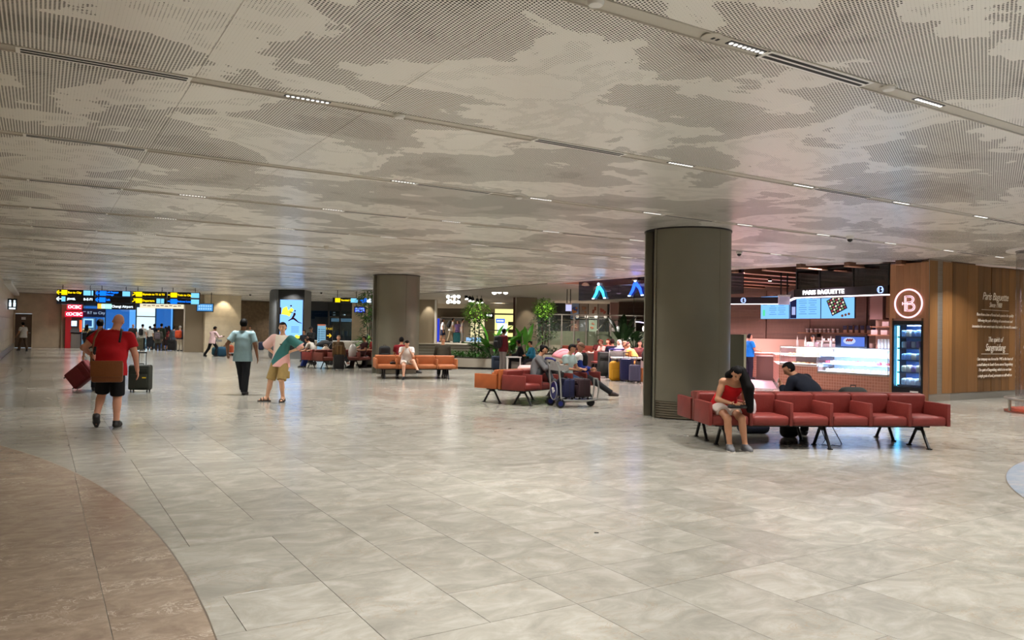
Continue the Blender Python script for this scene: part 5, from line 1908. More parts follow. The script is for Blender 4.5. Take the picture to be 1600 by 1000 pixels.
# ------------------------------------------------------------------ strollers
def stroller(label, loc, rz, rgb, frame=(150, 150, 152), s=1.0):
    t = thing('stroller', label, 'stroller', (loc[0], loc[1], 0), rz)
    m_ = mat('stroller_%d_%d_%d' % rgb, rgb, .8)
    fm_ = mat('stroller_frame_%d' % frame[0], frame, .35, metal=.5)
    f = MB()
    for sg in (-1, 1):
        f.tube([(sg * .24, .38, .1), (sg * .24, 0, .52), (sg * .24, -.30, .96), (sg * .2, -.42, 1.04)], .014, 6)
        f.tube([(sg * .24, -.34, .1), (sg * .24, 0, .52)], .014, 6)
    f.tube([(-.2, -.42, 1.04), (.2, -.42, 1.04)], .016, 6)
    f.build('frame', fm_, t)
    wm = MB().cyl((-.02, 0, 0), (.02, 0, 0), .09, n=14).mesh('wheel')
    wm.materials.append(m_black)
    for sx_ in (-1, 1):
        for yy in (.4, -.36):
            link_mesh('wheel', wm, t, (sx_ * .24, yy, .09))
    MB().rbox((0, .1, .48), (.42, .36, .07), .03).build('seat', m_black, t)
    MB().rbox((0, -.16, .70), (.42, .07, .5), .03, M=TM((0, 0, 0))).build('backrest', m_black, t)
    c = MB()
    n = 9
    rows = []
    for i in range(n):
        a = R_(15 + 135 * i / (n - 1))
        rows.append([(x_, -.12 + math.cos(a) * .36, .78 + math.sin(a) * (.34 - .05 * abs(x_) / .24)) for x_ in (-.24, -.12, 0, .12, .24)])
    vs = [p for r in rows for p in r]
    fs = [(i * 5 + k, i * 5 + k + 1, (i + 1) * 5 + k + 1, (i + 1) * 5 + k) for i in range(n - 1) for k in range(4)]
    c.add(vs, fs)
    for sg in (0, 4):
        m0 = len(c.v)
        c.add([(rows[0][sg][0], -.12, .78)] + [r[sg] for r in rows], [(0, i + 1, i + 2) for i in range(n - 1)])
    co = c.build('canopy', m_, t)
    co.modifiers.new('thick', 'SOLIDIFY').thickness = .01
    return t
x, y = at_depth(876, 24.5)
stroller('pink hooded stroller parked by the cafe tables', (x, y), R_(100), (226, 140, 150))
x, y = at_depth(504, 34.6)
stroller('black hooded stroller behind the maroon bench', (x, y), R_(120), (18, 18, 20))
# ------------------------------------------------------------------ plants
def leafmat(name, rgb, trans=0.35):
    m = mat(name, rgb, 0.4, var=.25, scale=3, spec=.5)
    return m
m_leaf = leafmat('leaf_green', (52, 104, 30))
m_leaf2 = leafmat('leaf_light', (104, 150, 44))
m_leaf3 = leafmat('leaf_dark', (30, 66, 26))
m_bark = mat('bark', (62, 50, 40), .9, bump=.5, scale=30)
m_soil = mat('soil', (48, 38, 30), .95, bump=.6, scale=20)
def leaf_shape(mb, p, d, up, L, w, fold=.25):
    d = d.normalized()
    s_ = d.cross(up)
    if s_.length < 1e-3:
        s_ = d.orthogonal()
    s_.normalize()
    n = s_.cross(d)
    m0 = len(mb.v)
    tip = p + d * L - n * L * .12
    mid = p + d * L * .45
    a, b = mid + s_ * w / 2 + n * w * fold, mid - s_ * w / 2 + n * w * fold
    mb.v += [tuple(p), tuple(a), tuple(tip), tuple(b), tuple(mid)]
    mb.f += [(m0, m0 + 1, m0 + 4), (m0 + 1, m0 + 2, m0 + 4), (m0, m0 + 4, m0 + 3), (m0 + 3, m0 + 4, m0 + 2)]
def tree(label, loc, z0, h, layers, n, leaf, mats, seed, stems=3, name='indoor_tree'):
    rg = random.Random(seed)
    t = thing(name, label, 'tree', (loc[0], loc[1], z0), rg.random() * 6)
    tips = []
    for k in range(stems):
        a = 2 * PI * k / stems + rg.random()
        pts = [(0.08 * math.cos(a), 0.08 * math.sin(a), 0)]
        for q in range(1, 6):
            f = q / 5
            pts.append((math.cos(a) * (.08 + .2 * f * f) + rg.uniform(-.04, .04), math.sin(a) * (.08 + .2 * f * f) + rg.uniform(-.04, .04), h * .9 * f))
        MB().tube(pts, [.028 * (1 - .14 * q) for q in range(6)], 6).build('stem', m_bark, t)
    mbs = [MB() for _ in mats]
    tot = sum(l[3] for l in layers)
    for (za, zb, rr, share, mi) in layers:
        for k in range(int(n * share / tot)):
            th = rg.random() * 2 * PI
            rad = rr * math.sqrt(rg.random())
            z = za + (zb - za) * rg.random()
            mm = (z - za) / (zb - za)
            rad *= math.sqrt(max(.12, 1 - (2 * mm - 1) ** 2))
            p = Vector((math.cos(th) * rad, math.sin(th) * rad, z))
            d = Vector((math.cos(th), math.sin(th), rg.uniform(-.7, .6))) + Vector((rg.uniform(-.5, .5), rg.uniform(-.5, .5), 0))
            i = mi if rg.random() < .75 else rg.randrange(len(mats))
            leaf_shape(mbs[i], p, d, Vector((0, 0, 1)), leaf * rg.uniform(.7, 1.3), leaf * .42)
    for mb, m_ in zip(mbs, mats):
        if mb.v:
            o = mb.build('foliage', m_, t, smooth=False)
            o['kind'] = 'stuff'
    return t
def broadleaf(label, loc, z0, n, L, seed, m_, name='broadleaf_plant', w=.34, spread=1.0):
    rg = random.Random(seed)
    t = thing(name, label, 'plant', (loc[0], loc[1], z0), 0)
    for k in range(n):
        a = 2 * PI * (k * .382 + rg.random() * .1)
        el = R_(rg.uniform(28, 78))
        st = rg.uniform(.35, .75) * L
        d = Vector((math.cos(a) * math.cos(el) * spread, math.sin(a) * math.cos(el) * spread, math.sin(el)))
        base = Vector((.06 * math.cos(a), .06 * math.sin(a), 0))
        p1 = base + d * st
        MB().tube([base, base + d * st * .5, p1], .014, 5).build('stalk', m_leaf3, t)
        s_ = d.cross(Vector((0, 0, 1))).normalized()
        LL = L * rg.uniform(.7, 1.05)
        ws = w * LL
        nseg = 7
        vs, fs = [], []
        p = p1.copy()
        dd = d.copy()
        for q in range(nseg + 1):
            f = q / nseg
            ww = ws / 2 * math.sin(PI * min(.98, .12 + .86 * f)) ** .8
            up = s_.cross(dd).normalized()
            vs += [p + s_ * ww + up * ww * .3, p, p - s_ * ww + up * ww * .3]
            p = p + dd * LL / nseg
            dd = (dd + Vector((0, 0, -.13))).normalized()
        for q in range(nseg):
            o = q * 3
            fs += [(o, o + 1, o + 4, o + 3), (o + 1, o + 2, o + 5, o + 4)]
        MB().add(vs, fs).build('leaf', m_, t)
    return t
def shrubs(label, pts, z0, r, n, leaf, m_, seed, name='shrub'):
    rg = random.Random(seed)
    for (x, y, rr) in pts:
        t = thing(name, label, 'shrub', (x, y, z0), 0, label)
        mb = MB()
        for k in range(n):
            th, ph = rg.random() * 2 * PI, math.acos(rg.random())
            q = rr * rg.random() ** .5
            p = Vector((q * math.sin(ph) * math.cos(th), q * math.sin(ph) * math.sin(th), q * math.cos(ph) * .8))
            d = p.normalized() + Vector((rg.uniform(-.5, .5), rg.uniform(-.5, .5), rg.uniform(0, .6)))
            leaf_shape(mb, p, d, Vector((0, 0, 1)), leaf * rg.uniform(.6, 1.3), leaf * .4)
        o = mb.build('foliage', m_, t, smooth=False)
        o['kind'] = 'stuff'
        MB().tube([(0, 0, 0), (.02, .01, rr * .5)], .015, 5).build('stem', m_bark, t)
# ------------------------------------------------------------------ bakery
BR = A_GRID - PI / 2
BO = EN(19.56, 12.32)
def BK(x, y, z=0.0):
    """bakery frame: x to the right along the counter front, y into the shop"""
    return BO[0] + x * math.cos(BR) - y * math.sin(BR), BO[1] + x * math.sin(BR) + y * math.cos(BR), z
BM = Matrix.Translation((BO[0], BO[1], 0)) @ Matrix.Rotation(BR, 4, 'Z')
def bbox(mb, x0, x1, y0, y1, z0, z1):
    return mb.box(((x0 + x1) / 2, (y0 + y1) / 2, (z0 + z1) / 2), (x1 - x0, y1 - y0, z1 - z0), BM)
def plank_mat(name, rgb, var=.14, rough=.45):
    m = bpy.data.materials.new(name)
    m.use_nodes = True
    nt = m.node_tree
    b = nt.nodes['Principled BSDF']
    oi = nt.nodes.new('ShaderNodeObjectInfo')
    tc = nt.nodes.new('ShaderNodeTexCoord')
    mp = nt.nodes.new('ShaderNodeMapping')
    mp.inputs['Scale'].default_value = (14, 14, 0.8)
    nt.links.new(tc.outputs['Object'], mp.inputs['Vector'])
    n1 = noise(nt, mp.outputs[0], 2.0, 5, .6, .8)
    c = lin(rgb)
    base = ramp(nt, n1, [(.3, tuple(q * .86 for q in c[:3]) + (1,)), (.7, tuple(min(1, q * 1.1) for q in c[:3]) + (1,))])
    tn = nt.nodes.new('ShaderNodeMapRange')
    tn.inputs['To Min'].default_value = 1 - var * 1.6
    tn.inputs['To Max'].default_value = 1 + var
    nt.links.new(oi.outputs['Random'], tn.inputs['Value'])
    cc = nt.nodes.new('ShaderNodeCombineColor')
    for i in range(3):
        nt.links.new(tn.outputs[0], cc.inputs[i])
    nt.links.new(mixc(nt, 1.0, base, cc.outputs[0], 'MULTIPLY'), b.inputs['Base Color'])
    b.inputs['Roughness'].default_value = rough
    MATS[name] = m
    return m
m_plank = plank_mat('oak_plank', (128, 88, 48), .26)
m_plank2 = plank_mat('oak_plank_pale', (164, 116, 80), .09)
m_slat = plank_mat('brown_slat', (120, 92, 78), .08)
wr = en_box(MB(), 19.56, 29.0, 11.27, 11.45, 0, 3.66).build('wall_right', mat('wall_core', (90, 62, 34), .7), smooth=False)
tag(wr, 'timber plank wall with white lettering on the right', kind='structure')
rg = random.Random(5)
e = 19.56
while e < 28.6:
    w_ = rg.choice([.16, .2, .24, .3, .36])
    d_ = rg.choice([0, .004, .008, .012])
    en_box(MB(), e + .0015, e + w_ - .0015, 11.235 - d_, 11.275, 0.20, 3.66).build('plank', m_plank, wr, smooth=False)
    e += w_
tag(en_box(MB(), 19.56, 29.0, 11.24, 11.30, 0.0, 0.2).build('baseboard_right', mat('plinth_grey', (120, 116, 110), .5), smooth=False), 'grey plinth along the foot of the timber wall', kind='structure')
m_wlet = mat('white_lettering', (236, 226, 214), .5)
yw, hz = 21.4, 531.5
zz = lambda v: 1.62 + (hz - v) * yw / 1200
wt = thing('wall_lettering', 'white handwritten style lettering on the timber wall', 'lettering', (*EN(0, 11.2), 0), A_GRID)
for v, s_, body, w_ in ((464, .30, 'Paris Baguette', 1.5), (477, .19, 'Since 1988', .8),
                        (492.4, .115, 'Born from a love of bread and a passion for quality', 2.75), (501.5, .115, 'following the path of baking of commitment and', 2.45),
                        (510.6, .115, 'innovation for our sweet taste that makes the world a sweeter', 3.2),
                        (530.8, .2, 'The spirit of', .85), (543.4, .28, 'Sangmidang', 1.15),
                        (561, .115, 'Our company was formed in 1945 in the heart of', 2.5), (569.6, .115, 'a small bakery in South Korea named Sangmidang', 2.6),
                        (577.7, .115, 'The spirit of Sangmidang, which is to not lose', 2.4), (586.8, .115, 'a single grain of sand, permeates us still with us', 2.6)):
    text('lettering', body, s_, m_wlet, wt, (22.75, -.002, zz(v)), ext=.003, align='CENTER', shear=.35, xs=.88, space=.92 if s_ > .15 else .95)
q = MB()
for v in (484.7, 553):
    q.box((22.75, 0, zz(v)), (1.45, .006, .012))
q.build('rule_line', m_wlet, wt, smooth=False)
lp = thing('emblem_panel', 'pale timber end panel carrying the round lit emblem', 'panel', (BO[0], BO[1], 0), BR, kind='structure')
e_pink = emat('pink_neon', (255, 206, 224), 1.5)
x = 0.0
rg = random.Random(9)
while x < 1.05:
    w_ = min(rg.choice([.13, .17, .21]), 1.07 - x)
    x0, x1 = x + .001, x + w_ - .001
    z0_ = 2.16 if (x1 > .06 and x0 < .94) else 0
    if x0 < .06 < x1 or x0 < .94 < x1:
        pass
    MB().box(((x0 + x1) / 2, 0.02, (z0_ + 3.62) / 2), (x1 - x0, .05, 3.62 - z0_)).build('plank', m_plank2, lp, smooth=False)
    x += w_
for a, b in ((0, .07), (.93, 1.08)):
    MB().box(((a + b) / 2, 0.03, 1.08), (b - a, .06, 2.16)).build('side_trim', m_plank2, lp, smooth=False)
MB().box((1.07, .5, 1.85), (.03, 1.0, 3.7)).build('corner_trim', mat('corner_metal', (150, 140, 130), .4, metal=.4), lp, smooth=False)
em = thing('emblem', 'round pink lit emblem with a double lined letter on the timber panel', 'emblem', BK(.54, -.02, 2.55), BR)
MB().tube([(.37 * math.cos(a), -.02, .37 * math.sin(a)) for a in [2 * PI * k / 48 for k in range(48)]], .022, 8, closed=True).build('ring', e_pink, em)
def bpath(o):
    """outline of a capital B, offset inward by o"""
    pts = [(-.10 + o, -.20 + o)]
    pts.append((-.10 + o, .20 - o))
    pts.append((.05, .20 - o))
    for k in range(1, 8):
        a = PI / 2 - PI * k / 8
        pts.append((.05 + (.10 - o * .9) * math.cos(a), .105 + (.095 - o) * math.sin(a) + o * .0))
    pts.append((.08, .01 - o * 0))
    for k in range(0, 9):
        a = PI / 2 - PI * k / 8
        pts.append((.07 + (.11 - o * .9) * math.cos(a), -.095 + (.105 - o) * math.sin(a)))
    return pts
q = MB()
q.tube([(a, -.02, b) for a, b in bpath(0)], .011, 6, closed=True)
q.tube([(-.065, -.02, -.20), (-.065, -.02, .165), (.05, -.02, .165)] + [(.05 + .06 * math.cos(a), -.02, .105 + .06 * math.sin(a)) for a in (1.0, .4, -.4, -1.0)] + [(.05, -.02, .045), (-.03, -.02, .045), (-.03, -.02, -.165), (.07, -.02, -.165)] +
       [(.07 + .07 * math.cos(a), -.02, -.095 + .07 * math.sin(a)) for a in (-1.0, -.4, .4, 1.0)] + [(.07, -.02, -.025), (-.03, -.02, -.025)], .009, 6)
q.tube([(-.16, -.02, .0), (.06, -.02, .0)], .011, 6)
q.tube([(-.16, -.02, .04), (-.16, -.02, -.04)], .011, 6)
q.build('letter', e_pink, em)
fr_ = thing('drinks_fridge', 'tall black glass door fridge with five lit shelves of packs', 'fridge', BK(.5, .0, 0), BR)
m_fr = mat('fridge_black', (18, 20, 28), .3)
q = MB()
q.box((0, .04, .17), (.84, .1, .34))
q.box((0, .04, 2.04), (.84, .1, .10))
for s_ in (-1, 1):
    q.box((s_ * .395, .04, 1.16), (.05, .1, 1.68))
q.box((0, .62, 1.05), (.84, .04, 2.1))
q.box((-.41, .33, 1.05), (.02, .6, 2.1))
q.box((.41, .33, 1.05), (.02, .6, 2.1))
q.box((0, .33, 2.08), (.84, .6, .03))
fb = q.build('cabinet', m_fr, fr_, smooth=False)
MB().box((0, .598, 1.16), (.78, .01, 1.66)).build('back_liner', mat('fridge_liner', (40, 70, 130), .4), fr_, smooth=False)
MB().box((-.33, .12, 1.16), (.05, .04, 1.6)).build('light_strip', emat('fridge_cyan', (110, 220, 255), 9), fr_, smooth=False)
MB().box((.15, .2, 1.965), (.5, .1, .02)).build('top_light', emat('fridge_white', (190, 225, 255), 12), fr_, smooth=False)
MB().box((0, -.012, 1.16), (.74, .008, 1.64)).build('glass_door', glass('fridge_glass', (200, 220, 245), .95), fr_, smooth=False)
MB().box((.36, -.035, .95), (.02, .03, .9)).build('door_handle', m_steel, fr_, smooth=False)
MB().box((.2, -.015, .22), (.22, .01, .06)).build('plate', m_white, fr_, smooth=False)
m_pk = [mat('pack_white', (226, 230, 236), .4), mat('pack_cream', (226, 212, 190), .4), mat('pack_mauve', (150, 130, 180), .4), mat('pack_blue', (140, 170, 214), .4)]
shelf_z = [.38, .72, 1.04, 1.36, 1.66]
for k, z in enumerate(shelf_z):
    MB().box((.03, .33, z), (.72, .48, .014)).build('shelf', mat('shelf_white', (200, 212, 226), .4), fr_, smooth=False)
    MB().box((.03, .085, z + .0), (.72, .012, .04)).build('shelf_edge', mat('shelf_edge', (60, 80, 120), .4), fr_, smooth=False)
rg = random.Random(3)
pkm = {}
for k, z in enumerate(shelf_z[:5]):
    for c in range(5):
        i = (0, 1, 3, 2, 1)[k] if rg.random() < .7 else rg.randrange(4)
        key = (i, c % 2)
        if key not in pkm:
            q = MB().rbox((0, 0, .09), (.115, .16, .17 + .03 * (c % 2)), .03, seg=2)
            q.box((0, -.082, .09), (.07, .004, .06))
            pkm[key] = q.mesh('pack')
            pkm[key].materials.append(m_pk[i])
        o = link_mesh('food_pack', pkm[key], None, BK(.5 - .22 + .135 * c + .03, .2, z + .008), BR)
        tag(o, 'pale packed snack on a shelf of the tall black fridge', 'pack', 'packs on the fridge shelves')
for z in (.7, 1.02, 1.34, 1.9):
    area('fridge_lamp', BK(.53, .12, z), .6, 5, (.7, .88, 1.0), (R_(40), 0, BR), .03)
def tile_wall(name, rgb, rgb2, sx_=.075, sz=.022):
    m = bpy.data.materials.new(name)
    m.use_nodes = True
    nt = m.node_tree
    b = nt.nodes['Principled BSDF']
    tc = nt.nodes.new('ShaderNodeTexCoord')
    sp_ = nt.nodes.new('ShaderNodeSeparateXYZ')
    nt.links.new(tc.outputs['Object'], sp_.inputs[0])
    cx_ = nt.nodes.new('ShaderNodeCombineXYZ')
    nt.links.new(mth(nt, 'ADD', sp_.outputs[0], mth(nt, 'MULTIPLY', sp_.outputs[1], 1.0)), cx_.inputs[0])
    nt.links.new(sp_.outputs[2], cx_.inputs[1])
    br = nt.nodes.new('ShaderNodeTexBrick')
    br.offset = 0.0
    br.inputs['Scale'].default_value = 1.0
    br.inputs['Brick Width'].default_value = .085
    br.inputs['Row Height'].default_value = .085
    br.inputs['Mortar Size'].default_value = .006
    br.inputs['Color1'].default_value = lin(rgb)
    br.inputs['Color2'].default_value = lin(rgb2)
    br.inputs['Mortar'].default_value = lin((196, 146, 126))
    nt.links.new(cx_.outputs[0], br.inputs['Vector'])
    nt.links.new(br.outputs['Color'], b.inputs['Base Color'])
    b.inputs['Roughness'].default_value = .35
    MATS[name] = m
    return m
m_ctile = tile_wall('counter_tile', (172, 116, 92), (160, 106, 84))
m_cream = mat('cream_top', (224, 208, 196), .35)
ct = thing('bakery_counter', 'bakery counter faced with small pinkish brown tiles', 'counter', (BO[0], BO[1], 0), BR)
front = [(0, 0), (-2.26, 0), (-2.26, .95), (0, .95)]
MB().prism(front, .1, .57).build('base', m_ctile, ct, smooth=False)
MB().prism([(-2.26, 0), (-3.63, 0), (-6.88, 3.64), (-6.2, 4.3), (-3.2, .95), (-2.26, .95)], .1, .74).build('base', m_ctile, ct, smooth=False)
MB().prism([(-5.6, 2.21), (-6.88, 3.64), (-8.6, 2.4), (-9.1, 3.1), (-6.9, 4.7), (-5.0, 2.8)], .1, .98).build('base', m_ctile, ct, smooth=False)
MB().prism([(-5.55, 2.16), (-6.88, 3.60), (-8.62, 2.36), (-9.15, 3.12), (-6.9, 4.75), (-4.95, 2.8)], .98, 1.01).build('worktop', m_cream, ct, smooth=False)
MB().prism([(-2.26, -.01), (-3.65, -.01), (-6.0, 2.6), (-5.4, 3.2), (-3.2, .97), (-2.26, .97)], .74, .765).build('worktop', m_cream, ct, smooth=False)
MB().prism([(0, .04), (-3.62, .04), (-6.84, 3.66), (-8.6, 2.44), (-9.0, 3.0), (-6.9, 4.6), (-3.2, .9), (0, .9)], 0, .1).build('plinth', mat('counter_plinth', (120, 96, 90), .5), ct, smooth=False)
e_case = emat('case_light', (214, 236, 255), 14.0)
e_case_w = emat('case_light_warm', (255, 226, 206), 10.0)
m_cglass = glass('case_glass', (235, 243, 255), .97, .015)
m_shelfg = mat('case_shelf', (206, 222, 240), .25)
def display_case(label, x0, x1, z0, z1, shelves, lightm, liner):
    t = thing('display_case', label, 'display case', BK((x0 + x1) / 2, 0, 0), BR)
    w_ = x1 - x0
    MB().box((0, .39, z0 + .03), (w_, .74, .05)).build('base_deck', mat('deck_white', (232, 232, 236), .3), t, smooth=False)
    MB().box((0, .79, (z0 + z1) / 2), (w_, .02, z1 - z0)).build('back_panel', liner, t, smooth=False)
    MB().box((0, .02, (z0 + z1) / 2 + .02), (w_, .008, z1 - z0 - .05)).build('front_glass', m_cglass, t, smooth=False)
    MB().box((0, .41, z1), (w_, .78, .012)).build('top_glass', m_cglass, t, smooth=False)
    for s_ in (-1, 1):
        MB().box((s_ * (w_ / 2 - .005), .4, (z0 + z1) / 2), (.008, .76, z1 - z0)).build('side_glass', m_cglass, t, smooth=False)
    f = MB()
    for s_ in (-1, 1):
        f.box((s_ * (w_ / 2 - .01), .02, (z0 + z1) / 2), (.016, .016, z1 - z0))
    f.box((0, .02, z1 - .006), (w_, .018, .018))
    f.box((0, .01, z0 + .01), (w_, .02, .05))
    f.build('frame', m_steel, t, smooth=False)
    for z in shelves:
        if z > z0 + .1:
            MB().box((0, .48, z), (w_ - .03, .56, .012)).build('shelf', m_shelfg, t, smooth=False)
    MB().box((0, .07, z1 - .03), (w_ - .06, .03, .02)).build('light_strip', lightm, t, smooth=False)
    for z in shelves:
        if z > z0 + .1:
            MB().box((0, .215, z - .012), (w_ - .06, .02, .01)).build('light_strip', lightm, t, smooth=False)
    return t
display_case('long blue white lit cake display case at the right of the counter', -2.25, -.04, .58, 1.33, (.63, .86, 1.09), e_case, mat('case_liner', (196, 212, 238), .4))
display_case('shorter pastry display case with warm light left of the cake case', -3.62, -2.28, .76, 1.33, (.80, 1.05), e_case_w, mat('case_liner2', (190, 164, 150), .5))
area('case_lamp', BK(-1.15, .1, 1.28), 2.0, 55, (.62, .80, 1.0), (R_(35), 0, BR), .06)
area('case_lamp', BK(-2.95, .1, 1.28), 1.2, 60, (1.0, .84, .74), (R_(35), 0, BR), .06)
for z in (.84, 1.07):
    area('case_lamp', BK(-1.15, .1, z), 2.0, 20, (.62, .80, 1.0), (R_(50), 0, BR), .04)
cakes = []
for i, (rgb, kind) in enumerate((((240, 236, 228), 0), ((226, 190, 196), 0), ((212, 168, 110), 1), ((150, 90, 54), 1), ((238, 230, 236), 2), ((196, 60, 70), 2), ((206, 150, 80), 3))):
    q = MB()
    if kind == 0:
        q.lathe([(.062, 0), (.062, .06), (.055, .068), (0, .07)], n=12, cap=False)
        q.ell((0, 0, .078), (.018, .018, .016), n=6, m=4)
    elif kind == 1:
        q.ell((0, 0, .035), (.085, .045, .035), n=10, m=6)
        for s_ in (-.03, 0, .03):
            q.box((s_, 0, .066), (.008, .05, .008))
    elif kind == 2:
        q.rbox((0, 0, .035), (.13, .09, .07), .012)
        q.ell((.02, 0, .075), (.03, .03, .012), n=6, m=4)
    else:
        q.tube([(-.07, -.03, .03), (-.03, .02, .04), (.03, .02, .04), (.07, -.03, .03)], [.014, .034, .034, .014], 7)
    me = q.mesh('pastry')
    me.materials.append(mat('pastry_%d' % i, rgb, .6))
    cakes.append(me)
rg = random.Random(21)
for z in (.635, .867, 1.097):
    for c in range(13):
        for r in range(2):
            i = rg.choice([0, 0, 1, 4, 4, 2, 5])
            o = link_mesh('cake', cakes[i], None, BK(-2.13 + .162 * c + rg.uniform(-.01, .01), .33 + .22 * r, z), BR)
            tag(o, 'small cake or pastry on a shelf of the blue white lit case', 'cake', 'cakes in the long lit display case')
for z in (.787, 1.057):
    for c in range(7):
        for r in range(2):
            i = rg.choice([2, 3, 6, 6, 2])
            o = link_mesh('pastry', cakes[i], None, BK(-3.5 + .17 * c + rg.uniform(-.01, .01), .33 + .22 * r, z), BR)
            tag(o, 'golden pastry on a shelf of the warm lit case', 'pastry', 'pastries in the shorter display case')
t = thing('counter_display', 'black counter display screen showing a plate of food on the cake case', 'display', BK(-1.42, .42, 1.337), BR)
MB().box((0, 0, .17), (1.02, .09, .34)).build('casing', mat('display_navy', (16, 20, 40), .3), t, smooth=False)
sc_ = MB().box((.06, -.05, .17), (.74, .012, .27)).build('screen', emat('display_blue', (90, 120, 210), 1.1), t, smooth=False)
q = MB().ell((-.04, -.06, .19), (.2, .006, .10), n=16)
q.build('plate_picture', emat('display_plate', (190, 205, 235), 1.0), sc_)
q = MB()
for k in range(6):
    q.ell((-.12 + .035 * k, -.066, .2 + .03 * (k % 2)), (.03, .004, .03), n=8, m=5)
q.build('fruit_picture', emat('display_red', (150, 50, 60), .8), sc_)
m_cup = mat('paper_cup', (236, 224, 218), .5)
for k in range(4):
    t = thing('cup_stack', 'tall stack of white paper cups at the right end of the cake case', 'cup stack', BK(-.62 + .1 * k, .5, 1.337), BR, 'cup stacks on the cake case')
    for j in range(4):
        MB().lathe([(.035, 0), (.042, .09), (.044, .095), (.0, .095)], (0, 0, .055 * j), n=12, cap=False).build('cup', m_cup, t)
rg = random.Random(2)
for k in range(9):
    x = -3.55 + .15 * k
    kk = k % 3
    t = thing('bottle', 'pale syrup bottle with a pump standing above the pastry case', 'bottle', BK(x, .75 + .25 * (k % 2), 1.0 if False else 1.337 if k % 2 == 0 else .77), BR, 'bottles above the pastry case')
    zb = 0.0
    MB().lathe([(.035, 0), (.035, .16), (.015, .2), (.015, .23)], (0, 0, zb), n=12).build('glass', mat('bottle_%d' % kk, ((226, 210, 206), (206, 190, 186), (236, 226, 220))[kk], .25), t)
    MB().lathe([(.018, .23), (.018, .26), (.008, .27), (.008, .32)], (0, 0, zb), n=8).build('pump', m_cream, t)
t = thing('espresso_machine', 'chrome espresso machine with cups on top behind the pastry case', 'coffee machine', BK(-4.3, 3.6, .92), BR)
MB().rbox((0, 0, .3), (.95, .5, .42), .05).build('body', mat('machine_chrome', (200, 186, 184), .25, metal=.7), t)
MB().rbox((0, 0, .56), (1.0, .54, .06), .02).build('cup_rail', m_steel, t)
MB().rbox((0, -.1, .05), (.9, .5, .08), .02).build('drip_tray', m_dark, t)
for s_ in (-.25, .25):
    MB().cyl((s_, -.3, .32), (s_, -.3, .22), .04, n=12).build('group_head', m_steel, t)
    MB().cyl((s_, -.3, .24), (s_, -.5, .22), .012, n=6).build('portafilter', m_black, t)
for k in range(5):
    MB().lathe([(.03, 0), (.04, .07), (0, .07)], (-.38 + .19 * k, 0, .59), n=10, cap=False).build('cup', m_cup, t)
for k, x in enumerate((-3.2, -2.85)):
    t = thing('coffee_grinder', ('coffee grinder with a clear hopper', 'second coffee grinder, nearer the screen')[k] + ' behind the counter', 'grinder', BK(x, 3.6, .92), BR)
    MB().rbox((0, 0, .15), (.18, .24, .3), .03).build('body', m_dark, t)
    MB().lathe([(.05, .3), (.1, .42), (.1, .52), (0, .53)], n=14, cap=False).build('hopper', mat('hopper', (150, 130, 120), .2), t)
bc = thing('back_counter', 'dark back counter along the rear wall of the bakery', 'counter', (BO[0], BO[1], 0), BR)
MB().box((-4.2, 3.65, .44), (6.6, .7, .88)).build('body', mat('back_counter', (104, 78, 68), .5), bc, smooth=False)
MB().box((-4.2, 3.65, .9), (6.7, .74, .04)).build('worktop', m_cream, bc, smooth=False)
m_can = mat('canopy_black', (30, 26, 32), .35)
e_strip = emat('canopy_strip', (255, 232, 240), 3.2)
cp = thing('bakery_canopy', 'black bakery canopy with a white lit name and lit lower edge', 'canopy', (BO[0], BO[1], 0), BR)
MB().box((-1.53, .0, 2.94), (3.0, .12, .24)).build('fascia', m_can, cp, smooth=False)
MB().box((-1.53, .0, 2.805), (3.0, .10, .025)).build('light_strip', e_strip, cp, smooth=False)
v0_, v1_ = Vector((-3.03, 0)), Vector((-6.3, 3.4))
dd = (v1_ - v0_)
mid_ = (v0_ + v1_) / 2
an = math.atan2(dd.y, dd.x)
MB().box((0, 0, 0), (dd.length, .12, .24), TM((mid_.x, mid_.y, 2.94), an)).build('fascia', m_can, cp, smooth=False)
MB().box((0, 0, 0), (dd.length, .10, .025), TM((mid_.x, mid_.y, 2.805), an)).build('light_strip', e_strip, cp, smooth=False)
for k in range(3):
    MB().box((0, 0, 0), (.16, .13, .05), TM((v0_.x + dd.x * (.2 + .25 * k), v0_.y + dd.y * (.2 + .25 * k), 2.94), an)).build('fin', mat('fin_white', (220, 214, 220), .4), cp, smooth=False)
v2_ = Vector((-9.4, 1.6))
dd = (v2_ - v1_)
mid_ = (v1_ + v2_) / 2
an2 = math.atan2(-dd.y, -dd.x)
f2_ = MB().box((0, 0, 0), (dd.length, .12, .24), TM((mid_.x, mid_.y, 2.94), an2)).build('fascia', m_can, cp, smooth=False)
MB().box((0, 0, 0), (dd.length, .10, .025), TM((mid_.x, mid_.y, 2.805), an2)).build('light_strip', e_strip, cp, smooth=False)
MB().box((-1.5, 1.4, 3.06), (3.0, 2.7, .02)).build('canopy_roof', m_can, cp, smooth=False)
MB().box((-1.5, .5, 2.83), (2.9, .8, .02)).build('soffit', mat('soffit_wood', (130, 92, 80), .5), cp, smooth=False)
e_let = emat('name_white', (255, 250, 252), 3.2)
text('lettering', 'PARIS BAGUETTE', .175, e_let, cp, (-2.74, -.066, 2.94), off=.004, space=1.05, ext=.01)
text('lettering', 'PARIS BAGUETTE', .175, e_let, cp, (v2_.x + .4 * math.cos(an2) + .07 * math.sin(an2), v2_.y + .4 * math.sin(an2) - .07 * math.cos(an2), 2.94), rot=(PI / 2, 0, an2), off=.004, ext=.01)
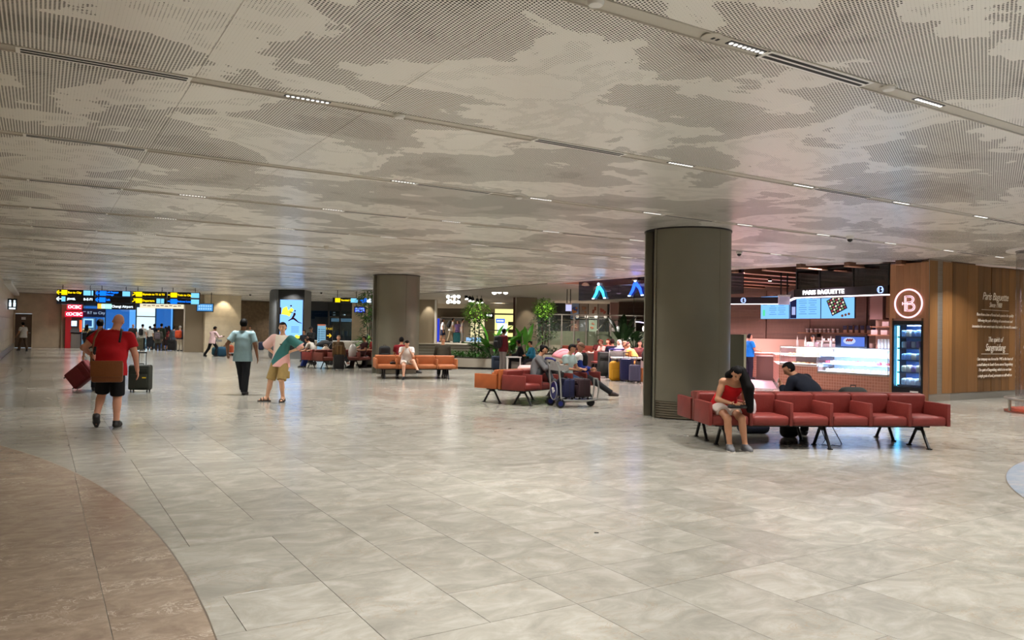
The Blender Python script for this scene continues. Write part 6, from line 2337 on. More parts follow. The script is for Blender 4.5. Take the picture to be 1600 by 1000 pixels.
def badge(x, y, rz_, r=.085):
    M_ = TM((x, y, 2.945), rz_)
    q = MB()
    q.tube([(r * math.cos(a), -.07, r * math.sin(a)) for a in [2 * PI * k / 24 for k in range(24)]], .009, 6, closed=True, M=M_)
    q.tube([(a * .42, -.07, b * .42) for a, b in bpath(0)], .012, 6, closed=True, M=M_)
    q.build('badge', emat('badge_blue', (150, 175, 255), 2.2), cp)
badge(-.24, 0, 0)
pb = v2_.lerp(v1_, .62)
badge(pb.x, pb.y, an2)
for x in (-1.02, -.82, -2.95):
    MB().cyl((x, .1, 3.05), (x, .1, 4.0), .018, n=6).build('hanger', m_black, cp)
gz = MB()
for x in (-3.0, -2.2, -1.1, -.03):
    bbox(gz, x - .02, x + .02, -.03, .03, 3.06, 3.62)
bbox(gz, -3.0, 0, -.03, .03, 3.6, 3.66)
gz = gz.build('window_3', m_black, smooth=False)
tag(gz, 'dark glazing strip above the bakery canopy', kind='structure')
for a, b in ((-2.98, -2.22), (-2.18, -1.12), (-1.08, -.05)):
    bbox(MB(), a, b, -.006, .006, 3.07, 3.6).build('pane', glass('smoke_glass', (120, 112, 112), .35, .05), gz, smooth=False)
e_menu = emat('menu_blue', (120, 180, 246), 1.25)
e_mtxt = emat('menu_text', (66, 110, 176), .9)
for i in range(3):
    xa = -8.15 + 1.36 * i
    t = thing('menu_screen', ('leftmost blue menu screen with a green drink picture', 'middle blue menu screen with two columns of lines', 'right menu screen showing a tray of pastries')[i], 'menu screen', BK(xa + .67, 4.44, 2.29), BR)
    MB().box((0, .04, .44), (1.33, .06, .88)).build('casing', m_black, t, smooth=False)
    s_ = MB().box((0, 0, .44), (1.31, .02, .86)).build('screen', e_menu, t, smooth=False)
    if i < 2:
        q = MB()
        for c in range(2):
            for r in range(8):
                q.box((-.08 + .42 * c, -.012, .74 - .08 * r), (.34 if r % 3 else .22, .004, .016))
        q.build('text_line', e_mtxt, s_, smooth=False)
        q = MB()
        if i == 0:
            q.rbox((-.5, -.012, .24), (.12, .006, .24), .003, seg=1)
            q.build('drink_picture', emat('menu_green', (90, 210, 160), 1.1), s_)
            q = MB().box((-.45, -.012, .6), (.2, .004, .1))
            q.build('leaf_picture', emat('menu_dark', (30, 60, 70), .5), s_, smooth=False)
        else:
            q.box((-.5, -.012, .44), (.28, .004, .84))
            q.build('photo_picture', emat('menu_navy', (44, 46, 86), .6), s_, smooth=False)
            q = MB().rbox((-.48, -.016, .3), (.16, .006, .3), .003, seg=1)
            q.build('cup_picture', emat('menu_cup', (170, 180, 230), 1.0), s_)
    else:
        M_ = TM((-.02, -.014, .5), ry=-.42)
        q = MB().box((0, 0, 0), (.66, .004, .6), M_)
        q.build('tray_picture', emat('menu_tray', (50, 46, 60), .5), s_, smooth=False)
        for mi, (nm, rgb) in enumerate((('a', (236, 226, 206)), ('b', (120, 150, 100)), ('c', (150, 60, 70)))):
            q = MB()
            for r in range(6):
                for c in range(6):
                    if (r * 2 + c) % 3 == mi:
                        q.ell((-.26 + .104 * c, -.006, -.23 + .094 * r), (.042, .003, .036), M_, n=8, m=4)
            q.build('pastry_picture', emat('menu_pastry_' + nm, rgb, 1.0), s_)
        q = MB()
        for k in range(3):
            q.ell((.2 + .13 * k, -.012, .1 + .03 * k), (.05, .003, .05), n=10, m=4)
        q.build('nut_picture', emat('menu_nut', (130, 80, 50), .7), s_)
MB().box((0, 0, 0), (.01, .01, .01), BM)
rw = bbox(MB(), -16, 1.2, 5.9, 6.1, 0, 4.0).build('wall_bakery', m_slat, smooth=False)
tag(rw, 'brown slatted rear wall of the bakery', kind='structure')
for k in range(26):
    bbox(MB(), -16, -2.6, 5.86, 5.9, .98 + k * .098, .98 + k * .098 + .088).build('slat', m_slat, rw, smooth=False)
for x in (-13.5, -11.3, -9.1, -7.0, -4.6):
    bbox(MB(), x - .05, x + .05, 5.80, 5.87, .9, 3.5).build('post', m_slat, rw, smooth=False)
lowp = bbox(MB(), -16, -7.0, 5.7, 5.85, 0.0, 1.52).build('wainscot', mat('pale_pink_panel', (206, 168, 146), .5), rw, smooth=False)
pw = bbox(MB(), -3.4, .9, 4.6, 4.7, 0, 4.0).build('wall_plaster', mat('plaster_beige', (190, 156, 136), .7), smooth=False)
tag(pw, 'beige plastered wall behind the cake case', kind='structure')
sw = bbox(MB(), .9, 1.04, .65, 6.0, 0, 4.0).build('wall_bakery_side', mat('side_brown', (96, 70, 56), .6), smooth=False)
tag(sw, 'brown side wall inside the bakery', kind='structure')
hc_ = thing('wall_cabinet', 'timber wall cabinet above the right end of the cake case', 'cabinet', BK(-1.7, 4.4, 2.3), BR)
for k in range(3):
    MB().box((-1.1 + .62 * k + .31, 0, .42), (.61, .36, .84)).build('door', m_plank, hc_, smooth=False)
bx_ = bbox(MB(), -3.35, -2.9, 4.2, 4.55, 2.25, 3.3).build('slat_screen', mat('slat_mauve', (140, 108, 100), .6), smooth=False)
tag(bx_, 'ribbed mauve panel between the menu screens and the timber cabinet', kind='structure')
shf = thing('wall_shelf', 'thin timber shelf of cups and coffee bags under the menu screens', 'shelf', BK(-5.2, 5.65, 1.78), BR)
MB().box((-.1, 0, 0), (3.9, .3, .03)).build('board', m_plank2, shf, smooth=False)
for x in (-1.3, 1.2):
    MB().box((x, .1, -.08), (.03, .2, .15)).build('bracket', m_dark, shf, smooth=False)
cupm = MB().lathe([(.04, 0), (.06, .13), (.065, .14), (.065, .15), (0, .15)], n=14, cap=False).mesh('cup')
cupm.materials.append(m_cup)
bag_ = MB()
bag_.rbox((0, 0, .14), (.15, .09, .28), .015)
bagm = bag_.mesh('coffee_bag')
bagm.materials.append(mat('bag_tan', (204, 160, 130), .5))
bl_ = MB().box((0, -.048, .19), (.152, .006, .16)).mesh('label')
bl_.materials.append(mat('bag_navy', (40, 36, 70), .4))
for k in range(8):
    o = thing('paper_cup', 'small pale cup in the row on the timber shelf', 'cup', BK(-6.9 + .19 * k, 5.62, 1.797), BR, 'cups on the bakery shelf')
    link_mesh('cup', cupm, o)
    o2 = MB().lathe([(.066, .075), (.064, .10)], n=12, cap=False).build('band', mat('cup_band', (150, 110, 90), .5), o)
for k in range(7):
    o = thing('coffee_bag', 'tan coffee bag with a dark label in the row on the timber shelf', 'coffee bag', BK(-5.25 + .235 * k, 5.62, 1.797), BR, 'coffee bags on the bakery shelf')
    link_mesh('bag', bagm, o)
    link_mesh('label', bl_, o)
s2 = thing('wall_shelf', 'short double shelf of pale boxes right of the coffee bags', 'shelf', BK(-2.9, 4.4, 1.72), BR)
for z in (0, .28):
    MB().box((0, 0, z), (1.1 - .5 * z, .3, .03)).build('board', m_plank2, s2, smooth=False)
for k, (x, z) in enumerate(((-.35, .015), (0, .015), (.32, .015), (.05, .295))):
    o = MB().rbox((0, 0, .08), (.24, .2, .16), .01).build('storage_box', mat('box_pink', (224, 196, 188), .5))
    o.location = BK(-2.9 + x, 4.38, 1.72 + z)
    o.rotation_euler = (0, 0, BR)
    tag(o, 'pale box on the short double shelf', 'box', 'boxes on the short bakery shelf')
m_beam = mat('beam_wood', (96, 62, 44), .5, var=.1, scale=6)
m_beam_lit_edge = mat('beam_lit_edge', (206, 158, 124), .45)  # pale colour paints in the light along the beams' lower edges
for k in range(9):
    x = .35 - 1.18 * k
    y0 = -1.25 if k > 2 else (-.2 - .5 * k)
    t = thing('ceiling_beam', 'dark timber beam with its lit lower edge painted pale, above the bakery', 'beam', (BO[0], BO[1], 0), BR, 'timber beams above the bakery')
    MB().box((x, (y0 + 5.7) / 2, 3.80), (.16, 5.7 - y0, .42)).build('beam', m_beam, t, smooth=False)
    MB().box((x, (y0 + 5.7) / 2, 3.585), (.17, 5.7 - y0, .02)).build('lit_edge_strip', m_beam_lit_edge, t, smooth=False)
def hung_box(label, loc, w_, h_, z, top=4.0, rz=0.0, m_=None):
    t = thing('box_sign', label, 'sign', (loc[0], loc[1], 0), rz)
    MB().box((0, 0, z), (w_, .12, h_)).build('box', m_ or mat('lilac_white', (206, 200, 224), .4), t, smooth=False)
    MB().box((0, -.01, z + h_ * .42), (w_ + .03, .15, h_ * .18)).build('cap', m_white, t, smooth=False)
    for s_ in (-1, 1):
        MB().cyl((s_ * w_ * .3, 0, z + h_ / 2), (s_ * w_ * .3, 0, top), .022, n=6).build('rod', m_dark, t)
    return t
p_ = P(1225, 468.5, 24.0)
hung_box('pale lilac box sign hung on two rods beside the canopy corner', (p_.x, p_.y), .33, .30, p_.z)
for (u, v, yy) in ((1203, 439, 26), (1165, 432, 26), (1171, 432.5, 26)):
    p_ = P(u, v, yy)
    t = thing('ceiling_light', 'small round lamp between the timber beams', 'ceiling light', (p_.x, p_.y, p_.z), 0, 'lamps between the bakery beams')
    MB().lathe([(.06, .06), (.07, 0)], n=12).build('rim', m_dark, t)
    MB().lathe([(.055, -.002), (.05, -.012)], n=12).build('lens', e_case_w, t)
    MB().cyl((0, 0, .05), (0, 0, max(.1, 4.0 - p_.z)), .012, n=6).build('stem', m_dark, t)
pf = MB().prism([BK(-3.6, -.3)[:2], BK(-9.2, -1.6)[:2], BK(-9.2, 2.3)[:2], BK(-6.88, 3.6)[:2], BK(-3.75, .05)[:2]], .001, .006).build('floor_bakery', mat('bakery_floor', (214, 192, 196), .35), smooth=False)
tag(pf, 'pale pinkish floor patch in front of the bakery till', kind='structure')
p0 = G(1144, 614)
t = thing('notice_stand', 'low dark panel with a pale metal edge standing behind the big column', 'stand', (P(1152, 520, 19.8).x, 19.8, 0), 0)
MB().box((0, .1, .83), (.36, .22, 1.66)).build('panel', mat('stand_dark', (50, 48, 34), .4), t, smooth=False)
MB().box((.2, .1, .83), (.06, .24, 1.67)).build('edge', mat('stand_edge', (170, 164, 140), .35, metal=.4), t, smooth=False)
MB().box((0, .1, .02), (.6, .4, .04)).build('foot', m_dark, t, smooth=False)
cxy = (12.3, 17.3)
t = thing('glass_cylinder', 'tall clear glass display cylinder with a metal ring rail at the right edge', 'display', (cxy[0], cxy[1], 0), 0)
MB().lathe([(.8, .05), (.8, CEIL - .03)], n=48, cap=False).build('glass', glass('cylinder_glass', (214, 212, 216), .93, .02), t)
for a in (200, 215, 235, 255):
    MB().cyl((.805 * math.cos(R_(a)), .805 * math.sin(R_(a)), .05), (.805 * math.cos(R_(a)), .805 * math.sin(R_(a)), CEIL - .02), .012, n=6).build('joint', m_steel, t)
MB().lathe([(1.0, CEIL - .001), (1.0, CEIL - .03), (.82, CEIL - .03)], n=48, cap=False).build('ceiling_ring', m_white, t)
MB().lathe([(1.02, 0.001), (1.02, .02), (.0, .02)], n=48, cap=False).build('base_disc', mat('base_red', (150, 84, 66), .4), t)
MB().tube([(1.0 * math.cos(a), 1.0 * math.sin(a), .30) for a in [2 * PI * k / 48 for k in range(48)]], .028, 8, closed=True).build('rail', m_steel, t)
MB().lathe([(.84, .28), (1.0, .30)], n=48, cap=False).build('rail_shelf', m_steel, t)
for a in (170, 200, 230, 260, 300):
    MB().cyl((.98 * math.cos(R_(a)), .98 * math.sin(R_(a)), .02), (.98 * math.cos(R_(a)), .98 * math.sin(R_(a)), .3), .03, n=8).build('post', m_steel, t)
t = thing('display_stand', 'orange arched stand with pale flowers inside the glass cylinder', 'display', (cxy[0] - .28, cxy[1] + .1, .02), 0)
MB().rbox((0, 0, .65), (.5, .5, 1.3), .08).build('stand', mat('stand_orange', (214, 120, 50), .5), t)
MB().lathe([(.62, 0), (.62, .06)], n=30).build('cushion', mat('coral', (226, 110, 84), .5), t)
q = MB()
for k in range(16):
    q.ell((random.uniform(-.24, .24), random.uniform(-.24, .24), 1.32 + random.uniform(0, .45)), (.08, .08, .07), n=7, m=5)
q.build('flower', mat('petal', (232, 206, 220), .6), t)
# ------------------------------------------------------------------ glass downstand with the walking figures
en3v = lambda e, n, z: Vector((*EN(e, n), z))
m_bar = glass('barrier_glass', (120, 112, 150), .5, .03)
sb = thing('glass_downstand', 'dark violet glass screen hanging below the ceiling edge with blue walking figures', 'glass screen', (*EN(18.45, 24.9), 0), BR)
for k in range(5):
    MB().box((.85 + 1.7 * k, 0, 3.36), (1.69, .015, .86)).build('pane', m_bar, sb, smooth=False)
q = MB()
q.box((4.25, 0, 3.76), (8.5, .05, .06))
q.build('head_rail', m_dark, sb, smooth=False)
e_fig = emat('figure_blue', (40, 90, 255), 2.6)
e_fig2 = emat('figure_cyan', (60, 190, 255), 2.6)
e_fig3 = emat('figure_white', (200, 225, 255), 2.6)
for i, (n_, z_) in enumerate(((23.5, 2.96), (21.35, 3.0))):
    t = thing('lit_figure', ('blue lit pair of walking legs, left of the two on the glass', 'deeper blue lit walking legs, right of the two on the glass')[i], 'sign', (*EN(18.38, n_), z_), BR)
    h = .6
    a, b = (e_fig2, e_fig2) if i == 0 else (e_fig, e_fig)
    MB().tube([(-.05, 0, h * .78), (-.18, 0, h * .35), (-.33, 0, h * .08)], [.06, .052, .04], 8).build('leg', a, t)
    MB().tube([(.0, 0, h * .78), (.22, 0, h * .45), (.32, 0, h * .08)], [.06, .055, .04], 8).build('leg', b, t)
    MB().ell((-.04, 0, h * .95), (.07, .03, .06)).build('head', e_fig3, t)
    for s_, x_ in ((-1, -.36), (1, .35)):
        MB().rbox((x_, 0, h * .04), (.14, .04, .05), .015).build('shoe', e_fig3, t)
# ------------------------------------------------------------------ food court, terrace and posters
yT = 46.5
X = lambda u, y: P(u, 520, y).x
m_terr = mat('terrace_wall', (150, 142, 124), .6, var=.06, scale=3)
tw = MB().box(((X(815, yT) + X(1016, yT)) / 2, yT, .87), (X(1016, yT) - X(815, yT), .4, 1.74)).build('wall_terrace', m_terr, smooth=False)
tag(tw, 'pale low wall of the raised terrace behind the cafe tables', kind='structure')
for k in range(9):
    a = X(818 + 22 * k, yT)
    MB().box((a + .42, yT - .21, .9), (.82, .03, 1.5)).build('wall_panel', m_terr, tw, smooth=False)
tfl = MB().box((6.0, yT + 8, 1.72), (16, 16, .05)).build('floor_terrace', mat('terrace_floor', (120, 110, 100), .5), smooth=False)
tag(tfl, 'floor of the raised terrace', kind='structure')
bal = thing('balustrade', 'glass balustrade with grey posts along the raised terrace', 'railing', (0, yT - .3, 0), 0)
for k in range(11):
    x = X(820 + 19 * k, yT)
    MB().box((x, 0, 1.72), (.07, .07, 2.0)).build('post', m_steel, bal, smooth=False)
    if k < 10:
        x2 = X(820 + 19 * (k + 1), yT)
        MB().box(((x + x2) / 2, .02, 1.75), (x2 - x - .1, .015, 1.7)).build('glass_panel', glass('rail_glass', (226, 238, 232), .95), bal, smooth=False)
MB().box(((X(820, yT) + X(1010, yT)) / 2, 0, 2.73), (X(1010, yT) - X(820, yT), .08, .06)).build('handrail', m_steel, bal, smooth=False)
rl2 = thing('handrail', 'bright steel handrails of the ramp in front of the posters', 'railing', (0, yT + 1.2, 0), 0)
for (u0, v0, u1, v1) in ((842, 500, 900, 500), (842, 504, 890, 504), (862, 518, 884, 518), (884, 512, 900, 504), (930, 520, 946, 503), (946, 503, 962, 500), (962, 500, 1003, 500)):
    a, b = P(u0, v0, yT + 1.2), P(u1, v1, yT + 1.2)
    MB().cyl((a.x, 0, a.z), (b.x, 0, b.z), .035, n=8).build('rail', m_steel, rl2)
for u in (846, 866, 874, 888, 946, 952, 966, 990):
    a = P(u, 502, yT + 1.2)
    MB().cyl((a.x, 0, 1.74), (a.x, 0, a.z), .03, n=8).build('post', m_steel, rl2)
yP = 53.0
dw = MB().box(((X(830, yP) + X(957, yP)) / 2, yP + .3, 2.9), (X(957, yP) - X(830, yP), .4, 2.4)).build('wall_poster', mat('poster_wall_black', (14, 14, 15), .7), smooth=False)
tag(dw, 'black wall carrying seven food posters', kind='structure')
foods = [((96, 116, 150), (150, 96, 50)), ((110, 100, 92), (120, 84, 62)), ((140, 134, 124), (110, 52, 34)), ((120, 112, 104), (124, 56, 48)), ((92, 66, 62), (130, 90, 70)), ((70, 70, 70), (110, 110, 116)), ((116, 124, 110), (130, 72, 50))]
k = 0
rg = random.Random(4)
for r, (v0, v1, us) in enumerate(((473, 498, ((892, 904.5), (906, 919), (920.5, 934), (935.5, 949))), (500, 520, ((892, 904.5), (905.5, 918.5), (920.5, 933))))):
    for j, (u0, u1) in enumerate(us):
        a, b = P(u0, v0, yP - .1), P(u1, v1, yP - .1)
        t = thing('food_poster', ('blue grey poster with a bowl of food, first in the upper row', 'brown poster of plated food, second in the upper row', 'pale poster with a dark dish tower, third in the upper row', 'poster with red dishes, last in the upper row',
                                  'dark red poster, first in the lower row', 'dark grey poster, second in the lower row', 'greenish poster with a sandwich, last in the lower row')[k], 'poster', ((a.x + b.x) / 2, yP + .06, 0), 0)
        w_, h_ = b.x - a.x, a.z - b.z
        zc = (a.z + b.z) / 2
        bd = MB().box((0, 0, zc), (w_, .04, h_)).build('board', mat('poster_%d' % k, foods[k][0], .5, var=.15, scale=3), t, smooth=False)
        q = MB()
        if k in (0,):
            q.lathe([(w_ * .36, 0), (w_ * .36, .01), (0, .012)], n=20, M=TM((0, -.02, zc + .08), rx=PI / 2))
            q.build('bowl_picture', mat('bowl_blue', (40, 60, 120), .4), bd)
            q = MB()
        for i in range(7):
            q.ell((rg.uniform(-.25, .25) * w_, -.035, zc + rg.uniform(-.2, .2) * h_ + .05), (.13 * w_, .01, .07 * h_), n=9, m=5)
        q.build('food_picture', mat('food_%d' % k, foods[k][1], .5, var=.3, scale=8), bd)
        if r == 0:
            MB().lathe([(.12, 0), (.12, .012), (0, .014)], n=16, M=TM((w_ * .32, -.02, zc - h_ * .36), rx=PI / 2)).build('price_spot', m_white, bd)
            MB().box((-.1, -.025, zc - h_ * .42), (w_ * .55, .01, .07)).build('caption', m_dark, bd, smooth=False)
        k += 1
mv = MB().box((X(961.5, 50), 50.5, 2.6), (X(969, 50) - X(954, 50), .3, 2.2)).build('wall_pier', mat('mauve_panel', (150, 122, 122), .6), smooth=False)
tag(mv, 'mauve wall panel right of the posters', kind='structure')
bw2 = MB().box(((X(967, 49) + X(1045, 49)) / 2, 49.4, 2.0), (X(1045, 49) - X(967, 49), .3, 4.0)).build('wall_slat', m_slat, smooth=False)
tag(bw2, 'brown boarded wall above the cafe tables', kind='structure')
for k in range(24):
    MB().box(((X(967, 49) + X(1045, 49)) / 2, 49.2, 1.75 + .095 * k), (X(1045, 49) - X(967, 49), .06, .085)).build('slat', m_slat, bw2, smooth=False)
bw3 = MB().box((14.0, 43.0, 2.1), (11.0, .4, 4.2)).build('wall_court', m_slat, smooth=False)
tag(bw3, 'brown wall closing the food court behind the big column', kind='structure')
p_ = P(1009.5, 513.5, 40)
t = thing('lantern', 'white glowing drum lantern above the cafe tables', 'lamp', (p_.x, p_.y, p_.z), 0)
MB().lathe([(.05, .13), (.17, .12), (.2, 0), (.17, -.12), (.05, -.13)], n=20).build('shade', emat('lantern_glow', (255, 240, 226), 3.0), t)
MB().cyl((0, 0, .12), (0, 0, 4.0 - p_.z), .012, n=6).build('cord', m_dark, t)
t = thing('string_lights', 'curved string of small lilac white lights above the lantern', 'lights', (0, 40.2, 0), 0)
for k in range(11):
    u = 994 + 1.9 * k
    p_ = P(u, 503 + .045 * k * k * .8, 40.2)
    MB().ell((p_.x, 0, p_.z), (.03, .03, .03), n=8, m=6).build('bulb', emat('bulb_lilac', (220, 205, 255), 2.5), t)
a_, b_ = P(990, 502, 40.2), P(1016, 507, 40.2)
MB().tube([(a_.x, 0, a_.z + .05), ((a_.x + b_.x) / 2, 0, a_.z), (b_.x, 0, b_.z + .02)], .01, 5).build('wire', m_dark, t)
MB().cyl((a_.x, 0, a_.z + .04), (a_.x, 0, 4.0), .01, n=5).build('hanger', m_dark, t)
sof = MB().prism([EN(18.4, 26.4), EN(18.4, 22.5), EN(20.5, 22.5), EN(21.2, 26.4)], CEIL + .02, CEIL + .07).build('ceiling_soffit', mat('soffit_orange', (150, 84, 46), .5), smooth=False)
tag(sof, 'orange timber soffit behind the ceiling edge', kind='structure')
for i in range(7):
    a = 22.6 + .54 * i
    en_box(MB(), 18.4, 21.0, a, a + .5, CEIL + .0, CEIL + .02).build('plank', plank_mat('soffit_plank', (164, 92, 52), .1) if 'soffit_plank' not in MATS else MATS['soffit_plank'], sof, smooth=False)
for (u, v, r, lab) in ((914.5, 446, .16, 'warm glowing dome lamp, left of the two behind the glass screen'), (934, 451, .15, 'warm glowing dome lamp, right of the two behind the glass screen')):
    p_ = P(u, v, 31)
    t = thing('dome_lamp', lab, 'lamp', (p_.x, p_.y, p_.z), 0)
    MB().lathe([(.02, r * .75), (r * .6, r * .6), (r, 0), (r * .95, -.01)], n=18).build('shade', emat('lamp_amber', (255, 200, 130), 2.6), t)
    MB().cyl((0, 0, r * .7), (0, 0, 4.02 - p_.z), .012, n=6).build('cord', m_dark, t)
for (u, v) in ((950, 455), (967, 458.5)):
    p_ = P(u, v, 34)
    t = thing('ceiling_light', 'small round white lamp behind the violet glass screen', 'ceiling light', (p_.x, p_.y, p_.z), 0, 'lamps behind the glass screen')
    MB().lathe([(.11, .05), (.13, 0)], n=14).build('rim', m_white, t)
    MB().lathe([(.1, -.002), (.09, -.015)], n=14).build('lens', emat('lens_soft', (255, 226, 210), 2.5), t)
    MB().cyl((0, 0, .04), (0, 0, 4.02 - p_.z), .012, n=6).build('stem', m_dark, t)
p_ = P(888.5, 480, 36)
hung_box('pale lit box sign hung on two rods in front of the posters', (p_.x, p_.y), .27, .36, p_.z, top=CEIL + .2, m_=emat('box_glow', (196, 196, 236), 1.0))
m_tab = mat('table_dark', (84, 72, 66), .45)
t = thing('cafe_table', 'long dark fronted cafe table covered with plates', 'table', (X(925, 33), 33.0, 0), 0)
MB().box((0, 0, .78), (1.9, .9, .05)).build('tabletop', mat('table_top', (150, 130, 118), .4), t, smooth=False)
MB().box((0, -.42, .55), (1.85, .04, .42)).build('front_panel', m_tab, t, smooth=False)
for s_ in (-1, 1):
    MB().box((s_ * .85, 0, .38), (.08, .7, .76)).build('leg', m_tab, t, smooth=False)
for k in range(8):
    o = thing('plate', 'white plate of food on the long dark cafe table', 'plate', (X(925, 33) - .8 + .22 * k, 32.8 + .3 * (k % 2), .805), 0, 'plates on the long cafe table')
    MB().lathe([(.06, 0), (.11, .015), (.1, .018), (0, .01)], n=14, cap=False).build('plate', m_white, o)
    MB().ell((0, 0, .025), (.06, .06, .03), n=8, m=5).build('food', mat('food_mix%d' % (k % 3), ((214, 180, 160), (190, 120, 100), (230, 214, 200))[k % 3], .6), o)
t = thing('cafe_table', 'white topped cafe table with a bright white end panel', 'table', (X(985, 26.6), 26.9, 0), .08)
MB().box((0, 0, .78), (1.1, .9, .05)).build('tabletop', m_white, t, smooth=False)
MB().box((.42, -.05, .39), (.2, .8, .76)).build('end_panel', mat('panel_white', (232, 222, 226), .4), t, smooth=False)
MB().box((-.5, 0, .39), (.06, .8, .76)).build('leg', m_tab, t, smooth=False)
t = thing('wooden_bench', 'plain brown wooden bench box at the right of the white table', 'bench', (X(1012, 26.5), 26.8, 0), 0)
MB().box((0, 0, .22), (.5, 1.2, .44)).build('base', plank_mat('bench_wood', (164, 100, 50), .08), t, smooth=False)
MB().box((0, 0, .45), (.54, 1.24, .04)).build('seat', MATS['bench_wood'], t, smooth=False)
t = thing('banquette', 'red brown upholstered banquette behind the long cafe table', 'seat', (X(925, 35), 35.4, 0), 0)
MB().rbox((0, 0, .44), (2.6, .5, .14), .05).build('seat', leather('banquette_red', (140, 66, 44)), t)
MB().rbox((0, .24, .8), (2.6, .12, .5), .04).build('backrest', MATS['banquette_red'], t)
MB().box((0, .05, .19), (2.5, .4, .36)).build('base', m_tab, t, smooth=False)
cm = None
for (u, y, lab) in ((934, 31.4, 'dark red chair in front of the long cafe table'), (905, 31.6, 'dark red chair at the left of the long cafe table')):
    t = thing('cafe_chair', lab, 'chair', (X(u, y), y, 0), 0.2)
    ml = leather('chair_red', (120, 44, 36))
    MB().rbox((0, 0, .45), (.44, .44, .06), .02).build('seat', ml, t)
    MB().rbox((0, -.2, .72), (.44, .05, .4), .02).build('backrest', ml, t)
    for sx_ in (-1, 1):
        for sy in (-1, 1):
            MB().cyl((sx_ * .19, sy * .19, 0), (sx_ * .17, sy * .17, .43), .016, n=6).build('leg', m_dark, t)
# ------------------------------------------------------------------ stairs and the raised level at the back
st = thing('stairs', 'broad pale steps up to the raised level at the back', 'stairs', (0, 0, 0), 0, kind='structure')
for k in range(5):
    y0 = 46.4 + .4 * k
    MB().box(((X(640, y0) + X(752, y0)) / 2, (y0 + 48.6) / 2, .08 + .16 * k), (X(752, y0) - X(640, y0), 48.6 - y0, .16)).build('step', mat('step_stone', (150, 144, 130), .5), st, smooth=False)
    MB().box(((X(640, y0) + X(752, y0)) / 2, y0 - .005, .15 + .16 * k), (X(752, y0) - X(640, y0), .02, .02)).build('nosing', mat('nosing', (196, 190, 176), .5), st, smooth=False)
pl = MB().box((-3.0, 60.5, .4), (16, 24, .8)).build('floor_raised', mat('raised_floor', (186, 178, 164), .3), smooth=False)
tag(pl, 'pale floor of the raised level in front of the far shops', kind='structure')
for (u0, u1, y, rgb, lab) in ((654, 682, 51, (150, 138, 118), 'beige rendered pier behind the people on the raised level'), (806, 838, 45.5, (134, 122, 104), 'broad beige pier behind the palms and the tall tree')):
    w_ = X(u1, y) - X(u0, y)
    pr = MB().box(((X(u0, y) + X(u1, y)) / 2, y, 1.83), (w_, .9, 3.66)).build('wall_pier', mat('pier_%d' % u0, rgb, .6), smooth=False)
    tag(pr, lab, kind='structure')
    MB().box((X(u1, y) - .04 if u0 < 700 else X(u0, y) - .12, y - .46, 1.83), (.12, .06, 3.66)).build('edge_trim', m_white if u0 < 700 else mat('edge_brown', (70, 40, 26), .5), pr, smooth=False)
spot('pier_lamp', (X(668, 50), 50.2, 3.55), (X(668, 50), 50.6, 1.4), 70, (1, .9, .74), 70)
spot('pier_lamp', (X(822, 44), 44.4, 3.55), (X(825, 44), 45, 1.6), 60, (1, .88, .7), 60)
yF = 66.0
sh = MB().box((X(735, yF), yF + 3, 2.6), (13.0, .3, 3.6)).build('wall_shops', mat('shop_cream', (196, 180, 150), .6), smooth=False)
tag(sh, 'cream rear wall of the lit shops at the back', kind='structure')
hd2 = MB().box((X(737, yF), yF - .1, 3.30), (X(806, yF) - X(678, yF), .3, .52)).build('wall_header', mat('header_grey', (170, 164, 150), .6), smooth=False)
tag(hd2, 'pale grey header above the far shop fronts', kind='structure')
def lit_panel(name, label, u0, u1, v0, v1, y, m_, cat='shop panel', th=.1):
    a, b = P(u0, v0, y), P(u1, v1, y)
    t = thing(name, label, cat, ((a.x + b.x) / 2, y, b.z), 0)
    MB().box((0, 0, (a.z - b.z) / 2), (b.x - a.x, th, a.z - b.z)).build('panel', m_, t, smooth=False)
    fr = MB()
    for s_ in (-1, 1):
        fr.box((s_ * (b.x - a.x) / 2, -.02, (a.z - b.z) / 2), (.06, th + .06, a.z - b.z))
    fr.box((0, -.02, a.z - b.z), (b.x - a.x, th + .06, .06))
    fr.build('frame', m_steel, t, smooth=False)
    return t, b.x - a.x, a.z - b.z
e_sy = emat('shop_yellow', (250, 240, 150), 1.15)
e_sy2 = emat('shop_cream_lit', (244, 232, 180), .9)
t, w_, h_ = lit_panel('lit_shop_front', 'bright yellow lit shop front right of the broad leaved plants', 773, 803, 479, 538, 62, e_sy)
MB().box((-w_ * .2, -.12, h_ * .62), (w_ * .45, .1, .34)).build('blue_sign', emat('shop_blue_sign', (60, 110, 220), 1.3), t, smooth=False)
q = MB()
for k in range(4):
    q.box((-w_ * .34 + .14 * k, -.18, h_ * .62), (.09, .02, .12))
q.build('white_mark', emat('shop_white', (255, 255, 255), 1.4), t, smooth=False)
for k in range(3):
    MB().box((w_ * .33, -.15, h_ * (.15 + .2 * k)), (w_ * .28, .2, .3)).build('goods', mat('goods_y%d' % k, ((120, 110, 70), (170, 150, 90), (90, 90, 80))[k], .5), t, smooth=False)
MB().box((0, -.12, h_ * .8), (w_, .1, .12)).build('rail', m_dark, t, smooth=False)
MB().box((-w_ * .1, -.1, h_ * .3), (w_ * .5, .1, h_ * .5)).build('bright_window', emat('shop_white2', (226, 244, 250), 1.3), t, smooth=False)
t, w_, h_ = lit_panel('lit_shop_front', 'cream lit shop front behind the slim tree', 724, 757, 498, 540, 63, e_sy2)
MB().box((0, -.1, h_ * .15), (w_ * .7, .12, h_ * .3)).build('lit_counter', emat('counter_bluewhite', (150, 190, 230), 1.0), t, smooth=False)
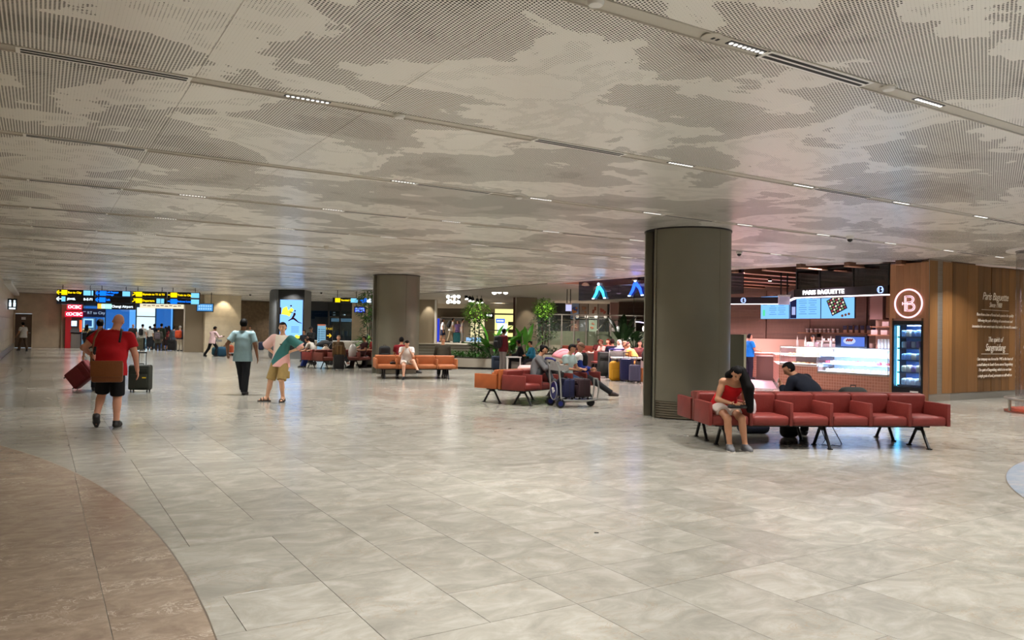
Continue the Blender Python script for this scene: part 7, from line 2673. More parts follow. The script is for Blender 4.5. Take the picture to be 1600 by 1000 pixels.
t, w_, h_ = lit_panel('shop_sign', 'dark shop sign with white lettering beside the slim tree', 756, 772, 488, 498, 61, mat('sign_charcoal', (26, 24, 24), .5), 'sign')
q = MB()
for k in range(3):
    q.ell((-.14 + .16 * k, -.07, h_ * .5), (.07, .02, .1), n=8, m=5)
q.build('white_mark', MATS['shop_white'], t)
MB().cyl((0, 0, h_), (0, 0, 1.2), .03, n=6).build('hanger', m_dark, t)
t, w_, h_ = lit_panel('shop_shutter', 'grey glazed shop front with thin white bars left of the slim tree', 682, 724, 482, 498, 64, mat('glazing_grey', (104, 112, 108), .3))
for k in range(5):
    MB().box((-w_ / 2 + w_ * (k + .5) / 5, -.08, h_ / 2), (.05, .06, h_)).build('bar', m_white, t, smooth=False)
t, w_, h_ = lit_panel('shop_interior', 'pale shop interior with shelves behind the walking group', 688, 724, 500, 540, 63.5, mat('interior_pale', (190, 176, 150), .6))
for k in range(3):
    MB().box((0, -.15, h_ * (.2 + .25 * k)), (w_ * .9, .2, .05)).build('shelf', m_dark, t, smooth=False)
    for j in range(6):
        MB().box((-w_ * .4 + w_ * .16 * j, -.15, h_ * (.2 + .25 * k) + .17), (w_ * .1, .15, .3)).build('goods', mat('goods_c%d' % ((k + j) % 3), ((150, 110, 150), (90, 90, 100), (200, 180, 120))[(k + j) % 3], .5), t, smooth=False)
t, w_, h_ = lit_panel('awning', 'dark grey awning over the far shop front', 690, 726, 496, 501, 62.5, mat('awning_dark', (64, 62, 58), .6), 'awning', .8)
t, w_, h_ = lit_panel('blue_banner', 'tall deep blue lit banner beside the beige pier', 682.5, 687, 497, 537, 58, emat('banner_blue', (40, 60, 200), 1.0), 'banner')
wall_end = MB().box((14, 78.5, 2.4), (70, .3, 4.8)).build('wall_end', mat('end_wall', (120, 110, 96), .7), smooth=False)
tag(wall_end, 'dim wall closing the far end of the building', kind='structure')
wend2 = MB().box((X(612, 60), 63, 2), (12, .3, 4)).build('wall_end', mat('end_wall2', (110, 100, 84), .7), smooth=False)
tag(wend2, 'dim wall behind the farther round column', kind='structure')
for (a, b, c, d, z, lab) in ((640, 806, 55, 57, 3.30, 'pale beam below the ceiling over the raised level'),):
    bb_ = MB().box(((X(a, c) + X(b, c)) / 2, c, z + .12), (X(b, c) - X(a, c), .5, .3)).build('trim_2', mat('beam_pale', (190, 182, 166), .6), smooth=False)
    tag(bb_, lab, kind='structure')
m_lens = emat('spot_lens', (255, 252, 244), 8.0)
def spotlight(u, v, y, r, label, group, aim=(0, -.5, -1), on=True):
    p_ = P(u, v, y)
    t = thing('spotlight', label, 'spotlight', (p_.x, p_.y, p_.z), 0, group)
    d = Vector(aim).normalized()
    b = -d * r * 2.4
    MB().cyl(tuple(b), (0, 0, 0), r * .9, r, n=14).build('housing', m_black, t)
    c = d * .004
    MB().cyl(tuple(c), tuple(c + d * .012), r * .88, n=14).build('lens', m_lens if on else m_dark, t)
    MB().cyl(tuple(b * .6), (b.x * .6, b.y * .6, CEIL + .05 - p_.z), .016, n=6).build('stem', m_dark, t)
g = 'cluster of eight spotlights over the steps'
for k, u in enumerate((700, 705.5, 710, 716.5)):
    for v in (463.5, 472):
        if k == 1:
            spotlight(u, v, 44, .07, 'small angled spotlight in the cluster of eight over the steps', g, (.5, -.7, -1))
        else:
            spotlight(u, v, 44, .11, 'bright spotlight in the cluster of eight over the steps', g, (0, -1, -.5))
g = 'row of black spotlights above the slim tree'
for k, (u, v) in enumerate(((729, 467), (734.5, 470), (739, 471), (746.5, 473), (752.5, 473))):
    spotlight(u, v, 44, .1, 'black spotlight turned down in the row above the slim tree', g, (.2, -.4, -1))
for (u, v) in ((737, 452.2), (746, 452.8)):
    spotlight(u, v, 40, .15, 'large round white spotlight of the left pair at the ceiling', 'left pair of ceiling spotlights', (0, -1, -.8))
g = 'cluster of five spotlights before the yellow shop'
for (u, v) in ((784, 448.5), (793.5, 449), (772.5, 456.8), (780.5, 455.5), (790, 456.5)):
    spotlight(u, v, 40, .14, 'round white spotlight in the cluster of five before the yellow shop', g, (0, -1, -.7))
for (u, v) in ((839, 444), (850, 444.5)):
    spotlight(u, v, 36, .13, 'round white spotlight of the right pair at the ceiling edge', 'right pair of ceiling spotlights', (0, -.8, -1))
# ------------------------------------------------------------------ planters and plants
m_plant = mat('planter_stone', (176, 168, 154), .5)
def planter(label, pts, z, m_=m_plant):
    t = thing('planter', label, 'planter', (0, 0, 0), 0)
    n = len(pts)
    sm_ = []
    for i in range(n):
        p0, p1, p2, p3 = [Vector(pts[(i + k) % n]) for k in (-1, 0, 1, 2)]
        for q in range(6):
            f = q / 6
            sm_.append(tuple(.5 * ((2 * p1) + (-p0 + p2) * f + (2 * p0 - 5 * p1 + 4 * p2 - p3) * f * f + (-p0 + 3 * p1 - 3 * p2 + p3) * f ** 3)))
    MB().prism(sm_, .08, z).build('wall', m_, t, ang=50)
    c = Vector((sum(p[0] for p in sm_) / len(sm_), sum(p[1] for p in sm_) / len(sm_)))
    MB().prism([tuple(c + (Vector(p) - c) * .96) for p in sm_], 0, .08).build('plinth', m_dark, t, ang=50)
    MB().prism([tuple(c + (Vector(p) - c) * .93) for p in sm_], z, z + .03).build('earth', m_soil, t, ang=50)
    return t
planter('long curved pale planter below the slim tree and broad leaves', [(-3.3, 34.2), (-2.2, 33.2), (-1.0, 33.0), (.2, 32.6), (1.1, 33.2), (1.0, 35.5), (-.6, 36.6), (-2.6, 36.4)], .46)
planter('pale planter below the tall tree by the terrace', [(.9, 41.2), (2.4, 40.4), (4.0, 40.8), (4.2, 43.2), (2.5, 43.8), (1.0, 43.2)], .46)
tree('slim tree with bright leafy top and bare stems, left of the broad leaves', (X(744, 34.6), 34.6), .46, 2.45, [(1.55, 2.5, .62, 5, 0), (.15, 1.7, .34, 3, 1)], 900, .17, (m_leaf2, m_leaf3, m_leaf), 3)
tree('tall tree with glowing yellow green crown in front of the black wall', (X(850, 41.5), 41.5), .46, 2.9, [(1.95, 3.0, .62, 6, 0), (.7, 2.2, .85, 5, 1)], 1300, .17, (m_leaf2, m_leaf3, m_leaf), 8, 4)
tree('leafy tree half hidden by the farther round column', (X(577, 35), 35.0), .40, 3.0, [(1.6, 3.0, .6, 4, 0), (.3, .9, .7, 3, 0), (.8, 1.7, .4, 1, 1)], 800, .22, (m_leaf, m_leaf3, m_leaf2), 12)
planter('low pale planter below the tree by the farther round column', [(X(560, 35), 34.5), (X(600, 35), 34.2), (X(604, 35), 36), (X(562, 35), 36)], .40)
broadleaf('big clump of bright broad leaves left of the maroon hooded man', (X(770, 34.2), 34.2), .46, 15, 1.05, 5, leafmat('broad_green', (64, 128, 34)))
broadleaf('broad leaved clump behind the maroon hooded man', (X(797, 34.6), 34.6), .46, 12, 1.1, 9, leafmat('broad_green2', (74, 140, 36)))
broadleaf('large paddle leaved plant by the seated pair', (X(822, 34.0), 34.0), .46, 9, 1.05, 15, MATS['broad_green'], w=.28)
broadleaf('dark broad leaved clump above the cafe guests, left of two', (X(972, 42), 42.0), .9, 13, 1.2, 22, leafmat('broad_dark', (34, 66, 30)))
broadleaf('dark broad leaved clump above the cafe guests, right of two', (X(992, 42), 42.0), .9, 10, .9, 28, MATS['broad_dark'])
planter('planter box behind the cafe guests', [(X(955, 42), 41.4), (X(1010, 42), 41.4), (X(1012, 42), 42.8), (X(955, 42), 42.8)], .9, mat('planter_dark', (90, 80, 74), .6))
shrubs('low green shrub along the front of the long planter', [(-2.75 + .3 * k, 34.0 - .14 * k, .32) for k in range(6)], .46, .3, 90, .13, m_leaf, 2)
shrubs('dark low shrub at the foot of the broad leaves', [(-.6 + .33 * k, 33.5 - .05 * k, .36) for k in range(5)], .46, .3, 70, .15, m_leaf3, 6)
shrubs('dark shrub at the foot of the tall tree', [(1.5 + .42 * k, 41.4, .4) for k in range(6)], .46, .3, 80, .15, m_leaf3, 7)
spot('plant_lamp', (X(744, 33), 32.6, 3.55), (X(746, 34), 34.6, 2.4), 260, (1, .96, .82), 38)
spot('plant_lamp', (X(775, 33), 32.2, 3.55), (X(775, 34), 34.2, 1.2), 330, (1, .96, .82), 44)
spot('plant_lamp', (X(818, 33), 32.2, 3.5), (X(815, 34), 34.2, 1.0), 150, (1, .96, .86), 40)
spot('plant_lamp', (X(850, 40), 39.4, 3.55), (X(851, 41), 41.5, 2.6), 420, (1, .96, .80), 36)
t = thing('white_table', 'low white table between the seated pair and the maroon hooded man', 'table', (X(803, 31.5), 31.5, 0), .1)
MB().rbox((0, 0, .60), (.62, .5, .05), .02).build('tabletop', m_white, t)
for sx_ in (-1, 1):
    MB().box((sx_ * .26, 0, .29), (.05, .4, .58)).build('leg', m_white, t, smooth=False)
t = thing('stool', 'plain low block seat under the seated pair by the planter', 'seat', (X(822, 31.6), 31.7, 0), 0)
MB().rbox((.05, 0, .22), (1.3, .45, .42), .04).build('seat', mat('seat_grey', (120, 112, 104), .6), t)
MB().box((.05, 0, .02), (1.2, .4, .04)).build('plinth', m_dark, t, smooth=False)
# ------------------------------------------------------------------ people
def pack_on(pp, label, rgb, w=.3, d=.17, h=.44, z=.98, dy=-.235, yaw=0.0, name='backpack'):
    p_ = pp['mw'] @ Vector((0, dy, z))
    o = backpack(label, (p_.x, p_.y), yaw, w, d, h, rgb, z=p_.z, name=name)
    return o
# --- red shirted man with the messenger bag
yw = 16
pr_ = person('heavy bald man in a red polo shirt walking away with a brown bag', G(170, 668), yw, 1.83, 1.3, 'pink', .011,
             ('tee', (172, 20, 30), {'hem': .12, 'loose': .03, 'collar': (150, 16, 26)}), ('shorts', (20, 20, 23), {'len': 1.0, 'loose': .014}), shoes=(34, 32, 34), hair=None, belly=.05, hunch=9, head=(-12, 22), headroll=6, side=4,
             footL=(-.17, -.06, .19), footR=(.10, .03, .086), fpL=42, armL=((-.9, -.28, -.85), (.35, .75, -.55)), armR=((.36, -.06, -1), (.10, .22, -1)), lean=4)
bp_ = pr_['mw']
t = thing('messenger_bag', 'brown leather messenger bag hanging across the back of the red shirted man', 'bag', tuple(bp_ @ Vector((.03, -.335, .74))), R_(yw))
m_lea = leather('bag_leather', (108, 60, 28), .45)
MB().rbox((0, 0, .16), (.44, .11, .32), .035, seg=3).build('pouch', m_lea, t)
MB().rbox((0, -.058, .21), (.45, .018, .25), .008, seg=2).build('flap', leather('bag_leather2', (116, 66, 32), .4), t)
MB().tube([(-.215, 0, .28), (-.235, .0, .42)], .014, 6).build('ring_tab', m_lea, t)
q = MB()
pts = [(-.205, -.335, 1.02), (-.20, -.305, 1.22), (-.18, -.255, 1.42), (-.155, -.15, 1.535), (-.13, -.02, 1.575), (-.11, .10, 1.53), (-.03, .21, 1.35), (.12, .22, 1.12), (.13, .1, 1.02)]
iv = bp_.inverted()
tm_ = Matrix.Translation(t.location) @ Matrix.Rotation(R_(yw), 4, 'Z')
q.tube([tm_.inverted() @ (bp_ @ Vector(p)) for p in pts], .017, 6)
q.build('strap', m_lea, t)
MB().rbox((-.235, -.005, .5), (.035, .03, .05), .006).build('buckle', m_steel, t)
q = MB().tube([tuple(iv @ (bp_ @ Vector(p))) for p in ((.17, -.24, 1.36), (.175, -.19, 1.47), (.16, -.06, 1.56), (.15, .06, 1.55))], .018, 6)
q.build('shoulder_strap', m_black, pr_['root'])
x, y = G(146, 610)
pp = person('dark haired man in dark clothes half hidden ahead of the red shirted man', (x + .12, y), 6, 1.77, 1.1, 'tan', .016, ('tee', (26, 28, 34)), ('trousers', (24, 26, 34)), hair=('short', (14, 12, 12)), armL=((-.4, -.1, -1), (-.25, .1, -1)))
pack_on(pp, 'black backpack on the man ahead of the red shirted man', (18, 19, 24), yaw=R_(6))
# --- blue shirted man
pb_ = person('man in a pale blue grey t-shirt and dark trousers walking away', G(378, 617), 4, 1.83, 1.1, 'brown', .011, ('tee', (128, 154, 160), {'loose': .028, 'hem': .15, 'sleeve': .68}), ('trousers', (26, 27, 31), {'loose': .02}),
             shoes=(22, 22, 24), hair=('short', (10, 9, 9)), footL=(-.05, .26, .1), footR=(.07, -.06, .086), armL=((-.62, -.35, -1), (-.1, .55, -.8)), armR=((.34, -.1, -1), (.18, .05, -1)), head=(0, 0), fpL=-6, hunch=3)
# --- boy with hands on hips, colour blocked shirt
cb = bpy.data.materials.new('colour_block_shirt')
cb.use_nodes = True
nt = cb.node_tree
tc = nt.nodes.new('ShaderNodeTexCoord')
sp_ = nt.nodes.new('ShaderNodeSeparateXYZ')
nt.links.new(tc.outputs['Object'], sp_.inputs[0])
X_, Z_ = sp_.outputs[0], sp_.outputs[2]
ix = mth(nt, 'MULTIPLY', X_, -1.0)
up_ = mth(nt, 'LESS_THAN', Z_, mth(nt, 'ADD', 1.27, mth(nt, 'MULTIPLY', ix, 1.5)))
lo_ = mth(nt, 'LESS_THAN', Z_, mth(nt, 'ADD', .96, mth(nt, 'MULTIPLY', ix, .8)))
far_ = mth(nt, 'LESS_THAN', ix, -.15)
c1 = mixc(nt, far_, lin((226, 216, 200)), lin((228, 188, 180)))
c2 = mixc(nt, up_, c1, lin((52, 112, 110)))
c3 = mixc(nt, lo_, c2, lin((226, 172, 166)))
b_ = nt.nodes['Principled BSDF']
b_.inputs['Roughness'].default_value = .85
nt.links.new(c3, b_.inputs['Base Color'])
bp2 = nt.nodes.new('ShaderNodeBump')
bp2.inputs['Strength'].default_value = .4
bp2.inputs['Distance'].default_value = .012
nt.links.new(noise(nt, tc.outputs['Object'], 9, 3), bp2.inputs['Height'])
nt.links.new(bp2.outputs[0], b_.inputs['Normal'])
x, y = G(441, 628)
boy = person('boy with hands on hips in a teal, cream and pink shirt', (x, y), 176, 1.79, .92, 'asian', .010, ('tee', cb, {'loose': .034, 'hem': .13, 'sleeve': .95, 'sp': 1.3}),
             ('shorts', (150, 126, 78), {'len': .98, 'loose': .022}), shoes=None, sandals=True, hair=('short', (16, 13, 12)), face=True, pelvis=(.05, 0, .905), footL=(-.02, .02, .088), footR=(.36, -.04, .088), fdirR=-62, fdirL=6,
             armL=((-.85, -.28, -.62), (.85, .30, -.36)), armR=((.80, -.28, -.68), (-.8, .25, -.55)), side=-3, head=(4, 3), thumbL=(0, -.3, 1), thumbR=(0, -.3, 1), curl=.7)
for sg in (-1, 1):
    MB().rbox((.245 if sg > 0 else -.118, .01, .60), (.04, .15, .16), .012).build('pocket', cloth((146, 122, 74)), boy['root'])
MB().rbox((-.0, .152, 1.27), (.05, .012, .02), .004).build('emblem', m_dark, boy['root'])
# --- people further away on the left
def far(label, u, v, yaw, h=1.7, **k):
    x, y = G(u, v)
    k.setdefault('res', .024)
    return person(label, (x, y), yaw, h, **k)
def fixed(label, u, y, yaw, h=1.7, **k):
    k.setdefault('res', .024)
    return person(label, (P(u, 520, y).x, y), yaw, h, **k)
far('woman in a grey white top and brown trousers walking past the far door', 36, 548.5, 70, 1.72, female=True, top=('tee', (170, 164, 158)), bottom=('trousers', (74, 58, 44)), skin='tan', footL=(-.09, .22, .09), footR=(.09, -.2, .1), fpR=25, hunch=8,
    armL=((-.15, .3, -1), (-.1, .6, -.8)))
pp = fixed('woman with long black hair in a beige top waiting at the ticket corner', 135.5, 46, 10, 1.66, female=True, top=('tee', (196, 170, 120)), bottom=('trousers', (40, 40, 48)), hair=('long', (14, 12, 12)), skin='tan')
pack_on(pp, 'black shoulder bag of the woman at the ticket corner', (18, 18, 20), z=.75, dy=-.28, yaw=R_(10), name='shoulder_bag')
pp = far('bald man in a dark grey shirt with a black backpack in the queue', 207, 546, 8, 1.74, b=1.1, top=('tee', (60, 58, 58)), bottom=('trousers', (50, 50, 54)), hair=None, skin='fair')
pack_on(pp, 'black backpack on the bald man in the queue', (24, 24, 26), yaw=R_(8))
pp = far('man in a white t-shirt with a black backpack in the queue', 222, 546.5, 0, 1.74, top=('tee', (214, 212, 206)), bottom=('trousers', (22, 22, 26)), skin='fair')
pack_on(pp, 'small black backpack on the man in the white t-shirt', (22, 22, 26), yaw=0, w=.26)
far('woman in a white top and long dark skirt in the queue', 233.5, 546.5, 5, 1.62, female=True, top=('tee', (216, 214, 210), {'hem': .03}), bottom=('skirt', (44, 48, 54), {'len': .65}), skin='asian', hair=('bun', (16, 14, 14)))
far('tall man in a navy shirt in the queue', 240.5, 546, -4, 1.78, top=('tee', (28, 32, 46)), bottom=('trousers', (56, 58, 62)), skin='tan')
pp = far('person in a long grey coat carrying a pink patched bag in the queue', 246.5, 548, 12, 1.5, b=1.15, top=('coat', (74, 72, 66), {'hem': .34}), bottom=('trousers', (60, 50, 44)), hair=('short', (60, 56, 54)), skin='fair', hunch=12)
pack_on(pp, 'grey bag with a pink patch on the person in the long coat', (96, 84, 92), w=.34, yaw=R_(12), z=.75)
far('tall man in a dark green shirt in the queue', 251.5, 547.5, -6, 1.80, b=1.08, top=('long', (46, 54, 44)), bottom=('trousers', (70, 66, 60)), skin='tan')
far('woman in a red and black dress facing sideways in the queue', 258.5, 547.5, 60, 1.6, female=True, top=('tee', (110, 30, 32)), bottom=('skirt', (40, 28, 30), {'len': .1}), hair=('long', (20, 16, 16)), skin='tan')
far('woman in a dark patterned dress with long hair behind the suitcase', 263, 546.5, 30, 1.66, female=True, top=('tee', (78, 40, 44)), bottom=('skirt', (30, 28, 32), {'len': .2}), hair=('long', (30, 22, 20)), skin='fair')
far('person in a grey blue denim jacket behind the black suitcase', 271, 547, -5, 1.6, top=('coat', (84, 96, 108)), bottom=('trousers', (40, 44, 54)), hair=('short', (22, 18, 18)), skin='fair')
pp = far('grey haired man in white trousers with an orange backpack', 280.5, 548.5, 2, 1.66, top=('long', (60, 66, 84)), bottom=('trousers', (206, 196, 178)), hair=('short', (170, 166, 160)), skin='fair', b=1.05)
pack_on(pp, 'orange backpack on the grey haired man', (200, 74, 34), w=.42, d=.24, h=.52, yaw=R_(2), z=.86, dy=-.27)
pp = far('man in a cap, dark jacket and brown trousers with a grey backpack', 301, 549.5, -6, 1.76, top=('coat', (52, 56, 50)), bottom=('trousers', (112, 84, 52)), hair=('cap', (130, 126, 116)), skin='tan', b=1.05)
pack_on(pp, 'grey backpack on the man in brown trousers', (120, 118, 108), w=.36, h=.5, yaw=R_(-6), z=.93, dy=-.27)
x, y = G(331, 557)
person('man in a pale pink shirt standing with legs wide apart by the far trolley', (x, y), -28, 1.80, 1.0, 'brown', .018, ('long', (216, 184, 186), {'hem': .13}), ('trousers', (20, 20, 23)), hair=('short', (12, 10, 10)),
       footL=(-.46, -.12, .086), footR=(.16, .08, .086), pelvis=(0, 0, .84), lean=8, head=(-10, 30), armR=((.3, .5, -.8), (-.1, .9, .1)), armL=((-.2, .45, -.85), (.3, .9, .0)))
fixed('man in a grey t-shirt standing far behind the blue shirted man', 391, 53, 170, 1.74, top=('tee', (150, 152, 146)), bottom=('trousers', (60, 60, 66)), skin='tan', face=False)
# --- seated people
def sit(label, seat, yaw, h=1.66, zs=.50, fy=.44, **k):
    k.setdefault('res', .018)
    s = h / 1.75
    k.setdefault('pelvis', (0, -.02, zs + .085))
    k.setdefault('footL', (-.11, fy, .086 * s))
    k.setdefault('footR', (.11, fy, .086 * s))
    k.setdefault('armL', ((-.2, .35, -1), (.25, .9, -.1)))
    k.setdefault('armR', ((.2, .35, -1), (-.25, .9, -.1)))
    k.setdefault('legpole', (0, .6, 1))
    return person(label, seat, yaw, h, **k)
gs = seatpos(RB_C, RB_RZ, -1.50, -.44)
girl = sit('girl in a red top and white shorts bent over on the red bench', gs, 186, 1.64, b=1.0, skin='tan', res=.010, female=True, top=('tank', (190, 22, 30), {'neck': -.02}), bottom=('shorts', (216, 206, 196), {'len': .55, 'loose': .022}), shoes=(84, 84, 88),
           hair=('long', (14, 11, 11)), lean=14, hunch=34, side=-9, head=(-14, 44), face=True, footL=(-.15, .42, .08), footR=(.075, .42, .08), armL=(-.10, .40, .66), armR=(.06, .42, .67), apoleR=(.5, -.6, -.2), apoleL=(-.5, -.6, -.2),
           hairx=(((-.06, .0, .02), (-.14, .08, -.22), .07, .075), ((-.14, .08, -.22), (-.16, .10, -.55), .075, .05), ((-.03, -.07, .02), (.05, -.2, -.05), .075, .06), ((-.10, -.06, 0), (-.18, -.02, -.4), .06, .05)))
p_ = girl['wR'].lerp(girl['wL'], .5)
o = MB().rbox((0, 0, 0), (.26, .10, .05), .02).build('clutch_bag', m_black)
o.location = p_ + Vector((0, -.04, -.035))
tag(o, 'small black pouch held on the lap of the girl in the red top', 'bag')
ms_ = seatpos(RB_C, RB_RZ, .34, .46)
man = sit('man in a dark navy jacket looking at a phone behind the red bench', ms_, 12, 1.70, b=1.08, skin='tan', res=.012, top=('coat', (22, 26, 38), {'collar': (150, 176, 172), 'hem': .04}), bottom=('trousers', (26, 26, 30)), hair=('short', (16, 13, 12)),
          twist=22, hunch=32, lean=22, head=(62, 34), armL=((-.25, .25, -1), (.15, .75, .65)), armR=((.2, .2, -1), (-.4, .75, .2)), side=-4)
o = MB().rbox((0, 0, 0), (.075, .012, .15), .01).build('phone', mat('phone_pale', (190, 190, 190), .3))
o.location = man['wL'] + Vector((-.05, .07, .06))
o.rotation_euler = (.3, 0, R_(70))
tag(o, 'pale phone held up by the man in the navy jacket', 'phone')
s_ = seatpos(OB_C, OB_RZ, -.34, -.46)
sit('young person in white t-shirt and shorts with crossed legs on the orange bench', s_, 190, 1.66, skin='fair', res=.014, top=('tee', (226, 220, 218)), bottom=('shorts', (206, 192, 180), {'len': .6}), hair=('short', (20, 16, 15)), shoes=(24, 22, 22),
    hunch=24, lean=6, head=(0, 38), footL=(-.36, .52, .30), footR=(.10, .42, .08), poleL=(-.2, 1, .8), armL=((-.1, .5, -.85), (.45, .55, .75)), armR=((.15, .5, -.85), (-.4, .55, .75)), fdirL=40)
s_ = seatpos(OB_C, OB_RZ, -.42, .46)
sit('dark haired person in a dark red shirt on the far side of the orange bench', s_, 10, 1.70, b=1.1, skin='tan', top=('tee', (120, 24, 32)), bottom=('trousers', (24, 24, 28)), hair=('short', (14, 11, 11)), hunch=6, head=(0, 10))
s_ = seatpos(OB_C, OB_RZ, 1.03, .46)
sit('man in a brown cap and olive jacket on the far side of the orange bench', s_, 8, 1.72, b=1.15, skin='tan', top=('coat', (62, 58, 48)), bottom=('trousers', (30, 28, 28)), hair=('cap', (126, 96, 76)), hunch=8, head=(-10, 12))
s_ = seatpos(LB_C, LB_RZ, -1.45, .46)
sit('person in a pale grey top bending forward at the end of the maroon bench', s_, 75, 1.68, skin='tan', res=.02, top=('tee', (176, 170, 160)), bottom=('trousers', (30, 48, 108)), hair=('short', (46, 30, 24)), hunch=26, lean=14, head=(10, 35), fy=.5)
s_ = seatpos(LB_C, LB_RZ, -.93, -.46)
sit('woman in a brown top and black trousers behind the jacket draped suitcase', s_, 200, 1.66, skin='fair', res=.02, female=True, top=('tee', (86, 66, 40)), bottom=('trousers', (18, 18, 20)), hair=('short', (120, 96, 80)), shoes=(120, 80, 60), hunch=6, footL=(-.32, .58, .28), poleL=(-.2, 1, .8))
s_ = seatpos(LB_C, LB_RZ, .31, -.46)
sit('person in a dark maroon top slumped at the right end of the maroon bench', s_, 120, 1.66, skin='tan', res=.02, top=('tee', (58, 26, 26)), bottom=('trousers', (60, 40, 36)), hair=('short', (30, 20, 18)), lean=-14, head=(0, 20), armR=((.2, .6, -.5), (-.3, .9, .0)))
sit('person in a red shirt partly hidden by the farther round column', seatpos(LB_C, LB_RZ, .93, -.46), 130, 1.66, skin='tan', res=.022, top=('tee', (150, 40, 36)), bottom=('trousers', (40, 40, 44)), hair=('long', (60, 30, 22)))
fixed('person in black with a dark cap standing behind the maroon bench', 486.5, 36.5, 150, 1.72, top=('long', (22, 22, 24)), bottom=('trousers', (26, 26, 30)), hair=('cap', (18, 18, 20)), skin='brown', armL=((-.3, .5, -.7), (.2, .9, .2)))
fixed('person in dark clothes at the left edge beside the screen column', 475.5, 38, 160, 1.55, top=('tee', (30, 34, 44)), bottom=('trousers', (30, 40, 70)), hair=('short', (20, 16, 14)), skin='tan')
s_ = seatpos(MBN_C, MBN_RZ, -.62, -.44)
sit('woman in a grey jacket sitting cross legged on the red and tan bench', s_, -98, 1.64, skin='tan', res=.014, female=True, top=('long', (108, 108, 110), {'loose': .025}), bottom=('trousers', (70, 72, 76), {'loose': .02}), hair=('bun', (15, 12, 12)),
    hunch=18, lean=0, head=(-10, 28), pelvis=(0, -.1, .59), footL=(-.10, .24, .56), footR=(.12, .27, .56), legpole=(0, .5, 1), armL=((-.2, .6, -.6), (.3, .9, .35)), armR=((.2, .55, -.7), (-.3, .9, .3)), shoes=(28, 28, 30))
s_ = seatpos(MBN_C, MBN_RZ, .55, -.42)
sit('dark haired person in a pale teal top and jeans behind the loaded trolley', s_, -125, 1.66, skin='tan', res=.016, top=('tee', (170, 188, 186)), bottom=('trousers', (52, 78, 112)), hair=('short', (16, 13, 13)), shoes=(206, 200, 194), hunch=10, head=(0, 24))
s_ = seatpos(MBN_C, MBN_RZ, 1.22, -.44)
old = sit('old man in a brown beanie and blue jacket with legs stretched out', s_, -100, 1.72, skin='tan', res=.012, top=('coat', (24, 46, 120), {'hem': .02}), bottom=('trousers', (40, 40, 42)), hair=('beanie', (112, 84, 68)), lean=-16, hunch=8, head=(0, 12), face=True,
          footL=(-.10, .80, .09), footR=(.14, .86, .09), shoes=(52, 34, 30), legpole=(0, 0, 1), armL=((-.25, .25, -1), (.3, .8, -.2)), armR=((.25, .2, -1), (-.3, .85, -.1)))
o = MB()
mm = old['root']
MB().rbox((0, -.07, .96), (.33, .335, .36), .09, seg=3).build('vest', cloth((26, 25, 26)), mm)
for sg, nm in ((-1, 'shL'), (1, 'shR')):
    q_ = mm.matrix_world.inverted() @ old[nm] if False else (old['mw'].inverted() @ old[nm])
    MB().ell((q_.x, q_.y, q_.z - .03), (.105, .112, .15)).build('white_shoulder', cloth((226, 222, 220)), mm)
x, y = G(785, 580)
pp = person('man in a maroon hooded top and grey trousers standing by the planter', (x, y), -50, 1.76, 1.0, 'brown', .016, ('coat', (96, 24, 32), {'hem': .12}), ('trousers', (132, 124, 120)), hair=('short', (12, 10, 10)), shoes=(90, 86, 84), head=(0, 16), armL=((-.2, .1, -1), (.1, .8, -.4)))
p_ = pp['mw'] @ Vector((0, -.27, .95))
backpack('black backpack on the maroon hooded man', (p_.x, p_.y), R_(-50), .34, .2, .52, (16, 16, 18), z=.95)
sit('person in black sitting sideways on the block seat by the planter', (X(814, 31.6), 31.6), 80, 1.7, zs=.43, skin='brown', top=('long', (20, 20, 23)), bottom=('trousers', (20, 20, 24)), hair=('short', (12, 10, 10)), hunch=10, head=(-10, 22))
sit('woman with a bright blue sleeve sitting right of the person in black', (X(832, 31.7), 31.7), 110, 1.6, zs=.43, skin='tan', female=True, top=('long', (30, 104, 130)), bottom=('trousers', (36, 36, 42)), hair=('bun', (14, 12, 12)), hunch=12, head=(0, 18))
x, y = seatpos(MBN_C, MBN_RZ, -.30, .2)
o = MB().rbox((0, 0, .12), (.44, .3, .24), .11, seg=4).build('cushion', mat('cushion_pink', (226, 188, 186), .8, bump=.4, scale=8))
o.location = (x, y, .60)
o.rotation_euler = (.2, 0, .4)
tag(o, 'pale pink soft bundle on the back row of the red and tan bench', 'cushion')
def guest(label, u, y, yaw, **k):
    k.setdefault('res', .022)
    zs = k.pop('zs', .5)
    h = k.pop('h', 1.66)
    return sit(label, (P(u, 520, y).x, y), yaw, h, zs=zs, **k)
guest('man in a dark grey cap sitting at the long cafe table', 904, 34.9, 178, skin='brown', top=('tee', (60, 40, 40)), bottom=('trousers', (30, 30, 34)), hair=('cap', (58, 62, 70)))
guest('dark haired man in a maroon shirt at the middle of the long table', 936, 34.9, 170, skin='brown', top=('tee', (92, 40, 40)), bottom=('trousers', (30, 30, 34)), hair=('short', (26, 18, 16)), head=(20, 25))
guest('woman in a pale pink blouse leaning over the long table', 943, 33.0, 120, skin='fair', female=True, top=('long', (226, 180, 170)), bottom=('trousers', (30, 30, 34)), hair=('short', (90, 40, 32)), hunch=22)
guest('red haired woman at the right end of the long table', 950, 34.4, 150, skin='fair', female=True, top=('tee', (150, 70, 60)), bottom=('trousers', (30, 30, 34)), hair=('long', (110, 46, 34)))
guest('person in a dark jacket seen from behind, right of the red haired woman', 957, 30.5, 10, skin='tan', b=1.15, top=('coat', (24, 26, 44)), bottom=('trousers', (26, 26, 32)), hair=('short', (40, 26, 20)), h=1.74)
guest('woman in a white headscarf and lavender top at the cafe table', 968, 28.4, 140, skin='fair', female=True, top=('long', (168, 150, 190)), bottom=('trousers', (40, 40, 60)), hair=('hijab', (220, 200, 196)), h=1.7)
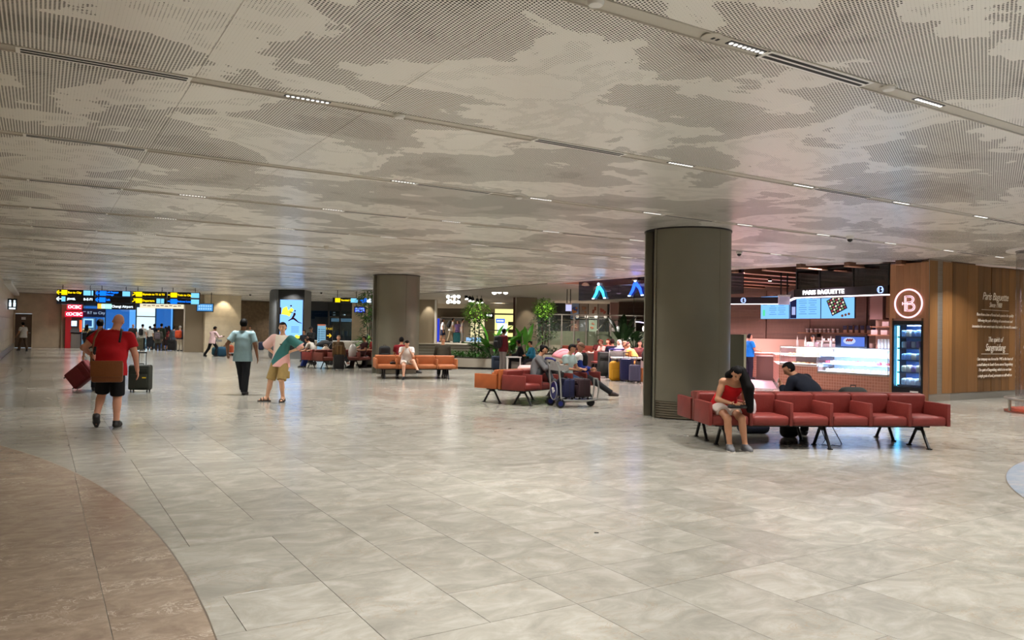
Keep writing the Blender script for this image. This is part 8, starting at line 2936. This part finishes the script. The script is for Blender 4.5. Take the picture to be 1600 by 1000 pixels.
guest('man with a red face and pale top leaning over the white table', 980.5, 28.2, 120, skin='pink', top=('tee', (196, 150, 140)), bottom=('trousers', (40, 40, 50)), hair=('short', (150, 110, 90)), hunch=20, h=1.66)
guest('man in a yellow orange shirt leaning over the white table', 992, 28.0, 60, skin='fair', b=1.1, top=('tee', (226, 164, 88)), bottom=('trousers', (50, 46, 60)), hair=('cap', (80, 50, 48)), hunch=26, lean=8, h=1.7, head=(20, 20))
guest('dark haired woman between the yellow shirt and the striped jacket', 1000, 29.2, 170, skin='fair', female=True, top=('tee', (90, 46, 44)), bottom=('trousers', (40, 40, 46)), hair=('long', (36, 18, 16)))
pp = guest('woman in a dark jacket with pale stripes at the right end of the white table', 1009.5, 26.7, 80, skin='asian', female=True, top=('coat', (36, 22, 22), {'hem': .1}), bottom=('trousers', (50, 34, 30)), hair=('short', (20, 12, 12)), h=1.66, res=.016, zs=.48)
q = MB()
for dx in (-.02, .03):
    q.tube([pp['root'].matrix_world.inverted() @ Vector((0, 0, 0)) + Vector((.225, dx, 1.02)), Vector((.235, dx, .8))], .008, 5)
mw_i = pp['mw'].inverted()
q = MB()
for dx in (-.025, .02):
    a_, b2_ = mw_i @ pp['shL'], mw_i @ pp['eL']
    q.tube([tuple(a_ + Vector((-.06, dx, .02))), tuple(a_.lerp(b2_, .5) + Vector((-.07, dx, 0))), tuple(b2_ + Vector((-.06, dx, 0)))], .008, 5)
q.build('stripe', mat('stripe_gold', (210, 170, 110), .6), pp['root'])
x, y = P(1171, 520, 28.75).x, 28.75
person('man in a bright blue polo shirt and dark trousers leaning at the bakery till', (x, y), -72, 1.70, 1.1, 'tan', .014, ('tee', (24, 120, 206), {'hem': .05, 'collar': (20, 110, 196)}), ('trousers', (28, 26, 38)), hair=('short', (20, 16, 16)), belly=.04, head=(-10, 2),
       armR=((.15, .35, -1), (-.2, .95, -.12)), armL=((-.2, -.15, -1), (-.05, .2, -1)))
x, y, _ = BK(-5.95, 4.75)
person('bakery worker in a striped shirt bending behind the till', (x, y), 150, 1.72, 1.0, 'tan', .018, ('shirt', mat('stripe_shirt', (226, 206, 216), .8)), ('trousers', (40, 36, 40)), hair=('short', (14, 12, 12)), hunch=10, lean=4, head=(0, 25), face=False)
x, y, _ = BK(-1.95, 1.6)
person('bakery worker in a pale cap behind the cake case', (x, y), 120, 1.56, .95, 'fair', .020, ('tee', (220, 196, 190)), ('trousers', (40, 36, 40)), hair=('cap', (226, 200, 176)), head=(0, 10))
def raised(label, u, y, yaw, h=1.66, **k):
    k.setdefault('res', .026)
    return person(label, (P(u, 520, y).x, y), yaw, h, z0=.8, **k)
raised('woman in a red top and white shorts standing on the raised level', 670, 53.2, 20, 1.62, female=True, top=('tee', (130, 26, 30), {'hem': .02}), bottom=('shorts', (220, 206, 196), {'len': .5}), skin='tan', hair=('short', (40, 22, 18)))
raised('child with dark hair beside the red suitcase on the raised level', 661, 53.4, 150, 1.3, top=('tee', (80, 84, 92)), bottom=('shorts', (40, 40, 50)), skin='tan')
raised('woman in a white top and dark skirt walking on the raised level', 691.5, 54.6, -80, 1.68, female=True, top=('tee', (206, 204, 206), {'hem': .0}), bottom=('shorts', (34, 38, 64), {'len': .9, 'loose': .04}), skin='tan', hair=('long', (22, 16, 16)), footL=(-.08, .2, .09), footR=(.08, -.2, .09))
pp = raised('person in tan trousers leaning forward under a black backpack on the raised level', 704, 54.4, -70, 1.76, top=('tee', (190, 188, 186)), bottom=('trousers', (140, 126, 104)), skin='tan', lean=14, footL=(-.08, .28, .09), footR=(.08, -.24, .1))
p_ = pp['mw'] @ Vector((0, -.16, 1.0))
backpack('black backpack on the person leaning forward on the raised level', (p_.x, p_.y), R_(-70), .36, .22, .52, (16, 16, 18), z=1.85, lean=-.2)
raised('person in a violet top beside the teal suitcase', 715, 56.0, 160, 1.6, female=True, top=('tee', (116, 92, 140)), bottom=('trousers', (70, 64, 80)), skin='fair', hair=('long', (60, 40, 34)))
raised('person in pale clothes and white trousers right of the teal suitcase', 722.5, 55.2, -90, 1.7, top=('tee', (206, 196, 190)), bottom=('trousers', (206, 204, 204)), skin='fair', hair=('short', (40, 30, 26)))
p_ = P(677.5, 520, 52.4)
t = thing('sign_post', 'thin post with a tilted white card at the top of the steps', 'sign', (p_.x, 52.4, .8), 0)
MB().cyl((0, 0, 0), (0, 0, 1.0), .025, n=8).build('post', m_dark, t)
MB().box((0, 0, 0), (.34, .24, .02), TM((0, 0, 1.02), rx=.4)).build('card', m_white, t, smooth=False)
MB().lathe([(.15, 0), (.15, .02), (0, .03)], n=14).build('foot', m_dark, t)
x, y = G(932, 833)
o = MB().box((0, 0, .004), (.035, .012, .006)).build('litter', m_dark)
o.location = (x, y, 0)
tag(o, 'small dark scrap of litter on the pale floor', 'litter')
o = MB().tube([(2.55, 12.35, .01), (2.66, 12.30, .01), (2.74, 12.33, .01), (2.84, 12.28, .01)], .008, 6).build('cable', m_white)
tag(o, 'short white cable end lying by the back leg of the red bench', 'cable')
o = MB().tube([(4.72, 11.75, .3), (4.75, 11.6, .08), (4.66, 11.5, .012), (4.9, 11.42, .012), (5.0, 11.6, .02), (4.9, 11.75, .29)], .007, 6).build('power_cable', m_black)
tag(o, 'thin black power cable looping below the middle of the red bench', 'cable')
o = MB().tube([(1.0, 18.2, .3), (.98, 18.0, .1), (.8, 17.8, .012), (1.1, 17.7, .012), (1.3, 18.0, .012), (1.25, 18.4, .28)], .008, 6).build('power_cable', m_black)
tag(o, 'thin dark power cable below the red and tan bench', 'cable')
bake_texts()
